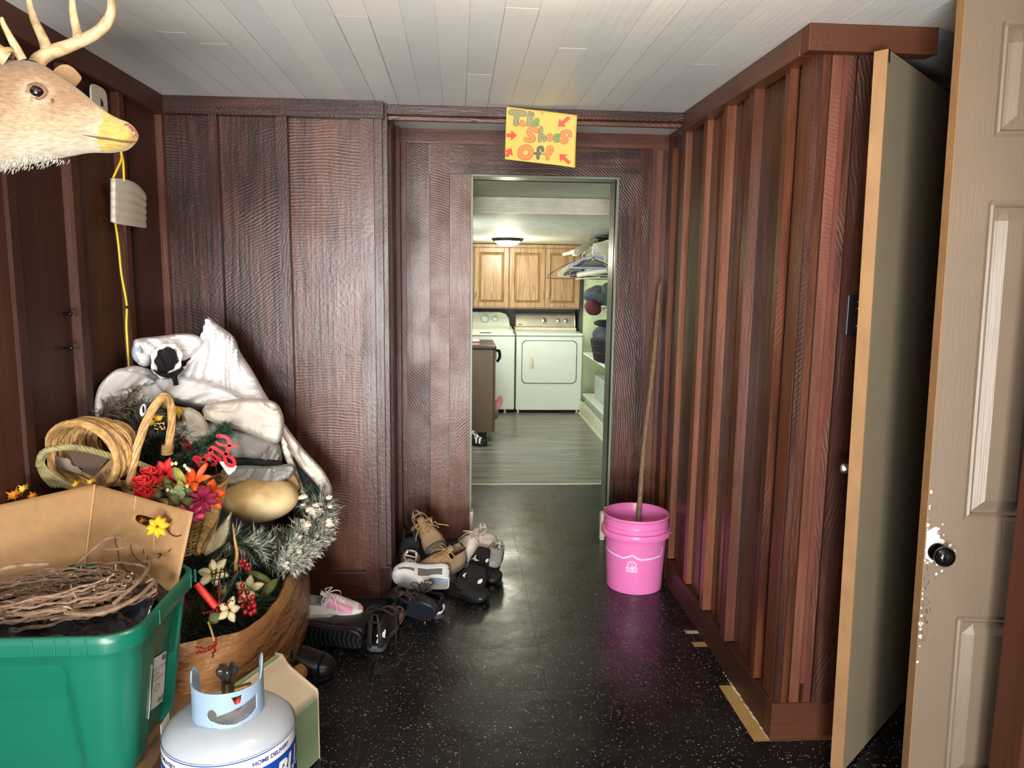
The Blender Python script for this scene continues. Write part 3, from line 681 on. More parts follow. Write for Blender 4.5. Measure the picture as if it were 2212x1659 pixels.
# cable runs up behind the deer, loops, and down the wall to the pile
mb=MB()
pts=[at(262,330,X=-1.24),at(262,345,X=-1.24),at(250,372,X=-1.25),at(243,392,X=-1.26),at(243,430,X=-1.285),at(249,478,X=-1.285),at(256,530,X=-1.275),at(262,590,X=-1.275),at(271,640,X=-1.275),at(274,665,X=-1.275),at(273,700,X=-1.275),at(275,740,X=-1.275),at(279,800,X=-1.265),at(281,850,X=-1.25)]
mb.tube(smooth_pts(pts,6),.0042,8); mb.tube(smooth_pts([at(262,330,X=-1.24),at(266,350,X=-1.24),at(268,392,X=-1.235)],6),.0042,8)
mb.tube(smooth_pts([at(262,332,X=-1.24),at(258,300,X=-1.25),at(225,235,X=-1.285)],6),.0042,8)
yc=tag(build('network_cable',mb,[YEL],loc=(-1.27,3.0,1.0)),'yellow network cable running down the dark left wall behind the router','cable')
mb=MB(); mb.tube([at(272,664,X=-1.27),at(276,664,X=-1.27)],.005,8); build('cable_tie',mb,[BLACKPL],yc,loc=None)
bpy.data.objects['cable_tie'].location=(1.27,-3.0,-1.0)
pl=thing('wall_jack_plate','rounded white jack plate on left wall behind the deer nose','wall plate',at(208,225,X=-1.28))
mb=MB(); o=[]
T=Matrix(((0,0,1,-1.268),(1,0,0,2.935),(0,1,0,2.135),(0,0,0,1)))
o=[(.062*(abs(cos(a))**.5)*(1 if cos(a)>0 else -1),.052*(abs(sin(a))**.5)*(1 if sin(a)>0 else -1)) for a in [2*pi*k/40 for k in range(40)]]
mb.poly(o,.006,T=T); build('plate',mb,[WHP],pl,bevel=.001)
mb=MB(); mb.poly([(.006,-.014),(.024,-.014),(.024,.004),(.015,.004),(.015,.010),(.006,.010)],.002,T=T,ztop=.0015); build('jack',mb,[BLACKPL],pl)
for (px,py,nm) in ((150,678,'upper'),(152,752,'lower')):
    o=MB(); c=at(px,py,X=-1.282); o.ball(c+V((.004,0,0)),(.007,.009,.009),n=14,m=8); o.tube([c+V((-.03,0,0)),c],.005,8)
    tag(build('coat_peg',o,[KNOB],loc=c),nm+' one of two small black pegs screwed into the left wall batten','peg')
# ================================================================== DEER HEAD
YD=1.70
def D(px,py,dy=0): 
    p=at(px,py,Y=YD); return V((p.x,YD+dy,p.z))
dh=thing('deer_head','mounted buck deer head with antlers and yellow-painted muzzle on the left wall','taxidermy mount',(-1.29,YD,1.85))
top=[(296,290),(292,280),(284,270),(272,262),(258,257),(232,243),(205,222),(178,199),(150,178),(128,163),(110,150),(92,139),(70,133),(40,130),(10,128),(-40,150),(-90,190),(-150,250),(-210,300)]
bot=[(290,293),(288,306),(280,317),(268,325),(250,329),(236,331),(212,331),(185,332),(155,336),(125,342),(100,346),(75,351),(45,357),(10,364),(-20,375),(-50,400),(-80,450),(-120,520),(-160,600)]
wid=[.002,.022,.030,.034,.035,.034,.035,.038,.042,.047,.054,.062,.069,.074,.077,.085,.10,.13,.15]
tp=smooth_pts([D(*q) for q in top],4); bt=smooth_pts([D(*q) for q in bot],4); wd=[ (wid[i//4]+(wid[min(i//4+1,len(wid)-1)]-wid[i//4])*(i%4)/4) for i in range(len(tp))]
P=[];NB=40
for i,(a,b,w) in enumerate(zip(tp,bt,wd)):
    a=a.copy(); b=b.copy()
    a.x=max(a.x,-1.288); b.x=max(b.x,-1.288)
    c=(a+b)/2; h=(a-b)/2; row=[]
    t=i/len(tp)
    for k in range(NB):
        an=2*pi*k/NB; s,cc=sin(an),cos(an)
        # section: narrower bridge of the nose on top, jaw narrower than cheek
        ww=w*(1-.32*max(0,cc)**1.5 -.22*max(0,-cc)**2)
        # mouth crease
        p=c+h*cc
        y=ww*(abs(s)**.85)*(1 if s>0 else -1)
        g=noise.noise(p*40)*.0016*(1 if t>.2 else .4)+noise.noise(p*9)*.004*(t>.15)
        row.append(V((p.x,YD-y*(1+0)+g*(1 if s<0 else -1),p.z+ (g*1.2 if cc<-.2 else 0))))
    P.append(row)
mb=MB(); mb.grid(P,0,wrapu=True)
n0=len(mb.v); mb.f.append(list(range(NB))); mb.m.append(0); mb.uv.append(None); mb.c.append(None); mb.s.append(True)
# fur colour laid out as the animal's own markings
m,t,b=nt('deer_hide'); N=t.nodes; L=t.links
ca=N.new('ShaderNodeAttribute'); ca.attribute_name='rnd'; tc=N.new('ShaderNodeTexCoord')
mp=N.new('ShaderNodeMapping'); mp.inputs['Scale'].default_value=(60,220,260); L.new(tc.outputs['Object'],mp.inputs[0])
nz=N.new('ShaderNodeTexNoise'); nz.inputs['Scale'].default_value=1; nz.inputs['Detail'].default_value=5; L.new(mp.outputs[0],nz.inputs['Vector'])
mr=N.new('ShaderNodeMapRange'); mr.inputs[1].default_value=.3; mr.inputs[2].default_value=.7; mr.inputs[3].default_value=.58; mr.inputs[4].default_value=1.0; L.new(nz.outputs['Fac'],mr.inputs[0])
mx=N.new('ShaderNodeVectorMath'); mx.operation='SCALE'; L.new(ca.outputs['Vector'],mx.inputs[0]); L.new(mr.outputs[0],mx.inputs['Scale']); L.new(mx.outputs[0],b.inputs['Base Color'])
bp=N.new('ShaderNodeBump'); bp.inputs['Strength'].default_value=.5; bp.inputs['Distance'].default_value=.003; L.new(nz.outputs['Fac'],bp.inputs['Height']); L.new(bp.outputs[0],b.inputs['Normal']); b.inputs['Roughness'].default_value=.8; b.inputs['Sheen Weight'].default_value=.3
HIDE=m
def side(px,py,f=1.0):
    # point on the near side of the muzzle
    yy=YD
    for _ in range(8):
        p=at(px,py,Y=yy); i=min(range(len(tp)),key=lambda j:abs((tp[j].x+bt[j].x)/2-p.x)); c=(tp[i]+bt[i])/2; h=(tp[i]-bt[i]).length/2
        cc=max(-1,min(1,(p.z-c.z)/h)); s=sqrt(max(0,1-cc*cc)); ww=wd[i]*(1-.32*max(0,cc)**1.5-.22*max(0,-cc)**2); yy=YD-ww*s**.85*f
    return V((p.x,yy,p.z))
EYP=side(75,198)
def hide_col(p):
    q=p-V((0,0,0)); n=noise.noise(p*22); tipx=D(290,300).x
    c_tan=V((.31,.18,.09)); c_brown=V((.20,.11,.055)); c_white=V((.55,.48,.36)); c_yel=V((.56,.38,.085)); c_pale=V((.44,.32,.195))
    line=D(0,365).z+(p.x-D(0,365).x)/(tipx-D(0,365).x)*(D(290,318).z-D(0,365).z)   # lower outline
    h=p.z-line
    f=max(0,min(1,(h-.005+n*.02)/.05)); c=c_white.lerp(c_pale,f)
    f=max(0,min(1,(h-.07+n*.03)/.06)); c=c.lerp(c_tan,f)
    eye=EYP; dx=(p.x-eye.x); dz=(p.z-eye.z)
    # brown forehead
    if dz>.02: c=c.lerp(c_brown,max(0,min(1,(dz-.02+n*.02)/.04))*max(0,min(1,(D(190,0).x-p.x)/.10)))
    r=sqrt(dx*dx+dz*dz); 
    if .014<r<.035: c=c.lerp(c_white,.55*(1-(r-.014)/.021))
    # white band before the muzzle, then painted yellow
    e=D(216,300).x+.012*noise.noise(p*35)+ (.010 if p.z>D(0,275).z else 0)
    w0=D(196,0).x
    if p.x>w0: c=c.lerp(c_white,min(1,(p.x-w0)/.02)*.45)
    if p.x>e+.003: c=c_yel*(1+.12*n)
    return c
fi=0
for i,f in enumerate(mb.f):
    c=V((0,0,0))
    for k in f: c+=mb.v[k]
    c/=len(f); q=hide_col(c); mb.c[i]=(q.x,q.y,q.z)
head=build('head',mb,[HIDE],dh,sub=1)
# real long hair under the chin and throat
mb=MB(); rg=random.Random(4)
for k in range(220):
    px=rg.uniform(-10,130); p=D(px,338+ (150-px)*.17+rg.uniform(-6,2),rg.uniform(-.05,.05)); d=V((-.35+rg.uniform(-.2,.2),rg.uniform(-.3,.3),-1)).normalized()*rg.uniform(.004,.009)
    mb.tube([p,p+d*.5,p+d+V((-.002,0,0))],[.0007,.0005,.0001],3)
build('throat_hair',mb,[mat('white_hair',srgb(214,206,188),.8)],dh)
DARK=mat('dark_mouth_line',srgb(96,66,40),.6); MUZ=mat('dark_nostril',srgb(120,64,70),.5)
mb=MB(); 
def side(px,py,f=1.0):
    # point on the near side of the muzzle
    yy=YD
    for _ in range(8):
        p=at(px,py,Y=yy); i=min(range(len(tp)),key=lambda j:abs((tp[j].x+bt[j].x)/2-p.x)); c=(tp[i]+bt[i])/2; h=(tp[i]-bt[i]).length/2
        cc=max(-1,min(1,(p.z-c.z)/h)); s=sqrt(max(0,1-cc*cc)); ww=wd[i]*(1-.32*max(0,cc)**1.5-.22*max(0,-cc)**2); yy=YD-ww*s**.85*f
    return V((p.x,yy,p.z))
mb.tube([side(x,y) for x,y in ((178,291),(195,294),(215,298),(235,300),(258,304),(275,305),(284,303))],[.0006,.0016,.0022,.0024,.0024,.0022,.0012],6); build('mouth',mb,[DARK],dh)
mb=MB(); mb.tube([side(x,y) for x,y in ((268,270),(275,271),(281,277),(285,284),(287,291))],[.002,.0045,.0050,.0045,.002],8); c=side(279,279); mb.ball(c+V((-.001,.001,0)),(.008,.004,.006),n=14,m=8); build('nostril',mb,[MUZ],dh)
EYE_=mat('glass_eye',srgb(14,10,9),.04,bump=0,coat=1); LID=mat('eyelid',srgb(122,86,56),.5)
mb=MB(); c=side(75,198); mb.ball(c+V((0,.010,0)),(.0165,.016,.0135)); build('eye',mb,[EYE_],dh)
mb=MB(); mb.tube([c+V((.0175*cos(a)*(1.1 if cos(a)>0 else 1),.002-.003*abs(sin(a)),.0140*sin(a))) for a in [2*pi*k/20 for k in range(20)]],.0030,8,closed=True); build('eyelid',mb,[LID],dh)
mb=MB(); c=side(113,218); mb.ball(c,(.003,.0015,.005),n=8,m=6); build('tear_duct',mb,[DARK],dh)
# far ear
EAR=mat('ear_fur',srgb(168,138,104),.8,bump=.4,bscale=200)
mb=MB()
P=[]
for i in range(9):
    t=i/8; w=[.008,.016,.022,.025,.026,.024,.020,.013,.003][i]
    c=D(84,148,.055).lerp(D(124,142,.10),t)+V((0,0,.0)); 
    P.append([c+V((0.1*w*cos(a),.0,0))*1+V((-.25*w*sin(a)*0,0.35*w*cos(a),w*sin(a))) for a in [2*pi*k/16 for k in range(16)]])
mb.grid(P,wrapu=True); build('ear',mb,[EAR],dh,sub=1)
ANT=mat('antler_bone',srgb(196,172,132),.45,bump=.5,bscale=90,scale=30,col2=srgb(122,92,60),thr=(.42,.72),bdist=.002)
def antler(beam,tines,nm='antler'):
    mb=MB(); pts=smooth_pts([D(x,y,dy) for x,y,dy,r in beam],5); rs=[beam[min(i//5,len(beam)-1)][3]+(beam[min(i//5+1,len(beam)-1)][3]-beam[min(i//5,len(beam)-1)][3])*(i%5)/5 for i in range(len(pts))]
    rs=[r*(1+.08*noise.noise(p*60)) for r,p in zip(rs,pts)]; mb.tube(pts,rs,14)
    for tn in tines:
        pts=smooth_pts([D(x,y,dy) for x,y,dy,r in tn],5); rs=[tn[min(i//5,len(tn)-1)][3]+(tn[min(i//5+1,len(tn)-1)][3]-tn[min(i//5,len(tn)-1)][3])*(i%5)/5 for i in range(len(pts))]; mb.tube(pts,rs,12)
    build(nm,mb,[ANT],dh)
antler([(48,128,.05,.016),(52,110,.06,.015),(72,92,.07,.0135),(100,74,.085,.013),(130,56,.095,.0125),(158,38,.10,.012),(182,14,.10,.011),(196,-16,.095,.009),(196,-60,.08,.006),(186,-100,.07,.003)],
 [[(64,92,.07,.014),(56,68,.07,.0105),(42,42,.075,.0095),(26,12,.08,.008),(16,-24,.08,.006),(12,-60,.08,.002)],[(124,58,.09,.013),(118,34,.09,.009),(111,0,.09,.008),(108,-36,.09,.006),(110,-70,.09,.002)]])
antler([(34,136,-.03,.017),(10,118,-.045,.017),(-14,98,-.06,.016),(-50,70,-.09,.014),(-80,20,-.10,.012),(-60,-60,-.11,.009),(-20,-120,-.10,.004)],
 [[(58,134,-.015,.0085),(48,112,-.02,.0085),(36,86,-.025,.0065),(26,62,-.03,.005),(23,48,-.03,.0025)]])
mb=MB(); mb.lathe([(.02,0),(.024,.004),(.022,.010),(.016,.012)],n=20,T=Matrix.Translation(D(32,136,-.03))@Matrix.Rotation(radians(-40),4,'Y')); build('antler_burr',mb,[ANT],dh)
mb=MB(); T=Matrix(((0,0,1,-1.302),(1,0,0,YD),(0,1,0,1.72),(0,0,0,1)))
mb.poly([(.15*cos(a),.26*sin(a)) for a in [2*pi*k/40 for k in range(40)]],.0,T=T) if False else mb.poly([(.15*cos(a),.25*sin(a)) for a in [2*pi*k/40 for k in range(40)]],.02,T=T,ztop=.022)
build('wall_plaque',mb,[WOODL],dh)
# ================================================================== LAUNDRY ROOM CONTENTS
APPL=mat('white_enamel',srgb(222,232,222),.22,bump=0,var=.02); DKG=mat('dark_gap',srgb(40,42,40),.6); SILV=mat('silver_console',srgb(186,182,160),.35,metal=.5,bump=0); CHR=mat('chrome',srgb(220,220,220),.12,metal=1,bump=0)
def rrect(x0,x1,z0,z1,r,n=6):
    o=[]
    for cx,cz,a in ((x1-r,z1-r,0),(x0+r,z1-r,90),(x0+r,z0+r,180),(x1-r,z0+r,270)):
        o+=[(cx+r*cos(radians(a+90*k/n)),cz+r*sin(radians(a+90*k/n))) for k in range(n+1)]
    return o
def FT(y): return Matrix(((1,0,0,0),(0,0,-1,y),(0,1,0,0),(0,0,0,1)))   # 2D (x,z) drawn on a plane facing the camera at y
def ring2(mb,o,w,T,h=.002,mat=0):
    n=len(o); c=V((sum(p[0] for p in o)/n,sum(p[1] for p in o)/n)); i_=[]
    for p in o: d=(V(p)-c); i_.append((p[0]-w*(1 if d.x>0 else -1),p[1]-w*(1 if d.y>0 else -1)))
    vs=[T@V((p[0],p[1],h)) for p in o]+[T@V((p[0],p[1],h)) for p in i_]
    mb.add(vs,[(k,(k+1)%n,n+(k+1)%n,n+k) for k in range(n)],mat)
def knob(mb,x,y,z,r,d=.03,mat=0): mb.lathe([(r*1.15,0),(r*1.15,.004),(r,.006),(r*.85,d),(0,d+.002)],n=20,T=Matrix.Translation((x,y,z))@Matrix.Rotation(radians(90),4,'X'),mat=mat)
# dryer
DXa,DXb,DY=.648,1.386,8.44
dr=thing('clothes_dryer','white front-loading dryer with silver console under the oak cabinets','dryer',((DXa+DXb)/2,DY+.35,0))
mb=MB(); mb.box((DXa,DY,.035),(DXb,DY+.68,.865)); build('body',mb,[APPL],dr,bevel=.012)
mb=MB(); mb.box((DXa-.002,DY-.012,.868),(DXb+.002,DY+.69,.90)); build('top_panel',mb,[APPL],dr,bevel=.012)
mb=MB(); T=FT(DY); o=rrect(.715,1.318,.345,.812,.05); mb.poly(o,.01,T=T,ztop=.010); build('door',mb,[APPL],dr,bevel=.004)
dd=bpy.data.objects[[c.name for c in dr.children if c.name.startswith('door')][0]]; dd['_w']=dr['_w']
mb=MB(); ring2(mb,rrect(.707,1.326,.337,.820,.055),.007,T,.0008); build('door_seam',mb,[DKG],dr)
mb=MB(); mb.poly(rrect(.790,.842,.508,.640,.006,2),.004,T=T,ztop=.014); mb.box((.812,DY-.030,.53),(.826,DY-.010,.62)); build('handle',mb,[CREAM],dr,bevel=.002)
mb=MB(); P=[(DY+.50,.905),(DY+.44,.945),(DY+.475,1.075),(DY+.52,1.095),(DY+.66,1.095),(DY+.66,.905)]
vs=[V((x,a,b)) for x in (DXa+.02,DXb-.02) for a,b in P]; n=len(P)
mb.add(vs,[tuple(range(n)),tuple(range(2*n-1,n-1,-1))]+[(i,(i+1)%n,n+(i+1)%n,n+i) for i in range(n)],0); build('console',mb,[SILV],dr,bevel=.01)
mb=MB(); mb.box((DXa+.012,DY+.40,.90),(DXb-.012,DY+.66,.935)); build('console_base',mb,[CREAM],dr,bevel=.008)
for x,r in ((.998,.028),(1.165,.021),(1.253,.021)):
    mb=MB(); knob(mb,x,DY+.452,1.012,r); build('control_knob',mb,[CHR],dr)
mb=MB(); mb.ball((.722,DY+.445,.965),(.026,.003,.010)); build('badge',mb,[mat('grey_badge',srgb(120,120,118),.4)],dr)
for x in (DXa+.03,DXb-.04):
    mb=MB(); mb.lathe([(.018,.0),(.018,.01),(.012,.012),(.012,.04)],(x,DY+.05,.002),n=12); build('foot',mb,[APPL],dr)
# washer
WXa,WXb=-.06,.632
wa=thing('washing_machine','white top-loading washer with rounded console, left of the dryer','washer',((WXa+WXb)/2,DY+.35,0))
mb=MB(); mb.box((WXa,DY,.04),(WXb,DY+.68,.865)); build('body',mb,[APPL],wa,bevel=.012)
mb=MB(); mb.box((WXa-.002,DY-.008,.868),(WXb+.002,DY+.69,.885)); 
P=[(DY-.006,.885),(DY+.10,.925),(DY+.50,.94),(DY+.66,.94),(DY+.66,.885)]; vs=[V((x,a,b)) for x in (WXa+.02,WXb-.02) for a,b in P]; n=5
mb.add(vs,[tuple(range(n)),tuple(range(2*n-1,n-1,-1))]+[(i,(i+1)%n,n+(i+1)%n,n+i) for i in range(n)]); build('lid',mb,[APPL],wa,bevel=.008)
mb=MB(); mb.poly([(.235,.903),(.375,.903),(.350,.888),(.26,.888)],.006,T=FT(DY+.03),ztop=.012); build('lid_grip',mb,[DKG],wa)
mb=MB(); o=[(WXa+.0,.93),(WXa+.03,1.06),(WXa+.10,1.105),(WXb-.14,1.105),(WXb-.07,1.085),(WXb-.035,1.03),(WXb-.022,.93)]; mb.poly(o,.16,T=FT(DY+.49),ztop=.0); build('console',mb,[mat('ivory_console',srgb(210,212,192),.35,bump=0,var=.02)],wa,bevel=.012)
LP=mat('grey_line_print',srgb(150,152,140),.5,bump=0)
for x,r in ((.315,.038),(.432,.022)):
    mb=MB(); knob(mb,x,DY+.488,1.030,r,.02); k_=build('control_knob',mb,[APPL],wa)
    mb=MB(); ring2(mb,[(x+(r+.014)*cos(a),1.030+(r+.014)*sin(a)) for a in [2*pi*k/24 for k in range(24)]],.004,FT(DY+.489),.0012); mb.box((x-.003,DY+.463,1.035),(x+.003,DY+.466,1.055)); build('dial_ring',mb,[LP],wa)
mb=MB(); [mb.box((.25+.035*i,DY+.486,1.085),(.27+.035*i,DY+.4885,1.089)) for i in range(6)]; [mb.ball((x,DY+.488,1.088),(.008,.002,.008),n=8,m=5) for x in (.255,.375)]; build('printed_marks',mb,[LP],wa)
for x in (WXa+.05,WXb-.10):
    mb=MB(); mb.lathe([(.018,.0),(.018,.01),(.012,.012),(.012,.05)],(x,DY+.05,.002),n=12); build('foot',mb,[APPL],wa)
# oak wall cabinets
m,t,b=nt('oak'); N=t.nodes; L=t.links
tc=N.new('ShaderNodeTexCoord'); mp=N.new('ShaderNodeMapping'); mp.inputs['Scale'].default_value=(30,30,2.2); L.new(tc.outputs['Object'],mp.inputs[0])
w=N.new('ShaderNodeTexNoise'); w.inputs['Scale'].default_value=1.3; w.inputs['Detail'].default_value=8; w.inputs['Distortion'].default_value=1.2; L.new(mp.outputs[0],w.inputs['Vector'])
cr=N.new('ShaderNodeValToRGB'); cr.color_ramp.elements[0].position=.3; cr.color_ramp.elements[1].position=.65; cr.color_ramp.elements[0].color=(*srgb(124,92,56),1); cr.color_ramp.elements[1].color=(*srgb(170,136,96),1); L.new(w.outputs['Fac'],cr.inputs[0]); L.new(cr.outputs[0],b.inputs['Base Color']); b.inputs['Roughness'].default_value=.35
OAK=m; BRASS=mat('brass',srgb(210,180,110),.25,metal=1,bump=0)
def cab_door(c,x0,x1,z0,z1,y,hx):
    mb=MB(); f=.052
    for a,b2,c2,d2 in ((x0,x0+f,z0,z1),(x1-f,x1,z0,z1),(x0+f,x1-f,z0,z0+f),(x0+f,x1-f,z1-f,z1)): mb.box((a,y,c2),(b2,y+.018,d2))
    d=build('cabinet_door',mb,[OAK],c,bevel=.003); d['_w']=c['_w']
    mb=MB(); # raised panel and dark groove
    a,b2,c2,d2=x0+f,x1-f,z0+f,z1-f; g=.02; i=.03
    mb.add([V((a,y-.001,c2)),V((b2,y-.001,c2)),V((b2,y-.001,d2)),V((a,y-.001,d2)),V((a+g*.4,y+.014,c2+g*.4)),V((b2-g*.4,y+.014,c2+g*.4)),V((b2-g*.4,y+.014,d2-g*.4)),V((a+g*.4,y+.014,d2-g*.4)),V((a+i,y-.004,c2+i)),V((b2-i,y-.004,c2+i)),V((b2-i,y-.004,d2-i)),V((a+i,y-.004,d2-i))],
     [(0,1,5,4),(1,2,6,5),(2,3,7,6),(3,0,4,7),(4,5,9,8),(5,6,10,9),(6,7,11,10),(7,4,8,11),(8,9,10,11)]); 
    q=build('raised_panel',mb,[OAK],d)
    mb=MB(); z=z0+.14
    mb.tube([(hx,y-.003,z-.032),(hx,y-.018,z-.026),(hx,y-.02,z),(hx,y-.018,z+.026),(hx,y-.003,z+.032)],.004,8); [mb.ball((hx,y-.02,z+k),.0065,n=8,m=6) for k in (-.03,0,.03)]
    q=build('handle',mb,[BRASS],d)
CYF=8.70
for (x0,x1,lab,hx) in ((-.20,.575,'oak wall cabinet over the washer, left of the pair',None),(.578,1.385,'oak two-door wall cabinet over the dryer with brass pulls',None)):
    c=thing('wall_cabinet',lab,'cabinet',((x0+x1)/2,CYF+.15,1.155)); 
    mb=MB(); mb.box((x0,CYF+.018,1.155),(x1,CYF+.33,1.868)); build('carcass',mb,[OAK],c,bevel=.003)
    mb=MB(); mb.box((x0-.0,CYF+.0,1.835),(x1+.0,CYF+.03,1.872)); build('top_rail',mb,[OAK],c,bevel=.004)
    mid=(x0+x1)/2 if lab.startswith('oak two') else .175
    mid=.985 if x0>.5 else .178
    cab_door(c,x0+.006,mid-.003,1.172,1.832,CYF,mid-.028); cab_door(c,mid+.003,x1-.006,1.172,1.832,CYF,mid+.028)
# ceiling light
LIT=mat('lit_frosted_bowl',(1,1,.9),.3,bump=0,emit=(1,.98,.82,9))
BRZ=mat('dark_bronze',srgb(52,44,36),.4,metal=.6)
fx=thing('flush_ceiling_light','lit white bowl ceiling lamp with dark rim in the laundry room','ceiling light',(.505,7.95,1.905))
T0=Matrix.Translation((.505,7.95,1.898))
mb=MB(); mb.lathe([(.0,.008),(.165,.008),(.166,.0),(.158,-.014),(.142,-.026),(.130,-.024)],n=40,T=T0); build('rim',mb,[BRZ],fx)
mb=MB(); mb.lathe([(.131,-.022),(.120,-.040),(.098,-.056),(.065,-.068),(.030,-.074),(0,-.076)],n=40,T=T0); build('glass_bowl',mb,[LIT],fx)
lamp('flush_light_glow',(.505,7.95,1.72),19,(1,.95,.76),.09)
# brown island cabinet end panel
ISL=mat('brown_laminate',srgb(84,64,44),.5,var=.1)
isl=thing('base_cabinet','brown laminate base cabinet just inside the laundry room on the left','cabinet',(.0,7.3,0))
mb=MB(); mb.box((-.6,6.92,.10),(.325,7.55,.865)); build('carcass',mb,[ISL],isl,bevel=.003)
mb=MB(); mb.box((-.6,6.98,.0),(.27,7.53,.10)); build('toe_kick',mb,[DKG],isl)
mb=MB(); mb.box((.327,6.93,.10),(.345,7.54,.855)); build('door',mb,[ISL],isl,bevel=.002)
mb=MB(); mb.box((-.6,6.90,.867),(.35,7.56,.90)); build('countertop',mb,[mat('dark_counter',srgb(46,34,26),.35)],isl,bevel=.012)
mb=MB(); mb.tube(smooth_pts([(.345,7.0,.85),(.375,7.0,.85),(.385,7.0,.82),(.383,7.0,.78),(.36,7.0,.745)],4),.014,8); mb.tube([(.347,7.0,.84),(.347,7.0,.77)],.008,6)
tag(build('hook_handle',mb,[BLACKPL],loc=(.37,7.0,.80)),'black curved handle hooked on the brown cabinet edge','handle')
PTW=mat('pink_towel',srgb(226,150,154),.9,bump=.6,bscale=200)
mb=MB(); mb.ball((.375,7.12,.33),(.035,.06,.075),fn=lambda p,a,th:p*(1+.15*sin(3*a+2*th)),T=Matrix.Rotation(radians(25),4,'Y')); tag(build('hanging_towel',mb,[PTW],loc=(.37,7.12,.3)),'pink towel hanging off the side of the brown cabinet','towel')
mb=MB(); mb.ball((.372,7.35,.20),(.028,.028,.06)); tag(build('green_jar',mb,[mat('olive_jar',srgb(110,120,86),.3)],loc=(.372,7.35,.14)),'small olive bottle beside the brown cabinet below the towel','bottle')
mb=MB(); 
for k in range(3): mb.box((.05,7.0+.0,.902+k*.014),(.20,7.16,.912+k*.014),k%2)
tag(build('folded_cloths',mb,[CREAM,mat('red_cloth',srgb(178,60,60),.8)],loc=(.12,7.08,.9),bevel=.004),'small stack of red and white folded cloths on the brown cabinet','cloth')
# low white ledge, wall shelves
LEDG=mat('white_ledge_paint',srgb(214,216,190),.4,bump=.05)
mb=MB(); mb.box((1.375,5.9,.0),(1.78,8.42,.135)); mb.box((1.362,5.9,0),(1.376,8.42,.155)); mb.box((1.352,5.9,0),(1.364,8.42,.02)); struct('baseboard_laundry',mb,[LEDG],bevel=.003)
SHF=mat('white_shelf',srgb(222,226,220),.35,bump=0,var=.03); BIN=mat('translucent_bin',srgb(196,214,196),.3,bump=0,trans=.35)
def bin_(z0,z1,lab,x0=1.40,y0=7.0,y1=8.3):
    c=thing('storage_bin',lab,'storage bin',(1.58,7.65,z0))
    mb=MB(); mb.box((x0,y0,z0),(1.76,y1,z1)); build('tub',mb,[BIN],c,bevel=.02)
    mb=MB(); mb.box((x0-.02,y0-.02,z1+.001),(1.765,y1+.02,z1+.022)); build('lid',mb,[SHF],c,bevel=.006)
bin_(.137,.225,'shallow clear storage bin with white lid on the low white ledge')
for z,x0,y0,lab in ((.685,1.37,6.9,'white shelf carrying the dark laundry basket'),(1.215,1.38,6.9,'white shelf carrying folded clothes')):
    c=thing('wall_shelf',lab,'shelf',(1.6,7.5,z))
    mb=MB(); mb.box((x0,y0,z),(1.779,8.3,z+.022)); build('board',mb,[SHF],c,bevel=.004)
    for y in (y0+.15,8.1):
        mb=MB(); mb.box((x0+.05,y,z-.02),(1.779,y+.02,z-.001)); mb.box((1.76,y,z-.16),(1.779,y+.02,z-.001)); mb.tube([(x0+.06,y+.01,z-.01),(1.765,y+.01,z-.15)],.008,6); build('bracket',mb,[SHF],c)
# tall clear drawer body between lower bin and shelf
mb=MB(); mb.box((1.46,7.25,.249),(1.70,8.05,.49)); tag(build('clear_drawer_box',mb,[BIN],loc=(1.6,7.75,.249),bevel=.01),'pale green translucent box standing under the basket shelf','storage box')
# laundry basket + clothes
BSK=mat('dark_wicker',srgb(34,30,28),.6,bump=.6,bscale=120)
lb=thing('laundry_basket','dark woven laundry basket heaped with grey clothes on a white shelf','basket',(1.50,7.40,.709))
mb=MB(); c=(1.50,7.40,.709)
mb.lathe([(.02,0),(.15,.0),(.165,.02),(.20,.20),(.205,.215),(.195,.22),(.19,.20),(.155,.02)],c,n=40,sy=1.35); build('body',mb,[BSK],lb)
mb=MB()
for k in range(34):
    a=2*pi*k/34; mb.tube([V(c)+V((.162*cos(a),.162*1.35*sin(a),.01)),V(c)+V((.200*cos(a),.200*1.35*sin(a),.20))],.006,5)
for z,r in ((.09,.182),(.16,.196)): mb.tube([V(c)+V((r*cos(2*pi*k/40),1.35*r*sin(2*pi*k/40),z)) for k in range(40)],.006,5,closed=True)
build('weave',mb,[BSK],lb)
def cloth_blob(name,lab,cat_,c,r,m_,seed=0,amp=.18,T=None,group=None,par=None):
    mb=MB(); sv=V((seed*3.1,seed*1.7,seed))
    def fn(p,a,th):
        q=p*9+sv; n=1-abs(noise.noise(q))*2; n2=1-abs(noise.noise(q*2.3+V((5,5,5))))*2
        return p*(1+amp*n*.6+amp*.35*n2)
    mb.ball(c,r,n=56,m=36,fn=fn,T=T)
    if par is not None: return build(name,mb,[m_],par)
    return tag(build(name,mb,[m_],loc=(c[0],c[1],c[2]-r[2])),lab,cat_,group)
GCL=mat('grey_denim',srgb(66,72,78),.9,bump=.4,bscale=200); BCL=mat('black_cloth',srgb(26,27,30),.85,bump=.4,bscale=160); MAR=mat('maroon_cloth',srgb(84,32,34),.85,bump=.4,bscale=160); GRC=mat('dark_green_cloth',srgb(42,64,54),.85,bump=.4)
LGR=mat('light_grey_cloth',srgb(126,134,140),.85,bump=.4)
cloth_blob('laundry_pile','grey laundry heaped in the dark wicker basket','clothes',(1.50,7.38,.96),(.17,.22,.12),GCL,1)
cloth_blob('folded_shirt','dark grey clothes with white tag heaped on the upper shelf','clothes',tuple(at(1296,638,Y=7.3)),(.14,.20,.085),GCL,2)
cloth_blob('green_garment','dark green garment at the right end of the shelf heap','clothes',tuple(at(1312,636,Y=7.15)),(.06,.12,.10),GRC,3)
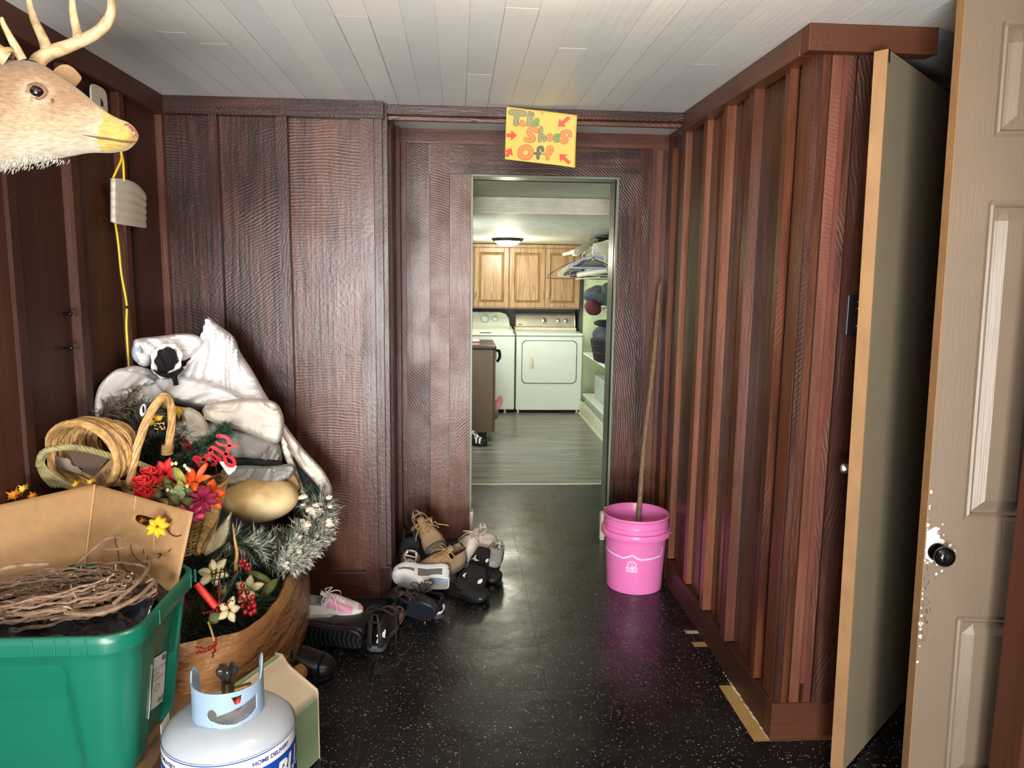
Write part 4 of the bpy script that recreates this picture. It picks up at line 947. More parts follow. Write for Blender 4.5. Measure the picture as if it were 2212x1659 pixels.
cloth_blob('maroon_garment','maroon cloth hanging over the front edge of the shelf','clothes',tuple(at(1281,664,Y=7.2)),(.075,.08,.065),MAR,4,T=Matrix.Rotation(radians(35),4,'Y'))
cloth_blob('black_garment','black cloth lying on top of the laundry basket','clothes',tuple(at(1305,698,Y=7.25)),(.09,.12,.030),BCL,5)
# top shelf with rod, box, hangers
ts=thing('closet_shelf_and_rod','cream closet shelf with bracket and hanging rod at top right of laundry room','shelf',(1.5,6.9,1.80))
mb=MB(); mb.add([V(p) for p in ((1.23,6.30,1.835),(1.779,6.30,1.845),(1.779,8.3,1.81),(1.20,8.3,1.80))]+[V(p) for p in ((1.23,6.30,1.80),(1.779,6.30,1.81),(1.779,8.3,1.775),(1.20,8.3,1.765))],[(0,1,2,3),(7,6,5,4),(0,4,5,1),(1,5,6,2),(2,6,7,3),(3,7,4,0)]); build('board',mb,[CREAM],ts,bevel=.003)
mb=MB(); mb.tube([(1.145,6.28,1.775),(1.145,8.4,1.76)],.018,16); build('rod',mb,[CREAM],ts)
mb=MB(); T=FT(6.30); mb.poly([(1.10,1.80),(1.24,1.83),(1.26,1.74),(1.20,1.715),(1.10,1.735)],.018,T=T,ztop=0); mb.box((1.20,6.31,1.66),(1.779,6.33,1.80)); build('bracket',mb,[CREAM],ts,bevel=.003)
def tilt_rail(a,b,w,h,m_,nm):
    mb=MB(); mb.tube([a,b],[w,w],4,smooth=False); return build(nm,mb,[m_],ts)
mb=MB(); A=at(1241,537,Y=6.5); B_=at(1287,514,Y=7.2); 
T=Matrix.Translation(A); d=(B_-A); mb.add([A,A+V((0,0,-.05)),B_+V((0,0,-.05)),B_,A+V((.05,.05,0)),A+V((.05,.05,-.05)),B_+V((.05,.05,-.05)),B_+V((.05,.05,0))],[(0,1,2,3),(4,7,6,5),(0,3,7,4),(1,5,6,2),(0,4,5,1),(3,2,6,7)]); build('sloping_rail',mb,[CREAM],ts,bevel=.003)
mb=MB(); A=at(1240,548,Y=6.7)
for i in range(3): mb.tube([A+V((.04*i,.2*i,.006*i)),A+V((.04*i+.03,.2*i+.15,.012))],.022,12)
build('rod_sleeve',mb,[CREAM],ts)
mb=MB(); c=at(1300,508,Y=7.3); mb.box((c.x-.08,7.2,1.822),(c.x+.16,7.5,1.895)); tag(build('black_box',mb,[BLACKPL],loc=(c.x,7.3,1.82),bevel=.004),'black box on the cream closet shelf near the ceiling','box')
# hangers
def hanger(w,h,rad,m_,label,group,body=False):
    o=thing('clothes_hanger',label,'hanger',(0,0,0),group); mb=MB()
    pts=smooth_pts([(0,0,-.02),(.01,0,-.04),(w*.25,0,-.04-h*.3),(w*.46,0,-.04-h*.75),(w*.5,0,-.04-h*.9),(w*.46,0,-.04-h),(0,0,-.04-h),(-w*.46,0,-.04-h),(-w*.5,0,-.04-h*.9),(-w*.46,0,-.04-h*.75),(-w*.25,0,-.04-h*.3),(-.01,0,-.04)],4)
    mb.tube(pts,rad,6); 
    if body: mb.add([V((-.05,.002,-.05)),V((.05,.002,-.05)),V((w*.42,.002,-.04-h*.82)),(V((w*.25,.002,-.04-h*.80))),V((.06,.002,-.04-h*.5)),V((-.06,.002,-.04-h*.5)),V((-w*.25,.002,-.04-h*.8)),V((-w*.42,.002,-.04-h*.82))],[(0,1,4,5),(1,2,3,4),(0,5,6,7)])
    build('frame',mb,[m_],o)
    mb=MB(); mb.tube(smooth_pts([(0,0,-.03),(0,0,.0),(.012,0,.012),(.024,0,.03),(.012,0,.046),(-.008,0,.042)],4),.0025,6); build('hook',mb,[STEEL],o)
    return o
def dup(root,loc,label,rz=0):
    r=root.copy(); COL.objects.link(r); r.location=loc; r.rotation_euler=(0,0,rz); r['label']=label
    for ch in list(root.children):
        c=ch.copy(); COL.objects.link(c); c.parent=r
        for g in ch.children: d=g.copy(); COL.objects.link(d); d.parent=c
    return r
HB=mat('pale_blue_plastic',srgb(140,158,182),.35,bump=0); HK=mat('black_hanger_plastic',srgb(24,24,28),.4,bump=0); HWt=mat('white_hanger_plastic',srgb(214,218,196),.35,bump=0); HPk=mat('pink_hanger_plastic',srgb(206,150,160),.35,bump=0)
GH='clothes hangers on the laundry closet rod'
def place(o,x,y,z,rz=0): o.location=(x,y,z); o.rotation_euler=(0,0,rz)
h1=hanger(.40,.10,.006,HB,'pale blue plastic hanger nearest the camera on the closet rod',GH); place(h1,1.148,6.40,1.745,radians(-14))
dup(h1,(1.148,6.50,1.742),'second pale blue hanger, just behind the front one',radians(-18)); dup(h1,(1.148,6.62,1.745),'third pale blue hanger, half hidden by the black ones',radians(-10))
h2=hanger(.42,.13,.006,HK,'black hanger with a wide solid body behind the blue hangers',GH,True); place(h2,1.148,6.56,1.72,radians(-12)); dup(h2,(1.14,6.72,1.70),'black solid hanger hanging lowest to the left',radians(-22))
h3=hanger(.42,.15,.005,HWt,'white plastic hanger farthest left in the bunch',GH); place(h3,1.12,6.8,1.72,radians(8)); dup(h3,(1.12,6.9,1.722),'white plastic hanger behind the farthest left one',radians(5)); dup(h3,(1.12,7.0,1.724),'rearmost white plastic hanger on the rod',radians(2))
h4=hanger(.60,.17,.0035,HK,'thin black wire hanger sticking out furthest over the oak cabinet',GH); place(h4,1.10,6.85,1.72,radians(-6))
h5=hanger(.40,.10,.006,HPk,'pink plastic hanger squeezed between the blue ones',GH); place(h5,1.148,6.45,1.746,radians(-16))
# ironing board like cream strut under hangers
mb=MB(); A=at(1247,594,Y=6.6); B_=at(1312,583,Y=6.5); mb.tube([A,B_],[.022,.026],6); mb.tube([at(1243,603,Y=6.6),at(1296,599,Y=6.5)],.005,6); tag(build('cream_folding_rack',mb,[CREAM],loc=A),'cream folding rack arm sticking out below the hangers','rack')
# ================================================================== SHOES
def basis(heel,toe,up):
    h=V(heel);x=(V(toe)-h); Ln=x.length; x.normalize(); u=V(up); y=u.cross(x).normalized(); z=x.cross(y)
    return Matrix(((x.x,y.x,z.x,h.x),(x.y,y.y,z.y,h.y),(x.z,y.z,z.z,h.z),(0,0,0,1))),Ln
HW=[(0,.30),(.02,.55),(.06,.70),(.15,.80),(.3,.78),(.42,.76),(.55,.86),(.68,1.0),(.78,.98),(.88,.82),(.95,.58),(.985,.36),(1,.18)]
def shoe(name,label,heel,toe,up,mats,W=.10,H=.075,kind='sneaker',cat='shoe',group='shoes piled by the doorway',lace=None,extra=None,soleh=.028,tread=False,toecap=None,logo=None,sole_label=None,collar=None,lining=None,side=None):
    """mats: sole, upper, lining"""
    M,Ln=basis(heel,toe,up); t=thing(name,label,cat,group=group,M=M); s_m,u_m,l_m=mats
    half=lambda a: W/2*interp(HW,a)
    curve=lambda a: W*.06*sin(a*pi*1.2)
    # ---- sole
    mb=MB(); ts=[0,.015,.04,.08,.15,.25,.35,.45,.55,.65,.75,.83,.9,.95,.98,1]
    o=[(Ln*a,half(a)*1.04+curve(a)) for a in ts]+[(Ln*a,-half(a)*1.04+curve(a)) for a in ts[::-1]]
    def zb(x): a=x/Ln; return .012*max(0,(a-.75)/.25)**2
    n=len(o); lev=[(.94,0),(1.0,.004),(1.02,soleh*.6),(1.0,soleh)]
    vs=[];fs=[]
    for sc,z in lev: vs+=[V((Ln*.5+(x-Ln*.5)*(1-(1-sc)*.5),y*sc,z+zb(x))) for x,y in o]
    for k in range(len(lev)-1): fs+=[(k*n+i,k*n+(i+1)%n,(k+1)*n+(i+1)%n,(k+1)*n+i) for i in range(n)]
    m_=len(ts)
    for k in range(m_-1): fs.append((k,2*m_-1-k,2*m_-2-k,k+1)); b=(len(lev)-1)*n; fs.append((b+k,b+k+1,b+2*m_-2-k,b+2*m_-1-k))
    mb.add(vs,fs,0,smooth=False); build('sole',mb,[s_m],t,local=True,bevel=.002,label=sole_label)
    if tread:
        mb=MB()
        for i in range(15):
            a=.05+.9*i/14; hw=half(a)*.82; x=Ln*a
            for sg in (-1,1):
                mb.add([V((x,curve(a),-.0025)),V((x+.006,curve(a),-.0025)),V((x-.010+.006,sg*hw+curve(a),-.0025)),V((x-.010,sg*hw+curve(a),-.0025)),
                        V((x,curve(a),.002)),V((x+.006,curve(a),.002)),V((x-.010+.006,sg*hw+curve(a),.002)),V((x-.010,sg*hw+curve(a),.002))],[(0,1,2,3),(0,4,5,1),(1,5,6,2),(3,2,6,7),(0,3,7,4)])
        build('tread',mb,[tread],t,local=True)
    # ---- upper
    boot=kind=='boot'; slide=kind=='slide'; slip=kind=='slip'
    def top(a):
        if boot: return interp([(0,H),(.06,H*1.0),(.30,H*1.0),(.42,H*.78),(.55,.085),(.7,.068),(.85,.055),(.95,.035),(1,.012)],a)
        return interp([(0,H*.86),(.06,H),(.15,H*.92),(.30,H*.82),(.42,H*1.05),(.55,H*.92),(.7,H*.66),(.82,H*.52),(.92,H*.38),(.98,H*.2),(1,H*.08)],a)
    ta=[0,.008,.02,.045,.08,.13,.19,.25,.31,.37,.43,.49,.55,.61,.67,.73,.79,.84,.88,.92,.95,.975,.99,1.0]
    if slide: ta=[a for a in ta if a>=.42]
    NJ=29; P=[]
    for a in ta:
        row=[]; w=half(a)*.99; h=top(a)
        for j in range(NJ):
            an=pi*j/(NJ-1); c,s=cos(an),sin(an)
            e=.55 if a>.45 else .38
            y=w*(abs(c)**e)*(1 if c>0 else -1); z=h*(abs(s)**(.62 if a>.45 else .8))
            if boot and a<.45: y*=(1-.22*(z/H)**1.5)
            if not boot and a<.42: y*=(1-.16*(z/max(h,.01)))
            if a==0: y*=.9
            p=V((Ln*a + (.004 if (a<.02) else 0)*(z/H), y+curve(a), soleh*.7+z+zb(Ln*a)))
            p+=V((0,0,1))*noise.noise(p*30+V(heel)*7)*.003*s
            row.append(p)
        P.append(row)
    o0,o1=(.03,.40) if not boot else (.03,.36)
    def skip(i,j):
        a=(ta[i]+ta[i+1])/2; q=(j+.5)/(NJ-1)
        if slide or slip: return (slide and False) or (slip and a<.5 and .2<q<.8 and a>.02)
        if o0<a<o1: return .26<q<.74
        if o1<=a<.55: return abs(q-.5)<.07
        return False
    mb=MB(); mb.grid(P,0,skip=skip,smooth=True)
    if side: 
        k0=0
        idx=0
        for i in range(len(ta)-1):
            for j in range(NJ-1):
                if skip(i,j): continue
                if side(ta[i],j/(NJ-1)): mb.m[idx]=1
                idx+=1
    build('upper',mb,[u_m]+([extra] if extra else [l_m]),t,local=True,solid=.004)
    # ---- insole / dark inside
    if not slide:
        mb=MB(); mb.add([V((Ln*a,(half(a)*.85)*sg+curve(a),soleh+.004+zb(Ln*a))) for a in (.03,.1,.2,.3,.4,.5,.6) for sg in (-1,1)],[(2*k,2*k+1,2*k+3,2*k+2) for k in range(6)]); build('insole',mb,[l_m],t,local=True)
        # padded collar rim
        ii=[i for i,a in enumerate(ta) if o0-.02<=a<=o1+.02]; jl=int(round(.26*(NJ-1))); jr=int(round(.74*(NJ-1)))
        pts=[P[i][jl] for i in ii]+[P[i][jr] for i in ii[::-1]]
        if not slip: mb=MB(); mb.tube(smooth_pts(pts,2,True),.0045,8,closed=True); build('collar',mb,[collar or l_m],t,local=True)
    if slide:
        mb=MB(); mb.add([V((Ln*a,(half(a)*.9)*sg+curve(a),soleh+.001)) for a in (.03,.1,.2,.3,.4,.5,.6,.8) for sg in (-1,1)],[(2*k,2*k+1,2*k+3,2*k+2) for k in range(7)]); build('footbed',mb,[l_m],t,local=True)
    # ---- tongue and laces
    if kind in('sneaker','boot') and lace:
        a0,a1=(.40,.66) if not boot else (.34,.60)
        mb=MB(); G=[]
        for k in range(7):
            a=a0-.06+(a1-a0+.02)*k/6; w=half(a)*.42; z=top(max(a,.42 if not boot else .36))+soleh*.7+zb(Ln*a)+(.016 if k==0 else .004 if k==1 else 0)-.002
            if k<2: z=max(z,top(.42 if not boot else .36)+soleh*.7)
            G.append([V((Ln*a-(.008 if k==0 else 0),curve(a)+w*q,z-abs(q)*.004)) for q in (-1,-.5,0,.5,1)])
        mb.grid(G); build('tongue',mb,[u_m],t,local=True,solid=.004)
        mb=MB(); rg=random.Random(hash(label)%999 if False else len(label))
        for k in range(6):
            a=a0+.02+(a1-a0-.02)*k/5; w=half(a)*.42; z=top(a)*(.99)+soleh*.7+zb(Ln*a)+.004
            for sg in (-1,1):
                b_=a+.045; mb.tube(smooth_pts([(Ln*a,curve(a)-sg*w,z-.006),(Ln*(a+b_)/2,curve(a),z+.003),(Ln*b_,curve(a)+sg*w,top(b_)+soleh*.7+zb(Ln*b_)-.003)],3),.0026,5)
        for sg in (-1,1):   # bow loops and loose ends
            a=a0; z=top(max(a,.42))+soleh*.7+.008
            mb.tube(smooth_pts([(Ln*a,curve(a),z),(Ln*a+.02,sg*.03,z+.012),(Ln*a+.01,sg*.062,z-.004+rg.uniform(-.01,.01)),(Ln*a-.012,sg*.055,z-.012),(Ln*a-.004,sg*.02,z+.002),(Ln*a,curve(a),z)],4),.0026,5)
            mb.tube(smooth_pts([(Ln*a,0,z),(Ln*a+.03,sg*.02,z+.004),(Ln*a+.05,sg*.055,z-.02),(Ln*a+.055,sg*.07,z-.045)],4),.0026,5)
        build('laces',mb,[lace],t,local=True)
    if toecap:
        mb=MB(); k0=[i for i,a in enumerate(ta) if a>=.83]; 
        Q=[[p+V((.002*max(0,(ta[i]-.8)/.2)+.001,(p.y-curve(ta[i]))*.04,.002)) for j,p in enumerate(P[i])] for i in k0]; mb.grid(Q); build('toe_cap',mb,[toecap],t,local=True,solid=.002)
    t['_L']=Ln; return t,(lambda a,q:P_at(P,ta,a,q,NJ,curve)),Ln
def P_at(P,ta,a,q,NJ,curve):
    i=min(range(len(ta)),key=lambda k:abs(ta[k]-a)); j=q*(NJ-1); j0=int(min(NJ-2,max(0,j))); f=j-j0
    i0=max(0,min(len(ta)-2,next((k for k in range(len(ta)-1) if ta[k+1]>=a),0))); fa=(a-ta[i0])/(ta[i0+1]-ta[i0]); fa=max(0,min(1,fa))
    A=P[i0][j0].lerp(P[i0][j0+1],f); B=P[i0+1][j0].lerp(P[i0+1][j0+1],f); return A.lerp(B,fa)
def rub(c,r=.35,**k): return mat('rubber',srgb(*c),r,bump=.2,bscale=90,**k)
WS=mat('white_rubber',srgb(226,226,228),.45,bump=.05); WL=mat('white_leather',srgb(232,230,226),.4,bump=.15,bscale=180); PKL=mat('pink_leather',srgb(236,164,194),.4,bump=.1); LIL=mat('lilac_rubber',srgb(196,180,206),.45); GRL=mat('grey_lining',srgb(132,138,140),.9,bump=.4,bscale=200)
BKR=mat('black_rubber',srgb(20,20,22),.38,bump=.15,bscale=70); BKM=mat('black_mesh_fabric',srgb(26,25,26),.75,bump=.5,bscale=260); BKI=mat('dark_inside',srgb(12,12,12),.9); NVY=mat('dark_navy_rubber',srgb(28,32,42),.5,bump=.4,bscale=40)
TANL=mat('tan_nubuck',srgb(156,130,100),.75,bump=.4,bscale=120,var=.18,scale=10); TLC=mat('tan_lace',srgb(178,142,92),.8); GSOL=mat('dusty_grey_rubber',srgb(104,96,84),.7,bump=.5); BRS=mat('brown_suede',srgb(78,52,34),.85,bump=.4,bscale=120); OFFW=mat('off_white_leather',srgb(214,202,190),.6,bump=.3,bscale=60,var=.1); GSU=mat('grey_fleece',srgb(140,136,130),.95,bump=.9,bscale=160); BLU=mat('pale_blue_lining',srgb(178,198,214),.7); DRED=mat('dark_red_leather',srgb(92,34,32),.45); GPAN=mat('grey_side_panel',srgb(112,110,106),.5); MARL=mat('dark_plum_lace',srgb(58,38,38),.8); PKI=mat('pinkish_lace',srgb(206,186,180),.8)
PNT=mat('white_print',srgb(226,222,216),.5,bump=0); NVP=mat('navy_print',srgb(54,60,86),.5,bump=0)
WLC=mat('white_lace',srgb(238,234,232),.7)
# 1-2 pink and white pair, one lying on the other
shoe('sneaker','grey-lilac sneaker lying under the pink and white one',(-.46,3.17,.05),(-.60+.2,3.30,.0),(0,-.5,.9),(LIL,LIL,GRL),W=.085,H=.05) if False else None
t,_,_=shoe('sneaker','lilac sole of a sneaker tipped sideways beneath the pink and white sneaker',(-.60,3.12,.012),(-.375,3.20,.012),(.1,-.75,.65),(LIL,PKL,GRL),W=.085,H=.055,lace=WLC)
t,pa,Ln=shoe('sneaker','pink and white sneaker with white laces on top of the black boots',(-.665,3.16,.098),(-.405,3.17,.080),(0,-.16,.98),(WS,WL,GRL),W=.098,H=.074,lace=WLC,extra=PKL,side=lambda a,q:(.42<a<.84 and (q<.44 or q>.56) and (q>.14 and q<.86)) or (a<.05) or (a>.9 and .3<q<.7),sole_label='white rubber sole')
# 3 black boot on its side with chevron tread
shoe('rain_boot','black rubber boot lying on its side with chevron heel tread toward the camera',(-.385,2.985,.055),(-.69,3.05,.055),(.10,.97,.1),(BKR,BKR,BKI),W=.105,H=.20,kind='boot',cat='boot',tread=mat('dark_blue_grey_tread',srgb(44,48,54),.5))
# 4 black boot toe
shoe('work_boot','round-toed black rubber boot lying nearest the cream container',(-.80,2.86,.012),(-.462,2.80,.012),(.0,-.15,.98),(BKR,BKR,BKI),W=.125,H=.13,kind='boot',cat='boot',toecap=BKR)
SHRL=mat('brown_shearling',srgb(150,108,62),.95,bump=1,bscale=140)
mb=MB(); c=at(646,1455,Z=.085); mb.ball(c,(.03,.03,.035),n=20,m=12,fn=lambda p,a,th:p*(1+.15*noise.noise(p*120))); tag(build('fleece_scrap',mb,[SHRL],loc=c),'scrap of curly brown fleece beside the round black boot','fleece')
# 5 high black shoe, heel toward camera, with white mark
t,pa,Ln=shoe('high_top_shoe','black high-top shoe standing heel to the camera with white emblem on its side',(-.335,2.99,.004),(-.290,3.27,.004),(0,0,1),(mat('scuffed_grey_rubber',srgb(72,72,74),.5),BKM,BKI),W=.10,H=.145,kind='boot',lace=MARL)
def onshoe(t,pa,pts,mats,name,w=None):
    mb=MB()
    vs=[pa(a,q) for a,q in pts]; c=V((0,0,0))
    c=V((t['_L']*.4,0,.03))
    vs=[p+(p-c).normalized()*.004 for p in vs]; mb.add(vs,[tuple(range(len(vs)))]); return build(name,mb,[mats],t,local=True)
mb=MB()
for arc in ([(.030,.010),(.022,.018),(.012,.012),(.012,.0),(.022,-.006),(.034,-.002)],[(.030,-.028),(.022,-.036),(.012,-.030),(.012,-.018),(.022,-.012),(.034,-.016)]): pass
def rstroke(mb,pts,w,fn):
    P=smooth_pts([V((x,y,0)) for x,y in pts],4) if len(pts)>2 else [V((x,y,0)) for x,y in pts]
    vs,fs=ribbon([(p.x,p.y) for p in P],w); mb.add([fn(p.x,p.y) for p in vs],fs)
f5=lambda x,y: V((-.003+.018*max(0,(-y-.012))*0+ (abs(y)*.25), y, .062+x))
mb=MB(); cx_=-.022
for pts in ([(-.012,.016),(.004,.008),(.004,-.008),(-.012,-.016)],): pass
rstroke(mb,[(.026,cx_-.013),(.010,cx_-.006),(.006,cx_+.004),(.014,cx_+.012),(.020,cx_+.004),(.012,cx_-.006),(.004,cx_-.016)],.0055,lambda a,b:V((-.0035+abs(b)*.45,b,.060+a)))
rstroke(mb,[(-.014,cx_+.010),(-.002,cx_+.006),(.004,cx_-.002)],.010,lambda a,b:V((-.0035+abs(b)*.45,b,.060+a)))
rstroke(mb,[(.004,cx_-.014),(.024,cx_-.017),(.034,cx_-.018)],.0055,lambda a,b:V((-.0035+abs(b)*.45,b,.060+a)))
build('emblem',mb,[PNT],t,local=True)
mb=MB(); mb.tube(smooth_pts([(-.262,3.18,.09),(-.255,3.08,.02),(-.25,3.0,.006),(-.225,2.965,.005),(-.19,3.03,.006),(-.175,3.09,.012)],5),.0022,5); tag(build('loose_lace',mb,[MARL],loc=(-.23,3.0,.004)),'loose dark lace trailing on the floor beside the black high-top','lace')
# 6 brown suede shoe behind it
shoe('suede_shoe','brown suede shoe tucked behind the black high-top with white emblem',(-.285,3.22,.02),(-.235,3.44,.03),(.45,-.2,.9),(GSOL,BRS,BKI),W=.095,H=.08,lace=MARL)
# 7 black shoe showing its navy sole
shoe('black_shoe','black shoe tipped over with its dark navy sole toward the camera',(-.325,3.36,.052),(-.10,3.235,.05),(.12,.93,.35),(NVY,BKM,BKI),W=.115,H=.075,lace=MARL,tread=NVY)
# 8 dark brown laced shoe under the white sneaker
shoe('dark_sneaker','very dark brown laced sneaker between the navy sole and the white sneaker',(-.06,3.37,.005),(-.25,3.45,.02),(.1,-.35,.9),(WS,mat('dark_brown_leather',srgb(34,26,26),.5),BKI),W=.09,H=.08,lace=MARL)
# 9 big white sneaker on its side
t,pa,Ln=shoe('running_shoe','large white running shoe with grey side panel lying on its side',(-.035,3.63,.098),(-.315,3.63,.098),(.02,-.93,-.34),(WS,WL,BLU),W=.122,H=.088,soleh=.034,lace=None,extra=GPAN,side=lambda a,q:(.12<a<.52 and .80<q<.97) or (.55<a<.85 and .86<q<.96),collar=WL)
mb=MB(); mb.ball((Ln*.40,0,.095),(.035,.020,.008)); build('tongue',mb,[BLU],t,local=True)
mb=MB()
for k in range(5):
    a=.46+.05*k; A_=pa(a,.40);B_=pa(a+.01,.60); mb.tube([A_+V((0,0,.003)),(A_+B_)/2+V((0,0,.008)),B_+V((0,0,.003))],.0026,5)
build('laces',mb,[WLC],t,local=True)
# 10 small white shoe with dark swoosh mark, heel to camera
t,pa,Ln=shoe('white_low_sneaker','white sneaker with heel toward camera and small dark swoosh, left end of the pile',(-.255,3.70,.035),(-.245,3.94,.03),(.25,-.2,.95),(OFFW,WL,OFFW),W=.095,H=.082,lace=None,collar=WL)
mb=MB(); rstroke(mb,[(.006,.022),(-.006,.014),(-.004,.004),(.006,-.006)],.0035,lambda a,b:V((-.004+abs(b)*.3,b,.055+a))); rstroke(mb,[(.013,.012),(.013,.002)],.004,lambda a,b:V((-.004+abs(b)*.3,b,.055+a))); build('emblem',mb,[NVP],t,local=True)
# 11 navy fuzzy boot with dark red toe
shoe('fuzzy_boot','charcoal fleece boot with dark red toe at the far left corner of the pile',(-.245,4.17,.10),(-.25,3.90,.0),(-.15,-.3,.9),(DRED,mat('charcoal_fleece',srgb(40,42,46),.95,bump=1,bscale=120),BKI),W=.12,H=.13,kind='boot',cat='boot',toecap=DRED)
# 12 tan boot standing toe down
t,pa,Ln=shoe('tan_boot','tan nubuck boot propped toe-down with grey sole, tallest in the shoe pile',(-.185,4.12,.145),(-.085,3.88,.065),(-.30,-.45,.8),(GSOL,TANL,BKI),W=.122,H=.125,kind='boot',cat='boot',lace=TLC,toecap=GSOL,collar=TANL)
# 13 tan boot lying
t,pa,Ln=shoe('tan_boot','tan nubuck boot with black collar lining lying across the pile',(.035,3.78,.09),(-.195,3.66,.03),(-.15,-.42,.85),(GSOL,TANL,BKI),W=.125,H=.115,kind='boot',cat='boot',lace=TLC,collar=mat('black_collar',srgb(14,14,16),.9,bump=.6,bscale=200))
mb=MB(); mb.tube(smooth_pts([(-.135,4.02,.20),(-.12,4.0,.225),(-.105,3.99,.215),(-.07,3.99,.21),(-.045,3.99,.205)],5),.003,6); mb.tube(smooth_pts([(-.13,4.0,.19),(-.135,3.99,.22),(-.14,3.99,.245)],4),.0045,6)
tag(build('boot_pull_loop',mb,[TLC],loc=(-.12,3.98,.25)),'tan lace ends sticking up from the propped boot','lace')
# 14 off white high shoe with pink laces
t,pa,Ln=shoe('white_high_top','off-white canvas high-top with greyish laces near the white door trim',(.155,4.0,.10),(.00,3.80,.06),(-.35,-.35,.85),(OFFW,OFFW,OFFW),W=.115,H=.10,kind='boot',lace=PKI,collar=OFFW)
cloth_blob('crumpled_sock','crumpled off-white sock lying against the white high-top','sock',(.155,3.93,.115),(.055,.06,.055),OFFW,9,amp=.3)
# 15 grey fleece shoe
shoe('fleece_slipper','grey fleece slipper at the right edge of the shoe pile',(.20,3.90,.06),(.14,3.70,.065),(.2,-.3,.9),(BKR,GSU,OFFW),W=.11,H=.085,kind='sneaker',cat='slipper')
# 16-19 black slides with white marks
def slide(label,heel,toe,up,marks=True,W=.105):
    t,pa,Ln=shoe('black_slide',label,heel,toe,up,(BKR,mat('black_felt',srgb(20,20,20),.95,bump=.8,bscale=220) if 'FELT' not in MATS else MATS['FELT'],BKI),W=W,H=.072,kind='slide',cat='slipper',group='black slides with white marks')
    if marks:
        c=V((Ln*.5,0,.02)); g=lambda a,q,e=.0035:(lambda p:p+(p-c).normalized()*e)(pa(a,q))
        mb=MB()
        def dot(a,q,ra,rq):
            mb.add([g(a+ra*cos(k*pi/8)*(1+.2*sin(2*k*pi/8)),q+rq*sin(k*pi/8)) for k in range(16)],[tuple(range(16))])
        dot(.74,.33,.060,.060); 
        P1=[(.84,.50),(.79,.56),(.76,.60)]; 
        for A_,B_ in (((.82,.52),(.76,.60)),((.76,.60),(.68,.60)),((.76,.60),(.78,.70))):
            n=6; pts=[(A_[0]+(B_[0]-A_[0])*k/n,A_[1]+(B_[1]-A_[1])*k/n) for k in range(n+1)]
            for (a1,q1),(a2,q2) in zip(pts,pts[1:]):
                mb.add([g(a1-.018,q1-.024),g(a1+.018,q1+.024),g(a2+.018,q2+.024),g(a2-.018,q2-.024)],[(0,1,2,3)])
        build('printed_mark',mb,[PNT],t,local=True)
    return t
slide('upper black slide with two white marks, beside the grey fleece slipper',(.14,3.86,.085),(.095,3.665,.058),(-.05,-.72,.68))
slide('lower black slide with two white marks, right of the white running shoe',(.12,3.72,.065),(.035,3.50,.02),(-.05,-.60,.78),W=.14)
slide('plain black slide lying flat under the grey fleece slipper',(.00,3.80,.003),(.225,3.70,.003),(0,0,1),marks=False)
slide('plain black slide flat on the floor at the front right of the pile',(-.08,3.62,.003),(.150,3.46,.003),(0,0,1),marks=False)
# small stones on the floor
STN=mat('pebble',srgb(190,150,100),.7)
for k,(px,py) in enumerate(((934,1329),(929,1338),(947,1327),(918,1345))):
    c=at(px,py,Z=.004); mb=MB(); mb.ball(c,(.006-.001*k,.005,.004),n=8,m=6); tag(build('pebble',mb,[STN],loc=(c.x,c.y,0)),['largest of the tan pebbles, touching the navy sole','tan pebble just in front of the largest one','tiny tan pebble furthest right of the navy sole','tiny tan pebble furthest left, closest to the camera'][k],'pebble','pebbles on the floor')
# laundry shoes
shoe('black_sneaker','black sneaker with white stripes under the brown cabinet in the laundry room',(.02,6.86,.003),(.27,6.80,.003),(0,0,1),(BKR,BKM,BKI),W=.10,H=.085,lace=WLC,group='laundry room shoes',extra=WL,side=lambda a,q:(int(a*20)%2==0 and .5<a<.75))
shoe('black_sneaker','black and white sneaker on the lid of the lowest bin',(1.70,7.25,.25),(1.44,7.30,.25),(0,0,1),(BKR,BKM,BKI),W=.10,H=.09,lace=WLC,group='laundry room shoes',extra=WL,side=lambda a,q:.5<a<.7)
# ================================================================== THE HEAP ON THE LEFT
# ---- green tote standing on a carton
TEAL=mat('green_plastic_tote',srgb(18,100,80),.33,bump=.12,bscale=220,var=.04,bdist=.0008)
CARD=mat('cardboard',srgb(156,120,80),.75,scale=40,var=.07,bump=.15,bscale=140,stretch=(1,1,1)); CARDD=mat('brown_carton',srgb(128,96,66),.8,var=.1,bump=.15,bscale=120)
ct=thing('cardboard_carton','brown cardboard carton with printed label supporting the green tote','box',(-1.03,2.0,0))
mb=MB(); mb.box((-1.28,1.76,0),(-.785,2.24,.275)); build('carton_body',mb,[CARDD],ct,bevel=.003)
LBL=mat('white_label',srgb(222,220,218),.5,bump=0,var=.02); INK=mat('grey_ink',srgb(96,94,94),.6,bump=0)
c=at(357,1568,X=-.784)
mb=MB(); mb.box((-.7848,c.y-.03,c.z-.025),(-.7838,c.y+.03,c.z+.02)); build('label',mb,[LBL],ct)
mb=MB(); [mb.box((-.7837,c.y-.024+.008*i,c.z-.02),(-.7833,c.y-.021+.008*i,c.z-.005+.004*(i%3))) for i in range(7)]; build('label_print',mb,[INK],ct)
TX0,TX1,TY0,TY1,TZ0,TZ1=-1.285,-.752,1.745,2.215,.28,.70
tote=thing('plastic_tote','large green plastic storage tote with handle recess and white label','storage tote',(-1.02,1.98,TZ0))
def rr(cx,cy,hx,hy,r,n=8):
    o=[]
    for sx_,sy_,a in ((1,1,0),(-1,1,90),(-1,-1,180),(1,-1,270)):
        for k in range(n+1):
            an=radians(a+90*k/n); o.append((cx+sx_*(hx-r)+r*cos(an),cy+sy_*(hy-r)+r*sin(an)))
    return o
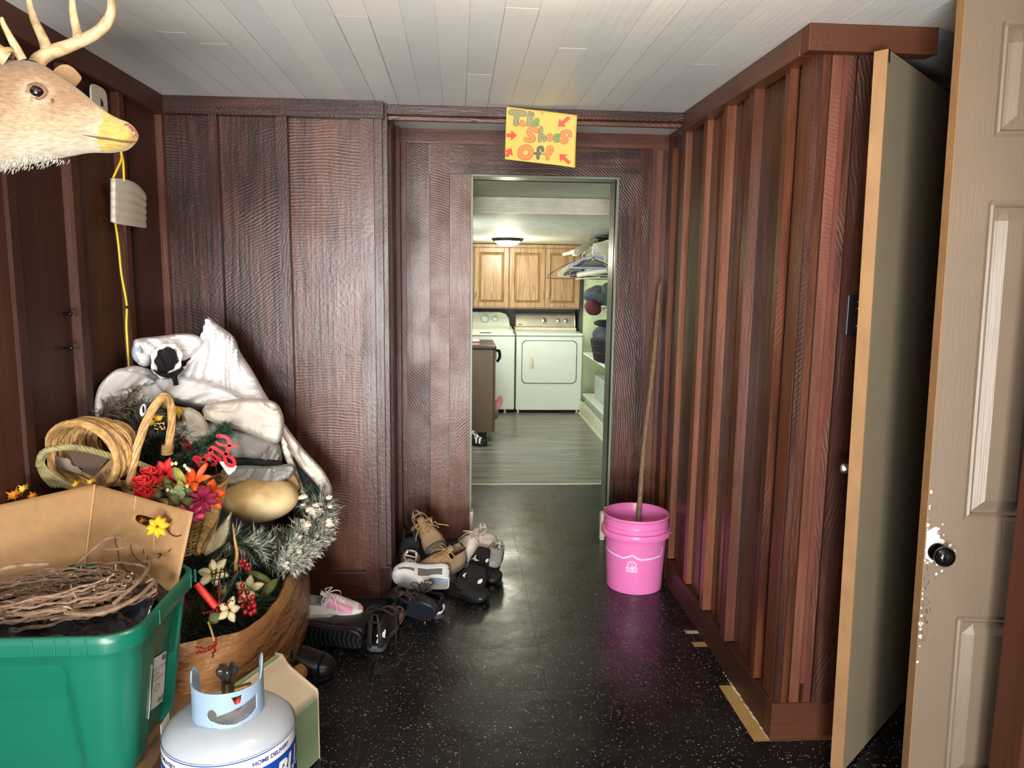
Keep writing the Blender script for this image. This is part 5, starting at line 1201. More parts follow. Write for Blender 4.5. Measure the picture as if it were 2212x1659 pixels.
def densify(o,step=.012):
    out=[]; n=len(o)
    for i in range(n):
        a,b=V(o[i]),V(o[(i+1)%n]); k=max(1,int((b-a).length/step))
        out+=[a+(b-a)*j/k for j in range(k)]
    return out
cx_,cy_=(TX0+TX1)/2,(TY0+TY1)/2; hx,hy=(TX1-TX0)/2,(TY1-TY0)/2
base=densify(rr(0,0,1,1,.0001,1)) 
ring0=densify(rr(cx_,cy_,hx,hy,.085,10)); nR=len(ring0)
def tring(z,ins,r=.11): # scale toward centre with recesses in sides
    out=[]
    for p in ring0:
        d=V((p.x-cx_,p.y-cy_)); q=V((d.x*(1-ins/hx),d.y*(1-ins/hy)))
        u=(z-TZ0)/(TZ1-TZ0)
        # recess in right side around its middle, and in the front around its left part
        if u<.86:
            dep=.022*min(1,(.86-u)/.10)
            if p.x>TX1-.02:
                e=abs(p.y-(cy_+.045)); wdt=.10+.02*(1-u); f=max(0,min(1,(wdt-e)/.02)); q.x-=dep*f*f*(3-2*f)
            if p.y<TY0+.02:
                e=abs(p.x-(cx_-.05)); wdt=.16+.05*(1-u); f=max(0,min(1,(wdt-e)/.045)); q.y+=dep*f*f*(3-2*f)
        out.append(V((cx_+q.x,cy_+q.y,z)))
    return out
lev=[(TZ0+.0,.080),(TZ0+.006,.067),(TZ0+.03,.058)]+[(TZ0+.03+(TZ1-.05-TZ0-.03)*k/14,.056-.040*k/14) for k in range(1,15)]+[(TZ1-.046,.014),(TZ1-.044,.001),(TZ1-.020,-.001),(TZ1-.004,.0),(TZ1,.003),(TZ1-.001,.013),(TZ1-.03,.020),(TZ0+.20,.040)]
mb=MB(); mb.grid([tring(z,i) for z,i in lev],wrapu=True); mb.f.append(list(range(nR))); mb.m.append(0); mb.uv.append(None); mb.c.append(None); mb.s.append(False)
build('tub',mb,[TEAL],tote)
# rim ribs
mb=MB()
for (x,y) in ((-.90,TY0),(-.93,TY0),(-.86,TY0),(-.98,TY0)): mb.box((x-.002,y-.003,TZ1-.043),(x+.002,y+.004,TZ1-.004))
for y in (1.90,2.13,2.17): mb.box((TX1-.004,y-.002,TZ1-.043),(TX1+.003,y+.002,TZ1-.004))
build('rim_rib',mb,[TEAL],tote,bevel=.0015)
# label on the right side (writing as it reads)
def tl(s,v,e=.002):   # s along +Y from 1.80, v height
    s_=s/.105; y=1.905+s_*.165; v=.395+(v-.42)/.19*.15-.045*s_; u=(v-TZ0)/(TZ1-TZ0); ins=.056-.040*max(0,(v-TZ0-.03))/(TZ1-.08-TZ0); x=TX1-ins
    dep=.022*min(1,max(0,(.86-u)/.10)); ee=abs(y-(cy_+.045)); wdt=.10+.02*(1-u); f=max(0,min(1,(wdt-ee)/.02))
    f2=f*f*(3-2*f)*0; x-=dep*f*f*(3-2*f); return V((x+e,y,v))
mb=MB(); mb.grid([[tl(.0+.105*i/6,.42+.19*j/6,.003+.001*sin(i*2+j)) for i in range(7)] for j in range(7)]); build('label',mb,[LBL],tote,label='white paper label')
mb=MB()
text_mb(mb,'STORAGE TOTE',.0135,lambda x,y:tl(.054+x,.566+y,.0055)); text_mb(mb,'CAJA DE',.0135,lambda x,y:tl(.045+x,.547+y,.0055)); text_mb(mb,'ALMACENAMIENTO',.0125,lambda x,y:tl(.054+x,.528+y,.0055),xs=.86)
for i in range(9): 
    s=.075+.003*i; mb.add([tl(s,.432,.0055),tl(s+.0016,.432,.0055),tl(s+.0016,.448,.0055),tl(s,.448,.0055)],[(0,1,2,3)])
mb.add([tl(a,b,.0055) for a,b in ((.082,.585),(.096,.585),(.096,.603),(.082,.603))],[(0,1,2,3)])
for r_ in (.012,): vs,fs=ribbon([(.065+r_*cos(a),.495+r_*sin(a)) for a in [k*pi/8 for k in range(16)]],.002,True); mb.add([tl(p.x,p.y,.0055) for p in vs],fs)
build('label_print',mb,[INK],tote)
# black bin liner
BAG=mat('black_bin_liner',srgb(30,32,38),.16,bump=.6,bscale=9,bdist=.02)
mb=MB(); G=[]
for j in range(26):
    G.append([V((TX0+.04+(TX1-TX0-.08)*i/34, TY0+.035+(TY1-TY0-.07)*j/25, .655+.030*(1-abs(noise.noise(V((i*.10,j*.16,2))))*2)+.02*noise.noise(V((i*.22,j*.30,5))) )) for i in range(35)])
mb.grid(G); tag(build('bin_liner',mb,[BAG],loc=(cx_,cy_,.60),solid=.002),'crumpled black plastic bag lining the green tote under the vine wreath','bag')
# ---- grapevine wreath lying in the tote
VINE=mat('grapevine_twig',srgb(104,82,66),.75,scale=60,var=.4,bump=.6,bscale=200,col2=srgb(146,116,92),stretch=(1,1,1)); 
rg=random.Random(21)
wr=thing('grapevine_wreath','wreath of bundled brown grapevine twigs lying in the green tote','wreath',(cx_-.02,1.96,.70))
mb=MB(); wc=V((cx_-.035,1.955,.708)); tn=Matrix.Rotation(radians(-7),4,'Y')@Matrix.Rotation(radians(0),4,'X')
for k in range(190):
    a0=rg.uniform(0,2*pi); ln=rg.uniform(.5,1.9); rr_=rg.gauss(0,.030); hh=rg.gauss(0,.017); R0=.17+rr_; n=12; pts=[]
    dr_=rg.uniform(-.03,.03); dh_=rg.uniform(-.02,.03)
    for i in range(n+1):
        a=a0+ln*i/n; r=R0+dr_*i/n+.004*sin(i*1.7+k); q=tn@V((r*1.15*cos(a),r*.50*sin(a),hh+dh_*i/n+.003*cos(i*2.1+k))); pts.append(wc+q)
    r0=rg.choice([.002,.0028,.0035,.0045,.0065]); mb.tube(pts,[r0*(1-.4*abs(2*i/n-1)) for i in range(n+1)],6)
build('twigs',mb,[VINE],wr)
mb=MB()
for k in range(110):
    a=rg.uniform(0,2*pi); r=.17+rg.gauss(0,.03); p=wc+tn@V((r*1.15*cos(a),r*.48*sin(a),rg.gauss(.008,.016))); d=V((rg.uniform(-1,1),rg.uniform(-1,1),rg.uniform(-.1,.9))).normalized()*rg.uniform(.006,.026); mb.tube([p,p+d*.5+V((0,0,.002)),p+d],[.0018,.0014,.0022],5)
build('snapped_stubs',mb,[mat('pale_cut_wood',srgb(188,160,120),.7)],wr)
mb=MB()
for pts,r in (([(-1.10,1.83,.72),(-1.12,1.80,.80),(-1.06,1.80,.85),(-.98,1.84,.845)],.0045),([(-1.02,2.05,.76),(-.96,2.08,.815),(-.92,2.07,.83),(-.90,2.06,.828)],.0035),([(-.95,2.06,.80),(-.90,2.03,.81),(-.885,2.04,.815)],.003),([(-.83,1.83,.745),(-.80,1.92,.77),(-.815,2.02,.775),(-.86,2.06,.76)],.005),([(-.95,1.84,.72),(-.86,1.82,.725),(-.80,1.88,.735),(-.785,1.96,.745)],.0055)): mb.tube(smooth_pts(pts,6),r,7)
build('loose_tendril',mb,[VINE],wr)
# ---- open cardboard box corner standing in the tote
bx=thing('open_cardboard_box','tall opened cardboard box with oval hand hole and pen scribbles, in the tote','box',(-1.0,2.2,.50))
Ct=V((-1.089,2.33,.905)); Rt=V((-.735,2.13,.878)); Lt=V((-1.288,2.175,.888)); Cb=V((-1.082,2.20,.64)); Rb=V((-.782,2.085,.64)); Lb=V((-1.272,2.07,.64))
# right panel with hand hole: triangulate outline with hole
def panel(mb,A,B,Cc,Dd,holes=[],nu=30,nv=18,th=.005):
    # A top-left, B top-right, C bottom-right, D bottom-left ; uv (0..1)
    pts=[];edges=[]
    def addl(l):
        b=len(pts); pts.extend([V(p) for p in l]); edges.extend([(b+i,b+(i+1)%len(l)) for i in range(len(l))])
    addl([(i/12,0) for i in range(12)]+[(1,i/8) for i in range(8)]+[(1-i/12,1) for i in range(12)]+[(0,1-i/8) for i in range(8)])
    for h in holes: addl(h)
    for i in range(1,nu):
        for j in range(1,nv):
            p=V((i/nu,j/nv))
            if all(not inside(p,h,.02) for h in holes): pts.append(p)
    r=delaunay_2d_cdt(pts,edges,[],0,1e-5); P=r[0]; F=[]
    for f in r[2]:
        c=V((0,0)); 
        for k in f: c+=P[k]
        c/=len(f)
        if all(not inside(c,h) for h in holes): F.append(tuple(f))
    mapf=lambda p:(A*(1-p.x)+B*p.x)*(1-p.y)+(Dd*(1-p.x)+Cc*p.x)*p.y
    mb.add([mapf(p) for p in P],F,smooth=True)
    return mapf
def inside(p,poly,grow=0):
    c=V((0,0)); 
    for q in poly: c+=V(q)
    c/=len(poly)
    if grow: poly=[c+(V(q)-c)*(1+grow/max(.001,(V(q)-c).length)) for q in poly]
    ins=False; n=len(poly); j=n-1
    for i in range(n):
        xi,yi=poly[i][0],poly[i][1]; xj,yj=poly[j][0],poly[j][1]
        if (yi>p.y)!=(yj>p.y) and p.x<(xj-xi)*(p.y-yi)/(yj-yi)+xi: ins=not ins
        j=i
    return ins
hole=[(.565+.145*(abs(cos(a))**.75)*(1 if cos(a)>0 else -1),.205+.052*(abs(sin(a))**.75)*(1 if sin(a)>0 else -1)) for a in [2*pi*k/32 for k in range(32)]]
hole=[(.615+(x-.565)*1.05,y+.025+(x-.565)*.05) for x,y in hole]
mb=MB(); mf=panel(mb,Ct,Rt,Rb,Cb,[hole]); build('right_panel',mb,[CARD],bx,solid=.005)
mb=MB(); panel(mb,Lt,Ct,Cb,Lb); build('left_panel',mb,[CARD],bx,solid=.005)
mb=MB(); n=20; mb.tube([Ct*(1-i/n)+Cb*(i/n)+V((0.001,-.003,0)) for i in range(n+1)],.0028,6); 
q0=mf(V((.44,.0)))+V((.0,-.004,0)); q1=mf(V((.44,.145)))+V((0,-.004,0)); mb.tube([q0,q1],.0015,5); q0=mf(V((.67,.30)))+V((.0,-.004,0)); q1=mf(V((.70,.50)))+V((0,-.004,0)); mb.tube([q0,q1],.0012,5)
build_each('fold_crease',mb,[mat('pale_crease',srgb(190,154,106),.7)],bx)
PEN=mat('pen_ink',srgb(58,38,26),.6,bump=0); mb=MB()
for st in ([(.30,.47),(.31,.53),(.345,.60),(.37,.70)],[(.46,.50),(.50,.59),(.58,.65),(.68,.665)],[(.37,.70),(.44,.76),(.52,.79),(.64,.85),(.66,.83)],[(.60,.52),(.61,.57)],[(.655,.57),(.66,.62)],[(.685,.60),(.69,.64)],[(.82,.13),(.79,.22),(.84,.29),(.90,.30),(.94,.27)],[(.755,.53),(.785,.53),(.76,.58)],[(.845,.49),(.87,.45)]):
    mb.tube([mf(V(p))+V((-.0005,-.0045,.0)) for p in [V((q.x,q.y)) for q in smooth_pts([V((a,b,0)) for a,b in st],4)]],.0011 if st[0][0]<.75 else .0018,5)
build_each('pen_scribble',mb,[PEN],bx)
STAIN=None
# ---- inflated outline helper for cloth
def inflate(mb,outline,Yf,th,step=7,wr=.012,seed=0,freq=14,mat=0,dirv=(1,.6,1),flatback=False,edge=.33,clampx=True):
    """closed soft body with the given outline, own depth (Yf(px,py)), thickness and wrinkles"""
    o=[V(p) for p in outline]; o=[V((p.x,p.y)) for p in smooth_pts([V((q.x,q.y,0)) for q in o],4,True)]
    pts=list(o); n=len(o); ed=[(i,(i+1)%n) for i in range(n)]
    x0,x1=min(p.x for p in o),max(p.x for p in o); y0,y1=min(p.y for p in o),max(p.y for p in o)
    y=y0; row=0
    while y<y1:
        x=x0+(step/2 if row%2 else 0)
        while x<x1:
            p=V((x,y))
            if inside(p,o): pts.append(p)
            x+=step
        y+=step*.87; row+=1
    r=delaunay_2d_cdt(pts,ed,[],1,1e-4); P=r[0]; F=[tuple(f) for f in r[2]]
    segs=[(o[i],o[(i+1)%n]) for i in range(n)]
    def dist(p):
        best=1e9
        for a,b in segs:
            d=b-a; t=max(0,min(1,(p-a).dot(d)/max(1e-9,d.length_squared))); q=(p-a-d*t).length
            if q<best: best=q
        return best
    ds=[dist(p) for p in P]; mxd=max(ds) or 1
    fr=[];bk=[]; sv=V((seed*7.3,seed*3.1,seed*1.9))
    for p,d in zip(P,ds):
        k=min(1,d/(mxd*edge)); prof=sqrt(max(0,1-(1-k)**2)); Y=Yf(p.x,p.y)
        q=at(p.x,p.y,Y=Y); ag=seed*1.37+.9*noise.noise(V((q.x*4,q.z*4,seed))); cA,sA=cos(ag),sin(ag); s=V(((q.x*cA+q.z*sA)*1.5,0,(-q.x*sA+q.z*cA)*.38))*freq+sv
        wp_=V((noise.noise(s*.5),0,noise.noise(s*.5+V((4,4,4)))))*.55; s=s+wp_; s.z*=1.0
        rd=lambda q:(1-abs(noise.noise(q))*3.2 if abs(noise.noise(q))<.31 else 0.0)
        s=s*.42; nn=rd(s)*1.1+rd(V((s.x*.7+s.z*1.8,0,s.z*.6-s.x*.6))+V((3,1,7)))*.9+.12*rd(s*2.9+V((9,2,1)))+.9*noise.noise(s*.9)
        a=at(p.x,p.y,Y=Y-th*prof*.6-wr*1.35*nn*min(1,prof*1.1)); b=at(p.x,p.y,Y=Y+th*prof*(.15 if flatback else .6)+.001)
        if clampx: a.x=max(a.x,-1.285); b.x=max(b.x,-1.285)
        b.y=min(b.y,3.535); a.y=min(a.y,3.52)
        fr.append(a); bk.append(b)
    N=len(P); bd=[i for i,d in enumerate(ds) if d<1e-3]
    if mb is not None:
        mb.add(fr+bk,[f for f in F]+[tuple(N+k for k in reversed(f)) for f in F]+[(i,(i+1)%n,N+(i+1)%n,N+i) for i in range(n)],mat,smooth=True)
    return fr
WCL=mat('white_nylon',srgb(238,236,238),.6,bump=.3,bscale=18,var=.06,scale=7,bdist=.006,stretch=(1,1,1)); GCL2=mat('grey_cotton',srgb(150,148,144),.8,bump=.5,bscale=45,var=.1,bdist=.006); TCL=mat('stained_white_cloth',srgb(222,212,202),.75,bump=.4,bscale=45,var=.1,bdist=.006); BLN=mat('black_lining',srgb(14,14,16),.85,bump=.5,bscale=60,bdist=.006)
BLUC=mat('pale_blue_cuff',srgb(158,172,186),.7,bump=.4,bscale=60)
Yj=lambda x,y: interp([(200,2.86),(330,3.12),(450,3.28),(600,3.36),(720,3.42)],x)-.10*max(0,(y-860))/200
jk=thing('white_jacket','dirty white hooded jacket heaped against the wall with its hood peaked','jacket',(-1.0,3.3,.70))
def jp(nm,ol,th,wr_=.012,seed=1,m_=WCL,dy=0,fr=14,lab=None,dirv=(1,.6,1),edge=.33,flat=False):
    mb=MB(); inflate(mb,ol,lambda x,y:Yj(x,y)+dy,th,4.5,wr_,seed,fr,dirv=dirv,edge=edge,flatback=flat); return build(nm,mb,[m_],jk,label=lab)
jp('hood',[(449,684),(462,695),(478,706),(505,728),(520,762),(545,800),(570,845),(590,880),(600,915),(560,905),(500,880),(450,862),(408,842),(385,815),(400,790),(420,768),(432,738),(446,708)],.11,.016,3,dy=-.02,fr=10)
mb=MB(); mb.tube(smooth_pts([at(x,y,Y=Yj(x,y)-.075) for x,y in ((449,690),(444,712),(434,738),(424,760),(412,782),(398,800),(382,812))],5),[.010+.003*sin(k*1.9) for k in range(31)],8); build('hood_hem',mb,[WCL],jk)
jp('sleeve',[(288,739),(300,731),(345,726),(400,720),(432,728),(440,745),(420,765),(390,780),(340,762),(322,790),(300,788),(290,768)],.085,.010,5,dy=-.06,fr=16)
mb=MB(); c=at(297,762,Y=Yj(297,762)-.10); mb.ball(c,(.020,.02,.036),n=16,m=10); build('sleeve_opening',mb,[BLUC],jk)
jp('torso',[(215,872),(228,835),(252,803),(275,792),(298,790),(330,800),(352,820),(385,822),(430,820),(480,832),(540,858),(590,880),(612,915),(560,920),(480,900),(430,888),(370,872),(330,880),(280,868),(240,880),(226,905),(210,895)],.12,.018,7,dy=-.03,fr=11)
jp('left_sleeve',[(204,868),(212,838),(232,812),(258,796),(290,800),(320,812),(340,828),(300,838),(262,848),(236,866),(222,890),(214,912),(205,900)],.09,.012,8,dy=-.09,fr=13)
jp('front_flap',[(338,820),(372,812),(420,818),(470,832),(510,850),(528,870),(505,885),(460,884),(418,876),(375,862),(345,842)],.09,.012,9,dy=-.13,fr=14)
# black neck opening with white rim
mb=MB(); inflate(mb,[(338,762),(352,752),(372,752),(382,765),(381,785),(372,800),(355,808),(338,805),(333,785)],lambda x,y:Yj(x,y)-.16,.03,5,.008,11,20); build('black_lining',mb,[BLN],jk,label='black inner lining seen through the sleeve end')
mb=MB(); mb.tube(smooth_pts([at(x,y,Y=Yj(x,y)-.175) for x,y in ((335,800),(330,778),(338,757),(356,746),(376,748),(388,762),(388,785),(376,800),(362,810),(345,812))],4,True),[.008+.004*sin(k*1.3) for k in range(40)],8,closed=True); build('cuff',mb,[WCL],jk)
jp('hood_lining',[(330,798),(345,803),(362,806),(380,800),(398,796),(388,808),(370,816),(345,812)],.03,.004,12,BLN,-.19)
mb=MB(); mb.tube([at(x,y,Y=Yj(x,y)-.20) for x,y in ((375,806),(377,818),(380,832))],.005,6,flat=2.2); build('zip_pull',mb,[BLACKPL],jk)
jp('right_sleeve',[(437,884),(452,872),(480,866),(530,860),(575,863),(600,874),(613,902),(612,935),(600,957),(572,952),(540,938),(500,925),(462,915),(442,902)],.13,.011,14,dy=-.22,fr=13,m_=TCL)
mb=MB(); 
for k in range(7): 
    x=446+k*5; mb.tube([at(x,876+k*.2,Y=Yj(x,880)-.285),at(x-4,906+k,Y=Yj(x,900)-.285)],.0035,6)
build('ribbed_cuff',mb,[TCL],jk)
jp('hanging_side',[(612,915),(632,940),(660,975),(695,1012),(712,1040),(718,1060),(716,1080),(706,1092),(700,1078),(690,1066),(668,1058),(648,1040),(632,1005),(618,965),(606,940)],.07,.008,16,dy=-.06,fr=12,m_=TCL)
jp('side_lining',[(632,985),(650,1010),(680,1042),(700,1070),(704,1088),(690,1085),(665,1066),(645,1050),(634,1020)],.03,.006,17,dy=-.13,m_=BLN)
jp('front_hem',[(606,935),(618,950),(640,1010),(655,1050),(672,1085),(662,1082),(645,1060),(628,1020),(610,975)],.05,.006,18,dy=-.14,m_=TCL)
# grey garments beneath
gh=thing('grey_garment','grey cotton garment crumpled under the white jacket, with black waistband','clothes',(-.9,3.2,.60))
def gp(nm,ol,th,wr_,seed,m_,dy,fr=14,lab=None):
    mb=MB(); inflate(mb,ol,lambda x,y:Yj(x,y)+dy,th,6,wr_,seed,fr); return build(nm,mb,[m_],gh,label=lab)
gp('body',[(395,900),(430,895),(480,915),(540,930),(590,945),(606,965),(608,1000),(590,1008),(520,996),(460,1000),(420,1010),(398,970)],.14,.014,21,GCL2,-.15)
gp('pale_fold',[(393,890),(410,880),(440,900),(455,940),(462,990),(440,1010),(412,1000),(396,960),(398,920)],.10,.010,22,TCL,-.26)
gp('waistband',[(455,990),(520,988),(590,992),(608,998),(606,1010),(540,1010),(470,1008)],.05,.003,23,BLN,-.22,lab='black waistband')
gp('lower_fold',[(472,1030),(485,1010),(530,1004),(580,1006),(625,1002),(640,1012),(628,1032),(590,1045),(540,1042),(500,1050),(478,1046)],.12,.012,24,GCL2,-.22)
gp('tan_pocket',[(600,1015),(625,1010),(645,1030),(650,1058),(635,1080),(612,1060),(595,1040)],.08,.006,25,mat('khaki_cloth',srgb(150,118,78),.8,bump=.4),-.18)
# the bulk of the pile under the jacket, down to the floor
cloth_blob('clothes_heap','dark bundle of clothes beneath the white jacket in the wall corner','clothes',(-1.03,3.27,.42),(.22,.22,.42),mat('dim_grey_cloth',srgb(92,90,88),.9,bump=.5,bscale=60),31,amp=.12)
# ---- big soft brown paper/leatherette bag
BRN=mat('brown_kraft_leatherette',srgb(150,105,64),.36,bump=.9,bscale=8,var=.12,scale=6,bdist=.03,stretch=(1,1,2.5))
bc=V((-.935,2.76,0))
bg=thing('brown_bag','big slumped brown wrinkled bag holding the Christmas greenery','bag',tuple(bc))
def bagrow(a,b,z,rimw=0,sd=0):
    row=[]
    for k in range(96):
        an=2*pi*k/96; n=noise.noise(V((cos(an)*2.2,sin(an)*2.2,z*3+sd)))*.020+ (1-2*abs(noise.noise(V((cos(an)*6,sin(an)*6,z*2)))))*.008
        e=.80; ca,sa=cos(an),sin(an)
        x=bc.x+(a+n)*(abs(ca)**e)*(1 if ca>0 else -1); y=bc.y+(b+n)*(abs(sa)**e)*(1 if sa>0 else -1)
        zz=z+(rimw*(.035*sin(an*1.0+.6)+.02*sin(3*an)) if rimw else 0)
        row.append(V((max(x,-1.262),y,zz)))
    return row
mb=MB(); L_=[(.20,.36,.003,0),(.265,.42,.004,0),(.300,.46,.05,0),(.325,.50,.12,.0),(.345,.525,.20,.0),(.352,.535,.27,.3),(.352,.53,.33,.6),(.345,.52,.385,.9),(.338,.51,.42,1),(.328,.50,.432,1),(.315,.485,.42,1),(.31,.48,.36,.8),(.30,.47,.25,.3),(.05,.1,.22,0)]
mb.grid([bagrow(a,b,z,r) for a,b,z,r in L_],wrapu=True); build('bag_wall',mb,[BRN],bg)
mb=MB(); pts=smooth_pts([at(612,1400,Y=2.55),at(618,1385,Y=2.60),at(628,1362,Y=2.68),at(636,1342,Y=2.72)],5)
mb2=MB()
def bagpt(an,z,e=.004):
    a,b=[(q[0],q[1]) for q in L_ if q[2]<=z][-1] if z<.42 else (.345,.52)
    n=noise.noise(V((cos(an)*2.2,sin(an)*2.2,z*3)))*.020; ca,sa=cos(an),sin(an)
    return V((bc.x+(a+n+e+.006)*(abs(ca)**.8)*(1 if ca>0 else -1),bc.y+(b+n+e+.006)*(abs(sa)**.8)*(1 if sa>0 else -1),z))
for A_,B_ in (((-.50,.05),(-.46,.40)),((-.95,.02),(-.80,.41)),((-.70,.10),(-.2,.36)),((-1.1,.20),(-.6,.28)),((-.3,.03),(-.12,.33))):
    mb2.tube([bagpt(A_[0]+(B_[0]-A_[0])*k/12,A_[1]+(B_[1]-A_[1])*k/12) for k in range(13)],[.001]+[.006]*11+[.001],6)
build('crease_ridge',mb2,[BRN],bg)
mb=MB(); 
for k in range(5): an=-.30+.03*k; p=bagpt(an,.10+.035*k,.006); mb.ball(p,(.006,.012,.018),n=8,m=6)
build('torn_patch',mb,[BLN],bg,label='dark tear in the brown bag')
# ---- fir greenery
FIR=mat('fir_needles',srgb(48,80,62),.6,bump=0,var=.35,scale=40); FIRD=mat('dark_fir_needles',srgb(28,54,36),.6,bump=0,var=.4,scale=40); FIRS=mat('snowy_needles',srgb(222,216,200),.8,bump=0,var=.15,scale=60,col2=srgb(176,184,172)); TAUP=mat('dusty_taupe_needles',srgb(112,100,86),.8,bump=0,var=.3,scale=60); SNOW=mat('flocked_snow',srgb(232,224,206),.95,bump=1,bscale=150,bdist=.004)
def fir(name,lab,path,R,n,mats,mix=(1,0),nl=.04,seed=1,cat_='garland',w=.0011,sprig=0,par=None,group=None):
    rg=random.Random(seed); pts=smooth_pts(path,8); mb=MB(); ms=[MB(),MB()]
    core=MB(); core.tube(pts,.004,6)
    for k in range(n):
        u=rg.random()*(len(pts)-1); i=int(u); p=pts[i].lerp(pts[min(i+1,len(pts)-1)],u-i); t=(pts[min(i+1,len(pts)-1)]-pts[max(i-1,0)]).normalized()
        d=V((rg.gauss(0,1),rg.gauss(0,1),rg.gauss(0,1))); d=(d-t*d.dot(t)).normalized()
        # a sprig: thin twig with needles
        L1=R*rg.uniform(.5,1.05); dirn=(d+t*rg.uniform(-.5,.9)).normalized(); tip=p+dirn*L1; which=0 if rg.random()<mix[0]/(mix[0]+mix[1]) else 1
        m_=ms[which]
        nn=14 if sprig==0 else sprig
        for q in range(nn):
            f=rg.uniform(.15,1.0); b=p.lerp(tip,f); e=V((rg.gauss(0,1),rg.gauss(0,1),rg.gauss(0,1))); e=(e-dirn*e.dot(dirn)).normalized(); nd=(dirn*1.0+e*.8).normalized()*nl*rg.uniform(.5,1.1)
            s=nd.cross(e).normalized()*w; s2=e*w*.5
            m_.add([b+s,b-s,b+nd,b+s2],[(0,1,2),(1,3,2),(3,0,2)],0)
        core.tube([p,tip],.0012,3)
    if par is None:
        t_=thing(name,lab,cat_,tuple(pts[0]),group)
    else: t_=par
    build('branch',core,[mat('branch_wire',srgb(52,44,34),.8)] if 'bw' not in MATS else [MATS['bw']],t_)
    nm=['green_needles','snowy_needles']
    for i in (0,1):
        if ms[i].v: build(nm[i],ms[i],[mats[i]],t_)
    return t_
MATS['bw']=mat('branch_wire',srgb(52,44,34),.8)
# dark greenery filling the bag
fir('fir_garland','dark green fir garland filling the front of the brown bag',[(-1.05,2.40,.33),(-.93,2.50,.34),(-.82,2.62,.34),(-.76,2.80,.35),(-.80,3.0,.36),(-.95,3.05,.36),(-1.1,2.9,.36)],.13,800,(FIRD,FIR),(3,1),.05,seed=2,w=.0015)
sw_=fir('snowy_wreath','snow-flocked fir wreath hanging over the rim of the brown bag',[at(500,1165,Y=2.62),at(545,1185,Y=2.66),at(600,1190,Y=2.74),at(650,1170,Y=2.84),at(682,1130,Y=2.98),at(690,1090,Y=3.08),at(668,1075,Y=3.16)],.085,360,(FIR,FIRS),(1.1,1),.042,seed=3,cat_='wreath',w=.0013)
fir('snowy_sprig','',[at(620,1215,Y=2.72),at(655,1195,Y=2.80),at(690,1150,Y=2.95),at(700,1110,Y=3.05)],.060,620,(FIRS,FIRS),(1,0),.024,seed=4,par=sw_,w=.0028)
mb=MB(); rg=random.Random(8)
for (px,py,Y,r) in [(px+rg.uniform(-14,14),py+rg.uniform(-14,14),Y,r*rg.uniform(.3,.6)) for (px,py,Y,r) in ((662,1112,2.93,.028),(690,1105,2.96,.030),(672,1140,2.88,.028),(640,1165,2.80,.022),(700,1130,2.96,.024),(700,1085,3.0,.02),(655,1085,3.0,.02),(600,1195,2.72,.016),(632,1200,2.74,.02),(625,1225,2.70,.018)) for _ in range(3)]:
    c=at(px,py,Y=Y); mb.ball(c,(r*1.1,r,r*.8),n=18,m=12,fn=lambda p,a,th:p*(1+.7*noise.noise(p*170+c*9)))
build_each('snow_clump',mb,[SNOW],sw_)
fir('fir_branch','green fir branch crossing in front of the white jacket and pointing at upper right',[at(375,1010,Y=2.72),at(405,985,Y=2.75),at(440,960,Y=2.80),at(475,938,Y=2.84),at(492,925,Y=2.86)],.030,260,(mat('bright_fir_needles',srgb(62,100,78),.6,bump=0,var=.35,scale=40),FIR),(3,1),.028,seed=5,cat_='branch')
mb=MB(); mb.tube([at(372,1018,Y=2.70),at(470,945,Y=2.82)],.0055,6); tag(build('black_rod',mb,[BLACKPL],loc=at(372,1018,Y=2.70)),'thin black rod running along the green fir branch','rod')
fg=fir('flocked_garland','dusty flocked fir garland behind the arched basket handle',[at(222,892,Y=2.55),at(258,886,Y=2.60),at(300,880,Y=2.66),at(330,905,Y=2.70),at(300,935,Y=2.66)],.055,150,(TAUP,TAUP),(1,0),.03,seed=6)
fir('x','',[at(300,930,Y=2.70),at(330,955,Y=2.72),at(360,940,Y=2.74),at(330,910,Y=2.74),at(300,960,Y=2.72),at(345,985,Y=2.70)],.06,200,(FIRD,FIR),(2,1),.035,seed=7,par=fg)
fir('x','',[at(272,870,Y=2.62),at(285,850,Y=2.63),at(290,842,Y=2.64)],.025,40,(TAUP,TAUP),(1,0),.02,seed=8,par=fg)
fir('fir_sprig','spiky silver-green fir sprig right of the arched basket handle',[at(375,960,Y=2.74),at(392,945,Y=2.76),at(400,925,Y=2.77)],.035,40,(TAUP,FIRS),(1,1),.035,seed=9,cat_='branch')
# ---- gourd
GRD=mat('tan_gourd_skin',srgb(196,160,104),.72,scale=7,var=.0,col2=srgb(228,204,154),bump=.25,bscale=30,thr=(.42,.58))
c=at(560,1076,Y=2.98); gd=thing('dried_gourd','big smooth tan dried gourd resting between jacket and snowy wreath','gourd',(c.x,c.y,c.z-.08))
mb=MB(); mb.ball(c,(.150,.13,.090),n=56,m=32,fn=lambda p,a,th:V((p.x*(1+.06*p.z/.08*(1 if p.x<0 else -1)*.4),p.y,p.z*(1-.10*(p.x/.15)**2)-.012*math.exp(-((p.x-.035)**2+(p.y)**2)/.003)*(1 if p.z>0 else 0)))); build('shell',mb,[GRD],gd)
mb=MB(); cc=c+V((.035,-.045,.068)); n=30
def gs(dx,dy):
    x=dx;y=dy; zz=.086*sqrt(max(0,1-(x/.15)**2-(y/.13)**2)); return V((c.x+x,c.y+y,c.z+zz*(1-.10*(x/.15)**2)+.0012-.012*math.exp(-((x-.035)**2+y**2)/.003)))
mb.grid([[gs(.035+r*.058*cos(a),-.045+r*.05*sin(a)) for a in [2*pi*k/30 for k in range(30)]] for r in [i/6 for i in range(7)]],wrapu=True); build('pale_scar',mb,[mat('pale_gourd_scar',srgb(226,204,158),.8,scale=14,var=.1,bump=.5,bscale=80)],gd)
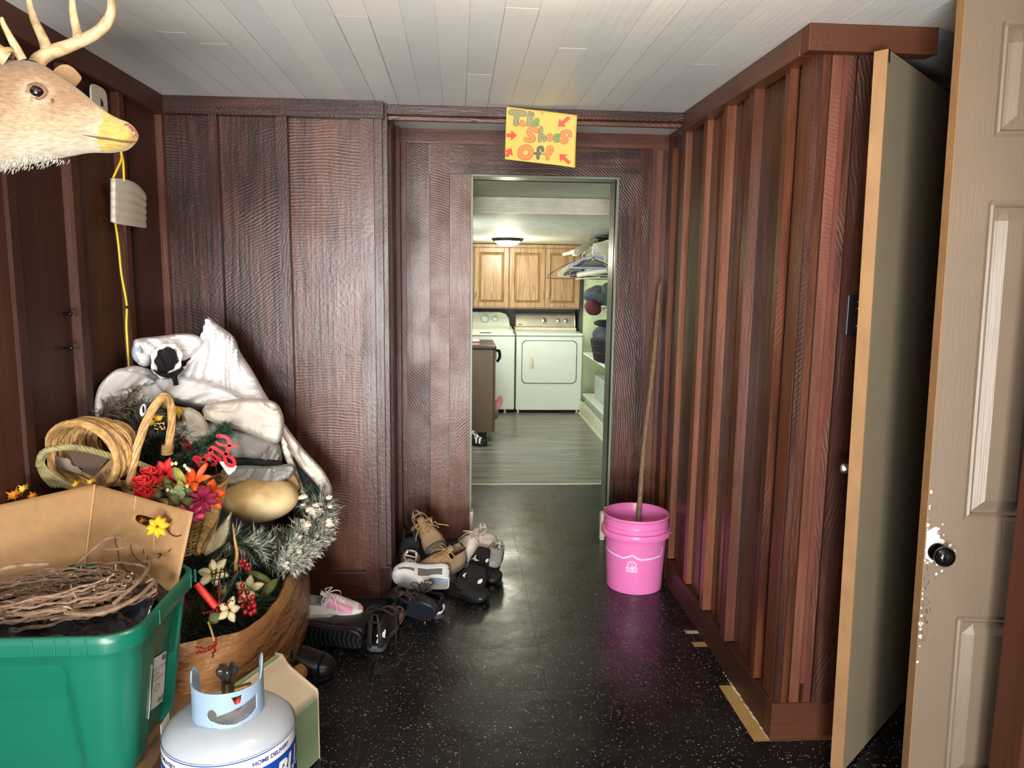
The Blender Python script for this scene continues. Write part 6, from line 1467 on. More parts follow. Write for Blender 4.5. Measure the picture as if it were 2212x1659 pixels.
mb=MB(); mb.tube([c+V((0,-.0,.080)),c+V((.005,0,.098))],[.008,.005],6); build('stem',mb,[mat('stem',srgb(96,76,48),.8)],gd)
# ---- berries, bits in the bag
REDB=mat('glossy_red_berry',srgb(160,24,34),.15,bump=0,var=.2,coat=.5); REDP=mat('red_plastic',srgb(208,44,34),.4,bump=0)
bp_=thing('berry_pick','cluster of glossy red berries on a stem over the brown bag rim','berries',at(525,1290,Y=2.40))
mb=MB(); rg=random.Random(12)
for (x,y) in ((524,1265),(519,1279),(534,1280),(519,1292),(530,1296),(545,1300),(524,1308),(538,1312),(549,1308),(530,1322),(542,1325),(550,1320),(546,1290)):
    mb.ball(at(x,y,Y=2.40+rg.uniform(-.015,.015)),.0088,n=12,m=8)
build('berry',mb,[REDB],bp_)
mb=MB(); mb.tube(smooth_pts([at(520,1220,Y=2.45),at(518,1245,Y=2.43),at(528,1270,Y=2.41),at(540,1310,Y=2.41)],5),.002,5); build('stem',mb,[mat('green_stem',srgb(60,70,36),.7)],bp_)
b2=thing('berry_pick','small red berries at the top of the bare yellow twig','berries',at(525,1222,Y=2.5))
mb=MB(); [mb.ball(at(x,y,Y=2.5),.0075,n=10,m=7) for x,y in ((520,1213),(528,1212),(534,1220),(524,1222),(531,1228),(538,1229))]; build('berry',mb,[REDB],b2)
YTW=mat('yellow_brown_twig',srgb(176,130,72),.6,var=.25,scale=30)
mb=MB(); mb.tube(smooth_pts([at(503,1132,Y=2.50),at(507,1165,Y=2.49),at(512,1195,Y=2.48),at(509,1222,Y=2.48),at(512,1245,Y=2.48)],5),[.003+.0002*k for k in range(21)],8); tag(build('bare_twig',mb,[YTW],loc=at(512,1245,Y=2.48)),'bare upright yellow-brown twig rising from the brown bag','twig')
mb=MB(); mb.tube([at(425,1262,Y=2.30),at(467,1312,Y=2.28)],.011,12); tag(build('red_stick',mb,[REDP],loc=at(467,1312,Y=2.28)),'red plastic stick poking out between tote and brown bag','stick')
MTB=mat('metallic_red_beads',srgb(140,26,28),.2,metal=.5,bump=0)
def beadspray(lab,lines,Y):
    t_=thing('beaded_spray',lab,'beaded spray',at(*lines[0][0],Y=Y)); mb=MB(); m2=MB()
    for ln in lines:
        pts=smooth_pts([at(x,y,Y=Y) for x,y in ln],5); m2.tube(pts,.0014,4)
        for k,p in enumerate(pts): mb.ball(p+V((rg.uniform(-.003,.003),rg.uniform(-.003,.003),rg.uniform(-.003,.003))),.0032,n=8,m=5)
    build('bead',mb,[MTB],t_); build('wire',m2,[MTB],t_)
beadspray('red beaded spray sticking over the left part of the bag rim',[[(440,1325),(465,1316),(490,1305),(500,1296)],[(478,1318),(475,1298),(472,1278),(476,1265)],[(465,1316),(480,1330)]],2.26)
beadspray('red beaded spray lying on the outside of the brown bag beside the tote',[[(424,1410),(440,1408),(458,1400),(468,1380)],[(425,1398),(445,1400),(466,1392)],[(466,1385),(464,1400),(459,1418)]],2.19)
mb=MB(); mb.tube(smooth_pts([at(450,1344,Y=2.24),at(456,1360,Y=2.21),at(463,1385,Y=2.19)],4),.003,6); tag(build('dry_stem',mb,[YTW],loc=at(463,1385,Y=2.19)),'dry yellow stem holding the lower red beaded spray','twig')
# cream poinsettia leaves and black trellis
CRM=mat('cream_fabric_petal',srgb(212,200,158),.7,bump=.2); LEAFG=mat('olive_leaf',srgb(86,92,50),.6,var=.3,scale=14)
def leaf(mb,base,tip,w,nrm=(0,-1,.3),curl=.01,mat_=0,lob=0):
    a,b=V(base),V(tip); d=b-a; s=d.cross(V(nrm)).normalized(); u=V(nrm).normalized(); G=[]
    for i in range(7):
        t=i/6; ww=w*sin(pi*min(.98,t*.92+.06))**.8*(1+(lob*(.35 if i%2 else -.3)))
        if i in(6,): ww=.0005
        G.append([a+d*t+s*ww*q+u*(-curl*abs(q)*1.0+curl*sin(pi*t)) for q in (-1,-.5,0,.5,1)])
    mb.grid(G,mat_)
def flower(name,lab,cx_,cy__,Y,n,ln,w,m_,tiltv=(0,-1,.4),curl=.01,center=None,group=None,cat_='flower',cup=.35,lob=0,seed=0,a0=0,layers=1):
    rg=random.Random(seed); c=at(cx_,cy__,Y=Y); nv=V(tiltv).normalized(); u=nv.orthogonal().normalized(); v=nv.cross(u)
    t_=thing(name,lab,cat_,tuple(c),group)
    for ly in range(layers):
        for k in range(n):
            a=a0+2*pi*(k+.5*ly)/n+rg.uniform(-.15,.15); d=(u*cos(a)+v*sin(a)+nv*(cup+.5*ly)).normalized()*ln*rg.uniform(.8,1.1)*(1-.2*ly)
            mb=MB(); leaf(mb,c+d*.08,c+d,w*(1-.15*ly),tuple(nv-(d.normalized()*nv.dot(d.normalized()))),curl,lob=lob); build('petal',mb,[m_],t_,solid=.0008)
    if center: mb=MB(); mb.ball(c+nv*.006,.009,n=12,m=8); build('flower_center',mb,[center],t_)
    return t_
flower('poinsettia','cream fabric poinsettia down in the brown bag, upper one',462,1238,2.42,6,.055,.014,CRM,seed=1,center=BRASS,cup=.2)
flower('poinsettia','cream fabric poinsettia right behind the red berries',538,1272,2.50,5,.05,.014,CRM,seed=2,cup=.2)
flower('poinsettia','cream fabric poinsettia at the front rim of the bag',495,1318,2.26,5,.04,.012,CRM,seed=3,cup=.2)
TRL=mat('black_trellis',srgb(14,14,14),.6)
mb=MB()
for k in range(4): mb.tube([at(468+10*k,1228-2*k,Y=2.36),at(460+10*k,1275,Y=2.34)],.002,4)
for k in range(3): mb.tube([at(458,1240+14*k,Y=2.35),at(502,1232+13*k,Y=2.35)],.002,4)
tag(build('toy_trellis',mb,[TRL],loc=at(468,1275,Y=2.35)),'little black lattice fence among the cream flowers in the bag','trellis')
mb=MB(); mb.tube([at(470,1315,Y=2.33),at(515,1235,Y=2.42)],.010,6); tag(build('beaded_rod',mb,[TRL],loc=at(470,1315,Y=2.33)),'black beaded rod slanting behind the red berries','rod')
mb=MB(); [leaf(mb,at(x,y,Y=Y),at(x2,y2,Y=Y),.018) for x,y,x2,y2,Y in ((470,1290,490,1258,2.36),(450,1345,475,1325,2.25),(505,1260,560,1290,2.5),(560,1290,600,1250,2.55),(530,1235,590,1262,2.56))]
tag(build('holly_leaves',mb,[LEAFG],loc=at(500,1300,Y=2.4),solid=.001),'dark green holly leaves around the berries in the brown bag','leaves')
# ---- baskets
WICK=mat('wicker_willow',srgb(190,150,96),.5,scale=50,var=.3,bump=.4,bscale=120,coat=.15); WICG=mat('grey_green_wicker',srgb(150,140,96),.55,scale=40,var=.3,bump=.4,bscale=120)
def twist(mb,pts,R,strands=3,r=.006,turns=8,n=6,mat=0):
    pts=[V(p) for p in pts]; N=len(pts)
    for s in range(strands):
        out=[]; 
        for i,p in enumerate(pts):
            t=(pts[min(i+1,N-1)]-pts[max(i-1,0)]).normalized(); u=t.orthogonal().normalized() if i==0 else (u-t*u.dot(t)).normalized(); w=t.cross(u); a=2*pi*(s/strands+turns*i/N); out.append(p+(u*cos(a)+w*sin(a))*R)
        mb.tube(out,r,n,mat=mat)
# round coil basket tipped on its side
cb=thing('coiled_basket','round coiled willow basket tipped on its side, left of the arched one','basket',(-1.14,2.47,.80))
rg=random.Random(31); mb=MB()
Oc=at(182,985,Y=2.44); ax=V((.30,1,.10)).normalized(); uu=V((1,-.30,.0)).normalized(); vv=ax.cross(uu)*-1
for k in range(30):
    dep=(k/30)*.15; R0=.125-.055*(k/30)**1.6+rg.uniform(-.006,.006); a0=rg.uniform(0,6); e=rg.uniform(-.012,.012)
    pts=[]
    for i in range(31):
        a=a0+2*pi*i/30*.97; wob=.004*sin(3*a+k); pts.append(Oc+uu*((R0+wob)*cos(a))+vv*((R0*.88+wob)*sin(a))+ax*(dep+e*cos(a+k)+.004*sin(5*a+k)))
        pts[-1].x=max(pts[-1].x,-1.288)
    mb.tube(pts,rg.uniform(.005,.0078),6)
build('coils',mb,[WICK],cb)
mb=MB(); 
for k in range(7): mb.tube([Oc+uu*(.128*cos(a))+vv*(.112*sin(a))+ax*(-.012+.006*sin(6*a+k))+V((0,0,.004*cos(a*4+k))) for a in [2*pi*i/40+k*.3 for i in range(41)]],.0066,6)
for v in mb.v: v.x=max(v.x,-1.288)
build('rim',mb,[WICK],cb)
mb=MB(); twist(mb,smooth_pts([at(84,1005,Y=2.33),at(88,985,Y=2.31),at(105,972,Y=2.30),at(150,966,Y=2.32),at(200,974,Y=2.37),at(250,988,Y=2.42),at(300,1002,Y=2.48),at(345,1022,Y=2.54)],8),.0055,4,.0052,9); build('handle',mb,[WICG],cb)
mb=MB()
for k in range(7): mb.tube(smooth_pts([at(88+3*k,975,Y=2.32),at(82+2*k,1000,Y=2.33),at(90+5*k,1028,Y=2.36),at(112+8*k,1052,Y=2.40)],5),.004,6)
for v in mb.v: v.x=max(v.x,-1.288)
build('handle_wrap',mb,[WICG],cb)
# crumpled cards in it
for (lab,q,m_) in (('brown cardboard scrap with handwriting inside the coiled basket',[(198,1035),(243,988),(250,1000),(262,1050),(215,1052)],CARDD),('grey torn packaging card inside the coiled basket',[(118,985),(150,992),(155,1005),(178,1012),(175,1025),(120,1008)],mat('grey_card',srgb(136,124,112),.8)),('dark folded cardboard at the back inside the coiled basket',[(145,975),(158,955),(190,972),(235,988),(205,1030),(180,1020),(160,1002)],mat('dark_card',srgb(84,66,52),.85))):
    mb=MB(); Yq=2.42 if 'brown cardboard' in lab else 2.45
    f=[at(x,y,Y=Yq) for x,y in q]; b_=[p+V((0,.004,0)) for p in f]; n=len(q)
    mb.add(f+b_,[tuple(range(n)),tuple(range(2*n-1,n-1,-1))]+[(i,(i+1)%n,n+(i+1)%n,n+i) for i in range(n)]); 
    if 'handwriting' in lab:
        tg=thing('cardboard_scrap',lab,'cardboard',tuple(f[0])); build('card',mb,[m_],tg); mb=MB(); yy=Yq-.001
        for st in ([(218,1023),(224,1033)],[(226,1022),(231,1014),(234,1020),(229,1025)],[(236,1012),(238,1020)]): mb.tube([at(x,y,Y=yy) for x,y in st],.0012,4)
        build('writing',mb,[PEN],tg)
    else: tag(build('cardboard_scrap',mb,[m_],loc=tuple(f[0])),lab,'cardboard')
# flower basket with arched handle
fb=thing('flower_basket','willow basket with tall arched twisted handle, full of fabric flowers','basket',at(380,1140,Y=2.55))
mb=MB(); tw=smooth_pts([at(281,1048,Y=2.46),at(285,1015,Y=2.46),at(294,975,Y=2.47),at(308,930,Y=2.49),at(325,892,Y=2.51),at(342,866,Y=2.53),at(355,857,Y=2.55),at(366,868,Y=2.58),at(371,895,Y=2.60),at(369,930,Y=2.62),at(362,978,Y=2.63)],8); twist(mb,tw,.0075,5,.0066,2); build('handle',mb,[WICK],fb)
mb=MB(); c0=at(361,970,Y=2.63)
for k in range(8): 
    c=at(362-k*.2,962+k*2.6,Y=2.63); mb.tube([c+V((.017*cos(a),.017*sin(a),0)) for a in [2*pi*i/16 for i in range(16)]],.003,5,closed=True)
build('handle_binding',mb,[WICK],fb)
Bc=at(378,1062,Y=2.56); mb=MB(); rg=random.Random(41)
def bring(s,z): return [Bc+V((s*.165*cos(a),s*.125*sin(a),z+.018*sin(a*2+1)*s)) for a in [2*pi*i/48 for i in range(48)]]
for k in range(5): mb.tube([p+V((0,0,.006*sin(i*.8+k*1.3))) for i,p in enumerate(bring(1+.008*k*(-1)**k,.0+.006*k))],.005,6,closed=True)
build('rim',mb,[WICK],fb)
mb=MB()
for k in range(16): mb.tube([p+V((.003*sin(i*1.57+k*3.1),.003*cos(i*1.57+k*3.14),0)) for i,p in enumerate(bring(.96-.022*k,-.012*k-.006))],.0032,5,closed=True)
for k in range(40):
    a=2*pi*k/40; mb.tube([Bc+V((.16*cos(a)*(1-.35*t),.12*sin(a)*(1-.35*t),-.20*t)) for t in (0,.25,.5,.75,1)],.0035,5)
build('woven_side',mb,[WICK],fb)
# flowers
ROSE=mat('coral_red_petal',srgb(214,52,52),.55,bump=.1,var=.15,scale=20); ORG=mat('orange_lily_petal',srgb(232,92,34),.55,bump=.1,var=.12,scale=20); MAG=mat('magenta_petal',srgb(158,40,76),.6,bump=.1,var=.15,scale=20); YLF=mat('yellow_petal',srgb(232,186,50),.6,bump=.1,var=.12,scale=20); SAGE=mat('sage_leaf',srgb(128,142,98),.7,var=.2); BUD=mat('cream_bud',srgb(214,208,166),.6,var=.1); LIME=mat('lime_leaf',srgb(176,174,84),.6,var=.15)
def rose(lab,px,py,Y,r):
    c=at(px,py,Y=Y); t_=thing('rose',lab,'flower',tuple(c),'flowers in the arched basket'); rg=random.Random(int(px))
    for k in range(9):
        mb=MB(); a0=k*2.4; R=r*(.28+.085*k); G=[]
        for i in range(7):
            t=i/6; G.append([c+V((R*(.55+.6*sin(t*1.6))*cos(a0+q*.85),R*.6*(.55+.6*sin(t*1.6))*sin(a0+q*.85)-r*.35,(-.6+1.25*t-(.25*t*t if k>5 else 0))*r*(.95-.03*k)+.0)) for q in (-1,-.6,-.2,.2,.6,1)])
        T=Matrix.Translation(c)@Matrix.Rotation(radians(35),4,'X')@Matrix.Translation(-c)
        G=[[T@p for p in row] for row in G]; mb.grid(G); build('petal',mb,[ROSE],t_,solid=.0008)
rose('coral red fabric rose lowest at the left of the arched basket',312,1036,2.40,.040); rose('coral red fabric rose just above and right of the lowest one',326,1016,2.45,.036); rose('red fabric rose half hidden behind the cardboard edge',312,1062,2.38,.036)
flower('daisy','coral pointed-petal flower in the middle back of the basket',357,1024,2.46,7,.052,.014,ROSE,seed=11,cup=.3,group='flowers in the arched basket')
flower('lily','large orange lily opening upward at right of the basket',420,1042,2.42,6,.070,.015,ORG,seed=12,tiltv=(-.2,-.6,.9),cup=.5,group='flowers in the arched basket')
flower('lily','orange lily at the right rim with petals pointing right',452,1068,2.40,5,.058,.017,ORG,seed=13,tiltv=(.5,-.7,.6),cup=.3,group='flowers in the arched basket')
flower('daisy','magenta daisy hanging at the right rim',437,1080,2.35,9,.050,.011,MAG,seed=14,tiltv=(.2,-.9,.2),cup=.15,group='flowers in the arched basket')
flower('daisy','magenta daisy drooping lowest over the cardboard box',408,1112,2.20,9,.046,.0105,MAG,seed=15,tiltv=(.0,-.8,-.45),cup=.1,group='flowers in the arched basket')
lf=thing('leaf_spray','sage and olive fabric leaves with cream buds among the basket flowers','leaves',at(380,1075,Y=2.40))
mb=MB()
for x,y,x2,y2,Y,w in ((355,1045,385,1080,2.38,.016),(372,1060,352,1030,2.40,.014),(385,1060,420,1065,2.36,.018),(390,1080,415,1098,2.30,.022),(345,1060,330,1078,2.38,.016),(400,1062,440,1045,2.42,.014),(430,1050,452,1028,2.44,.014),(365,1070,385,1092,2.32,.018)): leaf(mb,at(x,y,Y=Y),at(x2,y2,Y=Y),w,lob=.4)
build('leaf',mb,[LEAFG],lf,solid=.0008)
mb=MB()
for x,y,r in ((385,1056,.013),(378,1066,.012),(388,1076,.014),(392,1068,.012)): mb.ball(at(x,y,Y=2.34),(r,r*.3,r),n=12,m=8)
leaf(mb,at(372,1012,Y=2.42),at(398,1045,Y=2.40),.014); build('pale_leaf',mb,[SAGE],lf,label='pale sage leaves')
mb=MB(); leaf(mb,at(374,1010,Y=2.42),at(400,1042,Y=2.38),.013); leaf(mb,at(382,1035,Y=2.38),at(398,1062,Y=2.36),.010); build('lime_leaf',mb,[LIME],lf)
mb=MB()
for x,y in ((362,1059),(371,1062),(404,1051),(396,1058),(401,1064),(399,1006),(404,1012),(372,1002),(380,1001),(409,1016)): mb.ball(at(x,y,Y=2.36),(.0052,.005,.0062),n=8,m=6)
build_each('bud',mb,[BUD],lf)
# inside the basket, dark greenery so it is not empty
fir('moss_filler','dark greenery packed inside the arched basket under the flowers',[Bc+V((-.12,0,-.05)),Bc+V((-.05,.04,-.04)),Bc+V((.04,-.03,-.04)),Bc+V((.11,.02,-.05))],.07,130,(FIRD,FIRD),(1,0),.03,seed=17,cat_='filler')
# maple leaves and yellow bits around the cardboard box
def maple(lab,px,py,Y,s,rot,m_,nrm=(0,-1,.2)):
    c=at(px,py,Y=Y); mb=MB(); out=[]; 
    for k in range(22):
        a=2*pi*k/22; r=s*(1 if k%4==0 else .62 if k%2==0 else .42)*(1 if sin(a)>-.5 else .7); out.append((r*cos(a+rot),r*sin(a+rot)))
    vs=[c+V((0,-.004,0))]+[c+V((x,.010*sin(3*x/s+y/s),y)) for x,y in out]; mb.add(vs,[(0,1+k,1+(k+1)%22) for k in range(22)],smooth=True)
    tag(build('maple_leaf',mb,[m_],loc=tuple(c),solid=.0008),lab,'leaf','fabric maple leaves')
MPO=mat('orange_yellow_leaf',srgb(224,140,36),.6,var=.25,scale=20); MPY=mat('yellow_leaf',srgb(236,192,60),.6,var=.12,scale=20)
maple('yellow-orange maple leaf far left over the box edge',32,1070,2.26,.026,.3,MPO); maple('yellow maple leaf tip above the far left orange one',52,1055,2.28,.018,1.2,MPY); maple('orange maple leaf lying along the box top edge',72,1072,2.27,.018,2.0,MPO); maple('yellow leaf on the top corner of the cardboard box, left one',166,1046,2.36,.016,.8,MPY); maple('yellow leaf on the top corner of the cardboard box, right one',198,1041,2.36,.016,.2,MPY)
flower('yellow_daisy','yellow fabric daisy poking through the hand hole of the box',340,1137,2.115,8,.034,.009,YLF,seed=21,tiltv=(.3,-.9,.3),cup=.1)
maple('orange leaf seen through the left end of the hand hole',306,1128,2.24,.016,.5,MPO); maple('pale yellow leaf low inside the hand hole',312,1145,2.22,.014,1.5,MPY)
# yellow roses, gold bead pick, red ornaments in the flocked garland
for lab,x,y in (('yellow rose bud under the arch of the handle, upper right one',343,902),('yellow rose bud under the arch of the handle, lower left one',326,912)):
    c=at(x,y,Y=2.60); t_=thing('yellow_rose',lab,'flower',tuple(c)); 
    for k in range(6):
        mb=MB(); a0=k*2.4; R=.016*(.35+.13*k); mb.grid([[c+V((R*(.6+.5*t)*cos(a0+q),R*(.6+.5*t)*sin(a0+q)-.006,.016*(-.5+t))) for q in (-1,-.5,0,.5,1)] for t in (0,.33,.66,1)]); build('petal',mb,[YLF],t_,solid=.0008)
mb=MB(); rg=random.Random(5); [mb.ball(at(345+rg.uniform(-11,11),920+rg.uniform(-8,8),Y=2.58),.0032,n=8,m=6) for k in range(22)]; tag(build('gold_bead_pick',mb,[BRASS],loc=at(345,920,Y=2.58)),'cluster of tiny gold beads under the arched basket handle','beads')
flower('red_rose','dark red velvet flower in the flocked garland behind the coiled basket',238,885,2.60,6,.028,.012,mat('dark_red_velvet',srgb(122,16,24),.9,sheen=.5),seed=31,cup=.5,layers=2)
mb=MB(); 
for k in range(3): mb.tube(smooth_pts([at(393+k*5,952,Y=2.72),at(400+k*5,960,Y=2.71),at(402+k*5,972,Y=2.71)],3),.004,6)
tag(build('red_ribbon',mb,[mat('red_foil',srgb(110,20,22),.25,metal=.3,bump=0)],loc=at(400,962,Y=2.71)),'shiny dark red ribbon loops beside the fir branch','ribbon')
mb=MB(); inflate(mb,[(345,865),(362,870),(385,878),(408,882),(412,890),(398,896),(388,908),(378,900),(365,890),(350,880)],lambda x,y:2.95,.03,5,.006,33,20); tag(build('yellow_cloth',mb,[mat('yellow_cloth',srgb(222,182,48),.8,bump=.3)],loc=at(385,890,Y=2.95)),'yellow cloth corner between jacket and basket handle','cloth')
mb=MB(); c=at(309,886,Y=2.58); mb.ball(c,(.010,.010,.022),n=14,m=10,T=Matrix.Rotation(radians(12),4,'Y')); gc=thing('plastic_ornament','small white and black ornament in the garland left of the arched handle','ornament',tuple(c)); build('body',mb,[WS],gc)
mb=MB(); mb.ball(c+V((.004,-.007,.004)),(.004,.005,.013),n=10,m=8); build('black_stripe',mb,[BLACKPL],gc)
# red script word on clear backing
WRD=mat('glossy_red_plastic',srgb(206,44,54),.22,bump=0,var=.05,coat=.4)
wd_=thing('word_sign','glossy red cursive word cut-out standing over the flower basket','sign',at(455,1000,Y=2.55))
def wp(x,y,e=0):  # crop 2111x1659 over (390,930)-(530,1040)
    return at(390+x*140/2111,930+y*110/1659,Y=2.55+e)
mb=MB()
for st,w,cl_ in (([(720,1245),(640,1150),(520,1010),(440,930),(470,870),(540,870),(640,910),(740,950)],105,0),([(740,950),(820,1010),(960,1090),(1080,1110),(1150,1030),(1080,900),(930,820),(830,840),(800,900),(860,1000),(960,1080)],110,0),([(960,620),(1010,760),(1120,870),(1230,930),(1290,950)],140,0),([(960,620),(990,570),(1080,560),(1250,660),(1400,750),(1480,760)],110,0),([(1210,180),(1340,180),(1500,230),(1590,350),(1590,520),(1540,650),(1470,800),(1440,900),(1500,1080),(1620,1150),(1740,1120),(1750,1010),(1680,900),(1560,830)],115,0),([(1170,370),(1250,440),(1400,490),(1560,500),(1700,520),(1850,510)],80,0),([(1250,200),(1210,230)],40,0)):
    P=smooth_pts([V((x,y,0)) for x,y in st],6); vs,fs=ribbon([(p.x,p.y) for p in P],w)
    n=len(vs); mb.add([wp(p.x,p.y) for p in vs]+[wp(p.x,p.y,.006) for p in vs],list(fs)+[tuple(n+k for k in reversed(f)) for f in fs])
    # side walls from outline pairs
    m_=len(P); mb.add([wp(vs[2*i].x,vs[2*i].y,e) for i in range(m_) for e in (0,.006)]+[wp(vs[2*i+1].x,vs[2*i+1].y,e) for i in range(m_) for e in (0,.006)],[(2*i,2*i+1,2*i+3,2*i+2) for i in range(m_-1)]+[(2*m_+2*i,2*m_+2*i+2,2*m_+2*i+3,2*m_+2*i+1) for i in range(m_-1)])
build('lettering',mb,[WRD],wd_)
mb=MB(); mb.tube([wp(1140,1090,.004),wp(1200,1650,.01)],.0015,5); mb.tube([wp(1200,1650,.01),at(468,1110,Y=2.58)],.0015,5); build('wire_stand',mb,[STEEL],wd_)
mb=MB(); q=[(1250,1010),(1450,1010),(1830,1150),(1780,1290),(1610,1440),(1540,1440)]; f=[wp(x,y,.008) for x,y in q]; b_=[p+V((0,.001,0)) for p in f]; n=len(q); mb.add(f+b_,[tuple(range(n)),tuple(range(2*n-1,n-1,-1))]+[(i,(i+1)%n,n+(i+1)%n,n+i) for i in range(n)]); build('hang_tag',mb,[LBL],wd_)
# clear plastic bag / ribbon between box and bag
CLR=mat('clear_cellophane',srgb(190,178,140),.15,bump=.6,bscale=25,bdist=.01,alpha=.32)
mb=MB(); inflate(mb,[(440,1190),(455,1160),(480,1130),(500,1105),(498,1125),(495,1150),(485,1175),(465,1190),(445,1200)],lambda x,y:2.42,.03,5,.006,41,22); tag(build('cellophane_wrap',mb,[CLR],loc=at(470,1180,Y=2.42)),'clear crinkled cellophane wrap between the cardboard box and the wreath','wrapper')
mb=MB(); inflate(mb,[(440,1085),(462,1075),(474,1090),(472,1120),(458,1150),(440,1180),(432,1200),(420,1190),(436,1130)],lambda x,y:2.50,.03,5,.004,42,20); tag(build('tan_paper_bag',mb,[mat('tan_paper',srgb(176,140,84),.7,bump=.3)],loc=at(450,1180,Y=2.50)),'tan paper bag edge standing right of the arched basket','paper bag')
# dark crate at far left behind the box
mb=MB(); mb.box((-1.288,2.46,0),(-1.20,2.66,.60)); mb.box((-1.288,2.36,.0),(-1.18,2.45,.80)); tag(build('black_crate',mb,[BLACKPL],loc=(-1.24,2.5,0),bevel=.004),'black plastic crate against the left wall behind the cardboard box','crate')
# ================================================================== PROPANE TANK
TNK=mat('glossy_white_tank_paint',srgb(172,180,190),.25,bump=.06,bscale=30,var=.03,coat=.2); BLUEB=mat('blue_band_print',srgb(22,70,160),.35,bump=0); NAV=mat('dark_blue_letters',srgb(44,52,130),.4,bump=0)
TC=V((-.585,1.885,0)); TR=.163
tk=thing('propane_tank','white propane tank with pierced collar and blue printed band in the foreground','gas tank',tuple(TC))
mb=MB(); prof=[(.105,.0),(.107,.0),(.108,.05),(.12,.055),(.145,.07),(.158,.095),(TR,.13),(TR,.372)]
prof+=[(.045+(TR-.045)*cos(radians(a)),.372+.062*sin(radians(a))) for a in range(6,91,6)]+[(0,.434)]
mb.lathe(prof,TC,n=80); build('cylinder',mb,[TNK],tk)
mb=MB(); mb.lathe([(.093,0),(.100,0),(.100,.05),(.093,.05)],TC,n=48); build('foot_ring',mb,[TNK],tk)
def tc_(ang,z,r): return TC+V((r*cos(ang),r*sin(ang),z))
f0=atan2(-TC.y,-TC.x)    # toward the camera
CLM=mat('pale_blue_grey_collar',srgb(146,168,192),.32,bump=.03,var=.03)
mb=MB(); NA,NZ=300,60; CR=.086
A0,A1=f0-radians(128),f0+radians(112)
def ctop(d):  # d degrees from camera side, + is to the right
     st=lambda x:x*x*(3-2*x); return .520+ .046*st(max(0,min(1,(d-60)/26))) + .022*st(max(0,min(1,(-d-85)/16)))
def hole(d,z):
    # slot with hooked left end, right-front; small notch above
    dx=(d-22); zz=(z-.448)
    bot=.4365+.0000105*(d-8)**2; tng=.4615+.00042*(d+22)
    s=(-27<d<50) and bot<z<tng
    if ((d+27)/8)**2+((z-.464)/.0155)**2<1: s=True
    tri=.4865<z<.508 and (4+ (.508-z)*260)<d<(21-(.508-z)*120)
    return s or tri
rows=[]
for i in range(NA+1):
    a=A0+(A1-A0)*i/NA; d=math.degrees(a-f0); zt=ctop(d); zb=.425+(.006*(abs((d%70)-35)<18)); 
    # round the two lugs
    if i<18: zt=zb+(zt-zb)*(.45+.55*sqrt(max(0,1-((18-i)/18)**2)))
    if NA-i<24: zt=zb+(zt-zb)*(.55+.45*sqrt(max(0,1-((24-(NA-i))/24)**2)))
    rows.append([tc_(a,zb+(zt-zb)*j/NZ,CR) for j in range(NZ+1)])
mb.grid(rows,skip=lambda i,j:hole(math.degrees(A0+(A1-A0)*(i+.5)/NA-f0),rows[i][j].z*.5+rows[i][j+1].z*.5))
build('collar',mb,[CLM],tk,solid=.0035,label='pale blue-grey pierced steel collar')
# valve and hand wheel
BRV=mat('valve_brass',srgb(120,98,60),.4,metal=.8); HWM=mat('dark_chrome_knob',srgb(92,88,86),.25,metal=.8,bump=0)
vx=tc_(f0+radians(180),0,.012)
mb=MB(); mb.lathe([(.0,.432),(.024,.432),(.024,.445),(.016,.450),(.016,.500),(.0,.500)],vx,n=20); mb.tube([vx+V((0,0,.465)),vx+V((.05,.03,.465))],.014,12); build('valve_body',mb,[BRV],tk)
mb=MB(); T=Matrix.Translation(vx+V((0,0,.0))); n=60
pr=[(a*2*pi/n,.024+.0045*cos(5*a*2*pi/n)) for a in range(n)]
G=[[vx+V((r*sc*cos(a),r*sc*sin(a),z)) for a,r in pr] for sc,z in ((.35,.500),(.5,.505),(.95,.525),(1.05,.534),(1.0,.540),(.7,.541),(.35,.536),(.0,.536))]
mb.grid(G,wrapu=True); build('hand_wheel',mb,[HWM],tk)
mb=MB(); mb.ball(vx+V((.03,-.02,.452)),(.010,.008,.012),n=10,m=8); build('red_cap',mb,[REDP],tk)
# printed band
def band(s,z,e=.0008): return tc_(f0+s/TR,z,TR+e)
mb=MB(); mb.grid([[band(-.50+1.0*i/90,.15+.235*j/2,.0006) for i in range(91)] for j in range(3)]); build('white_band',mb,[LBL],tk)
mb=MB(); mb.grid([[band(-.50+1.0*i/90,.17+.175*j/2+ .0,.0010) for i in range(91)] for j in range(3)]); 
mb.grid([[band(-.50+1.0*i/90,.3795+.003*j,.0011) for i in range(91)] for j in range(2)]); build('blue_band',mb,[BLUEB],tk)
mb=MB()
for k,(w,s0) in enumerate((('HOME DELIVERY',.105),('REFILL CENTER',.26),('HOME DELIVERY',-.20),('HOME DELIVERY',-.38))):
    mb=MB(); text_mb(mb,w,.0155,lambda x,y:band(s0+x,.362+y,.0014),bold=.0004); build('small_lettering',mb,[NAV],tk)
mb=MB(); text_mb(mb,'BLUE RHINO',.072,lambda x,y:band(.108+x,.300+y,.0016),bold=.003,shear=.25,align='LEFT'); text_mb(mb,'BLUE RHINO',.072,lambda x,y:band(-.45+x,.300+y,.0016),bold=.003,shear=.25,align='LEFT'); build_each('big_letter',mb,[LBL],tk)
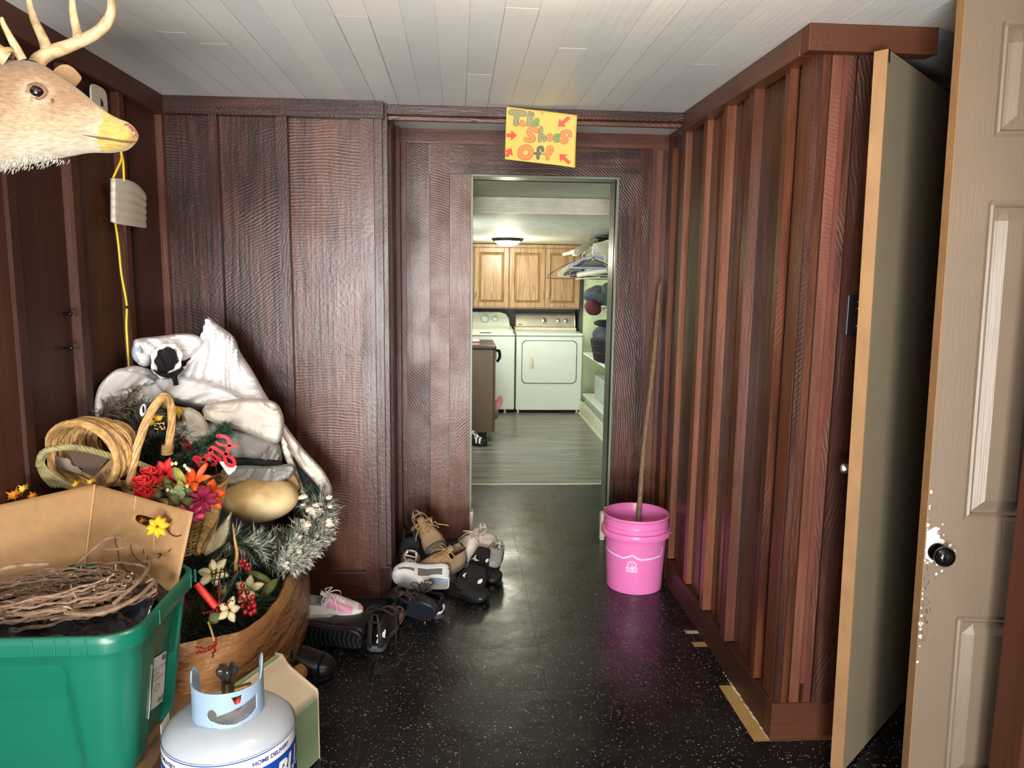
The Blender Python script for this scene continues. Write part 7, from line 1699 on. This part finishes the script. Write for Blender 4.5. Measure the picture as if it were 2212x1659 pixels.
# ================================================================== CREAM AND GREEN CONTAINER
CRMP=mat('cream_plastic',srgb(224,206,178),.4,bump=.05,var=.04); PGR=mat('pale_green_plastic',srgb(146,170,132),.4,bump=.05,var=.04)
cj=thing('plastic_canister','cream and pale green plastic canister behind the propane tank','container',(-.58,2.28,0))
a_=at(600,1410,Z=.30); b_=at(655,1480,Z=.27); c_=at(640,1600,Z=.02)
# prism: top edge polygon (seen slanted top), extruded along +x/-y
TL=V((-.655,2.16,.325)); 
prof=[(0,0),(0,.235),(.030,.300),(.075,.325),(.105,.325),(.105,0)]
ux=V((.42,.90,0)).normalized(); px_=V((.90,-.42,0)).normalized()
O=V((-.712,2.20,0))
def cp(u,s,z): return O+ux*s+px_*u+V((0,0,z))
# side profile in (u) direction away from the top edge, length along s
top_e=at(597,1410,Z=.33)
pro=[(0,0),(0,.325),(.022,.325),(.040,.300),(.060,.285),(.150,.235),(.152,.225),(.152,0)]
Ld=.34; O=V((top_e.x,top_e.y,0))-ux*Ld
mb=MB(); n=len(pro); vs=[cp(u,0,z) for u,z in pro]+[cp(u,Ld,z) for u,z in pro]; mb.add(vs,[tuple(range(n)),tuple(range(2*n-1,n-1,-1))]+[(i,(i+1)%n,n+(i+1)%n,n+i) for i in range(n)]); build('body',mb,[CRMP],cj,bevel=.006)
mb=MB(); vs=[cp(u,s,z) for u,z in ((.154,.005),(.154,.215)) for s in (.008,Ld-.008)]; mb.add([vs[0],vs[1],vs[3],vs[2]]+[v+px_*.006 for v in (vs[0],vs[1],vs[3],vs[2])],[(0,1,2,3),(7,6,5,4),(0,4,5,1),(1,5,6,2),(2,6,7,3),(3,7,4,0)])
vs=[cp(u,s,.3265) for u,s in ((.004,.01),(.019,.01),(.019,Ld-.01),(.004,Ld-.01))]; mb.add(vs+[v+V((0,0,.003)) for v in vs],[(4,5,6,7),(0,1,5,4),(1,2,6,5),(2,3,7,6),(3,0,4,7)])
build('green_panel',mb,[PGR],cj,bevel=.002,label='pale green side panel')
mb=MB(); o=[(.070,.05),(.110,.05),(.135,.10),(.110,.16),(.070,.16)]
mb.tube(smooth_pts([cp(u,s,.285-(u-.06)*.556+.002) for u,s in ((.066,.10),(.120,.10),(.130,.15),(.118,.21),(.066,.21))],5,True),.0028,6,closed=True); build('moulded_recess',mb,[CRMP],cj)
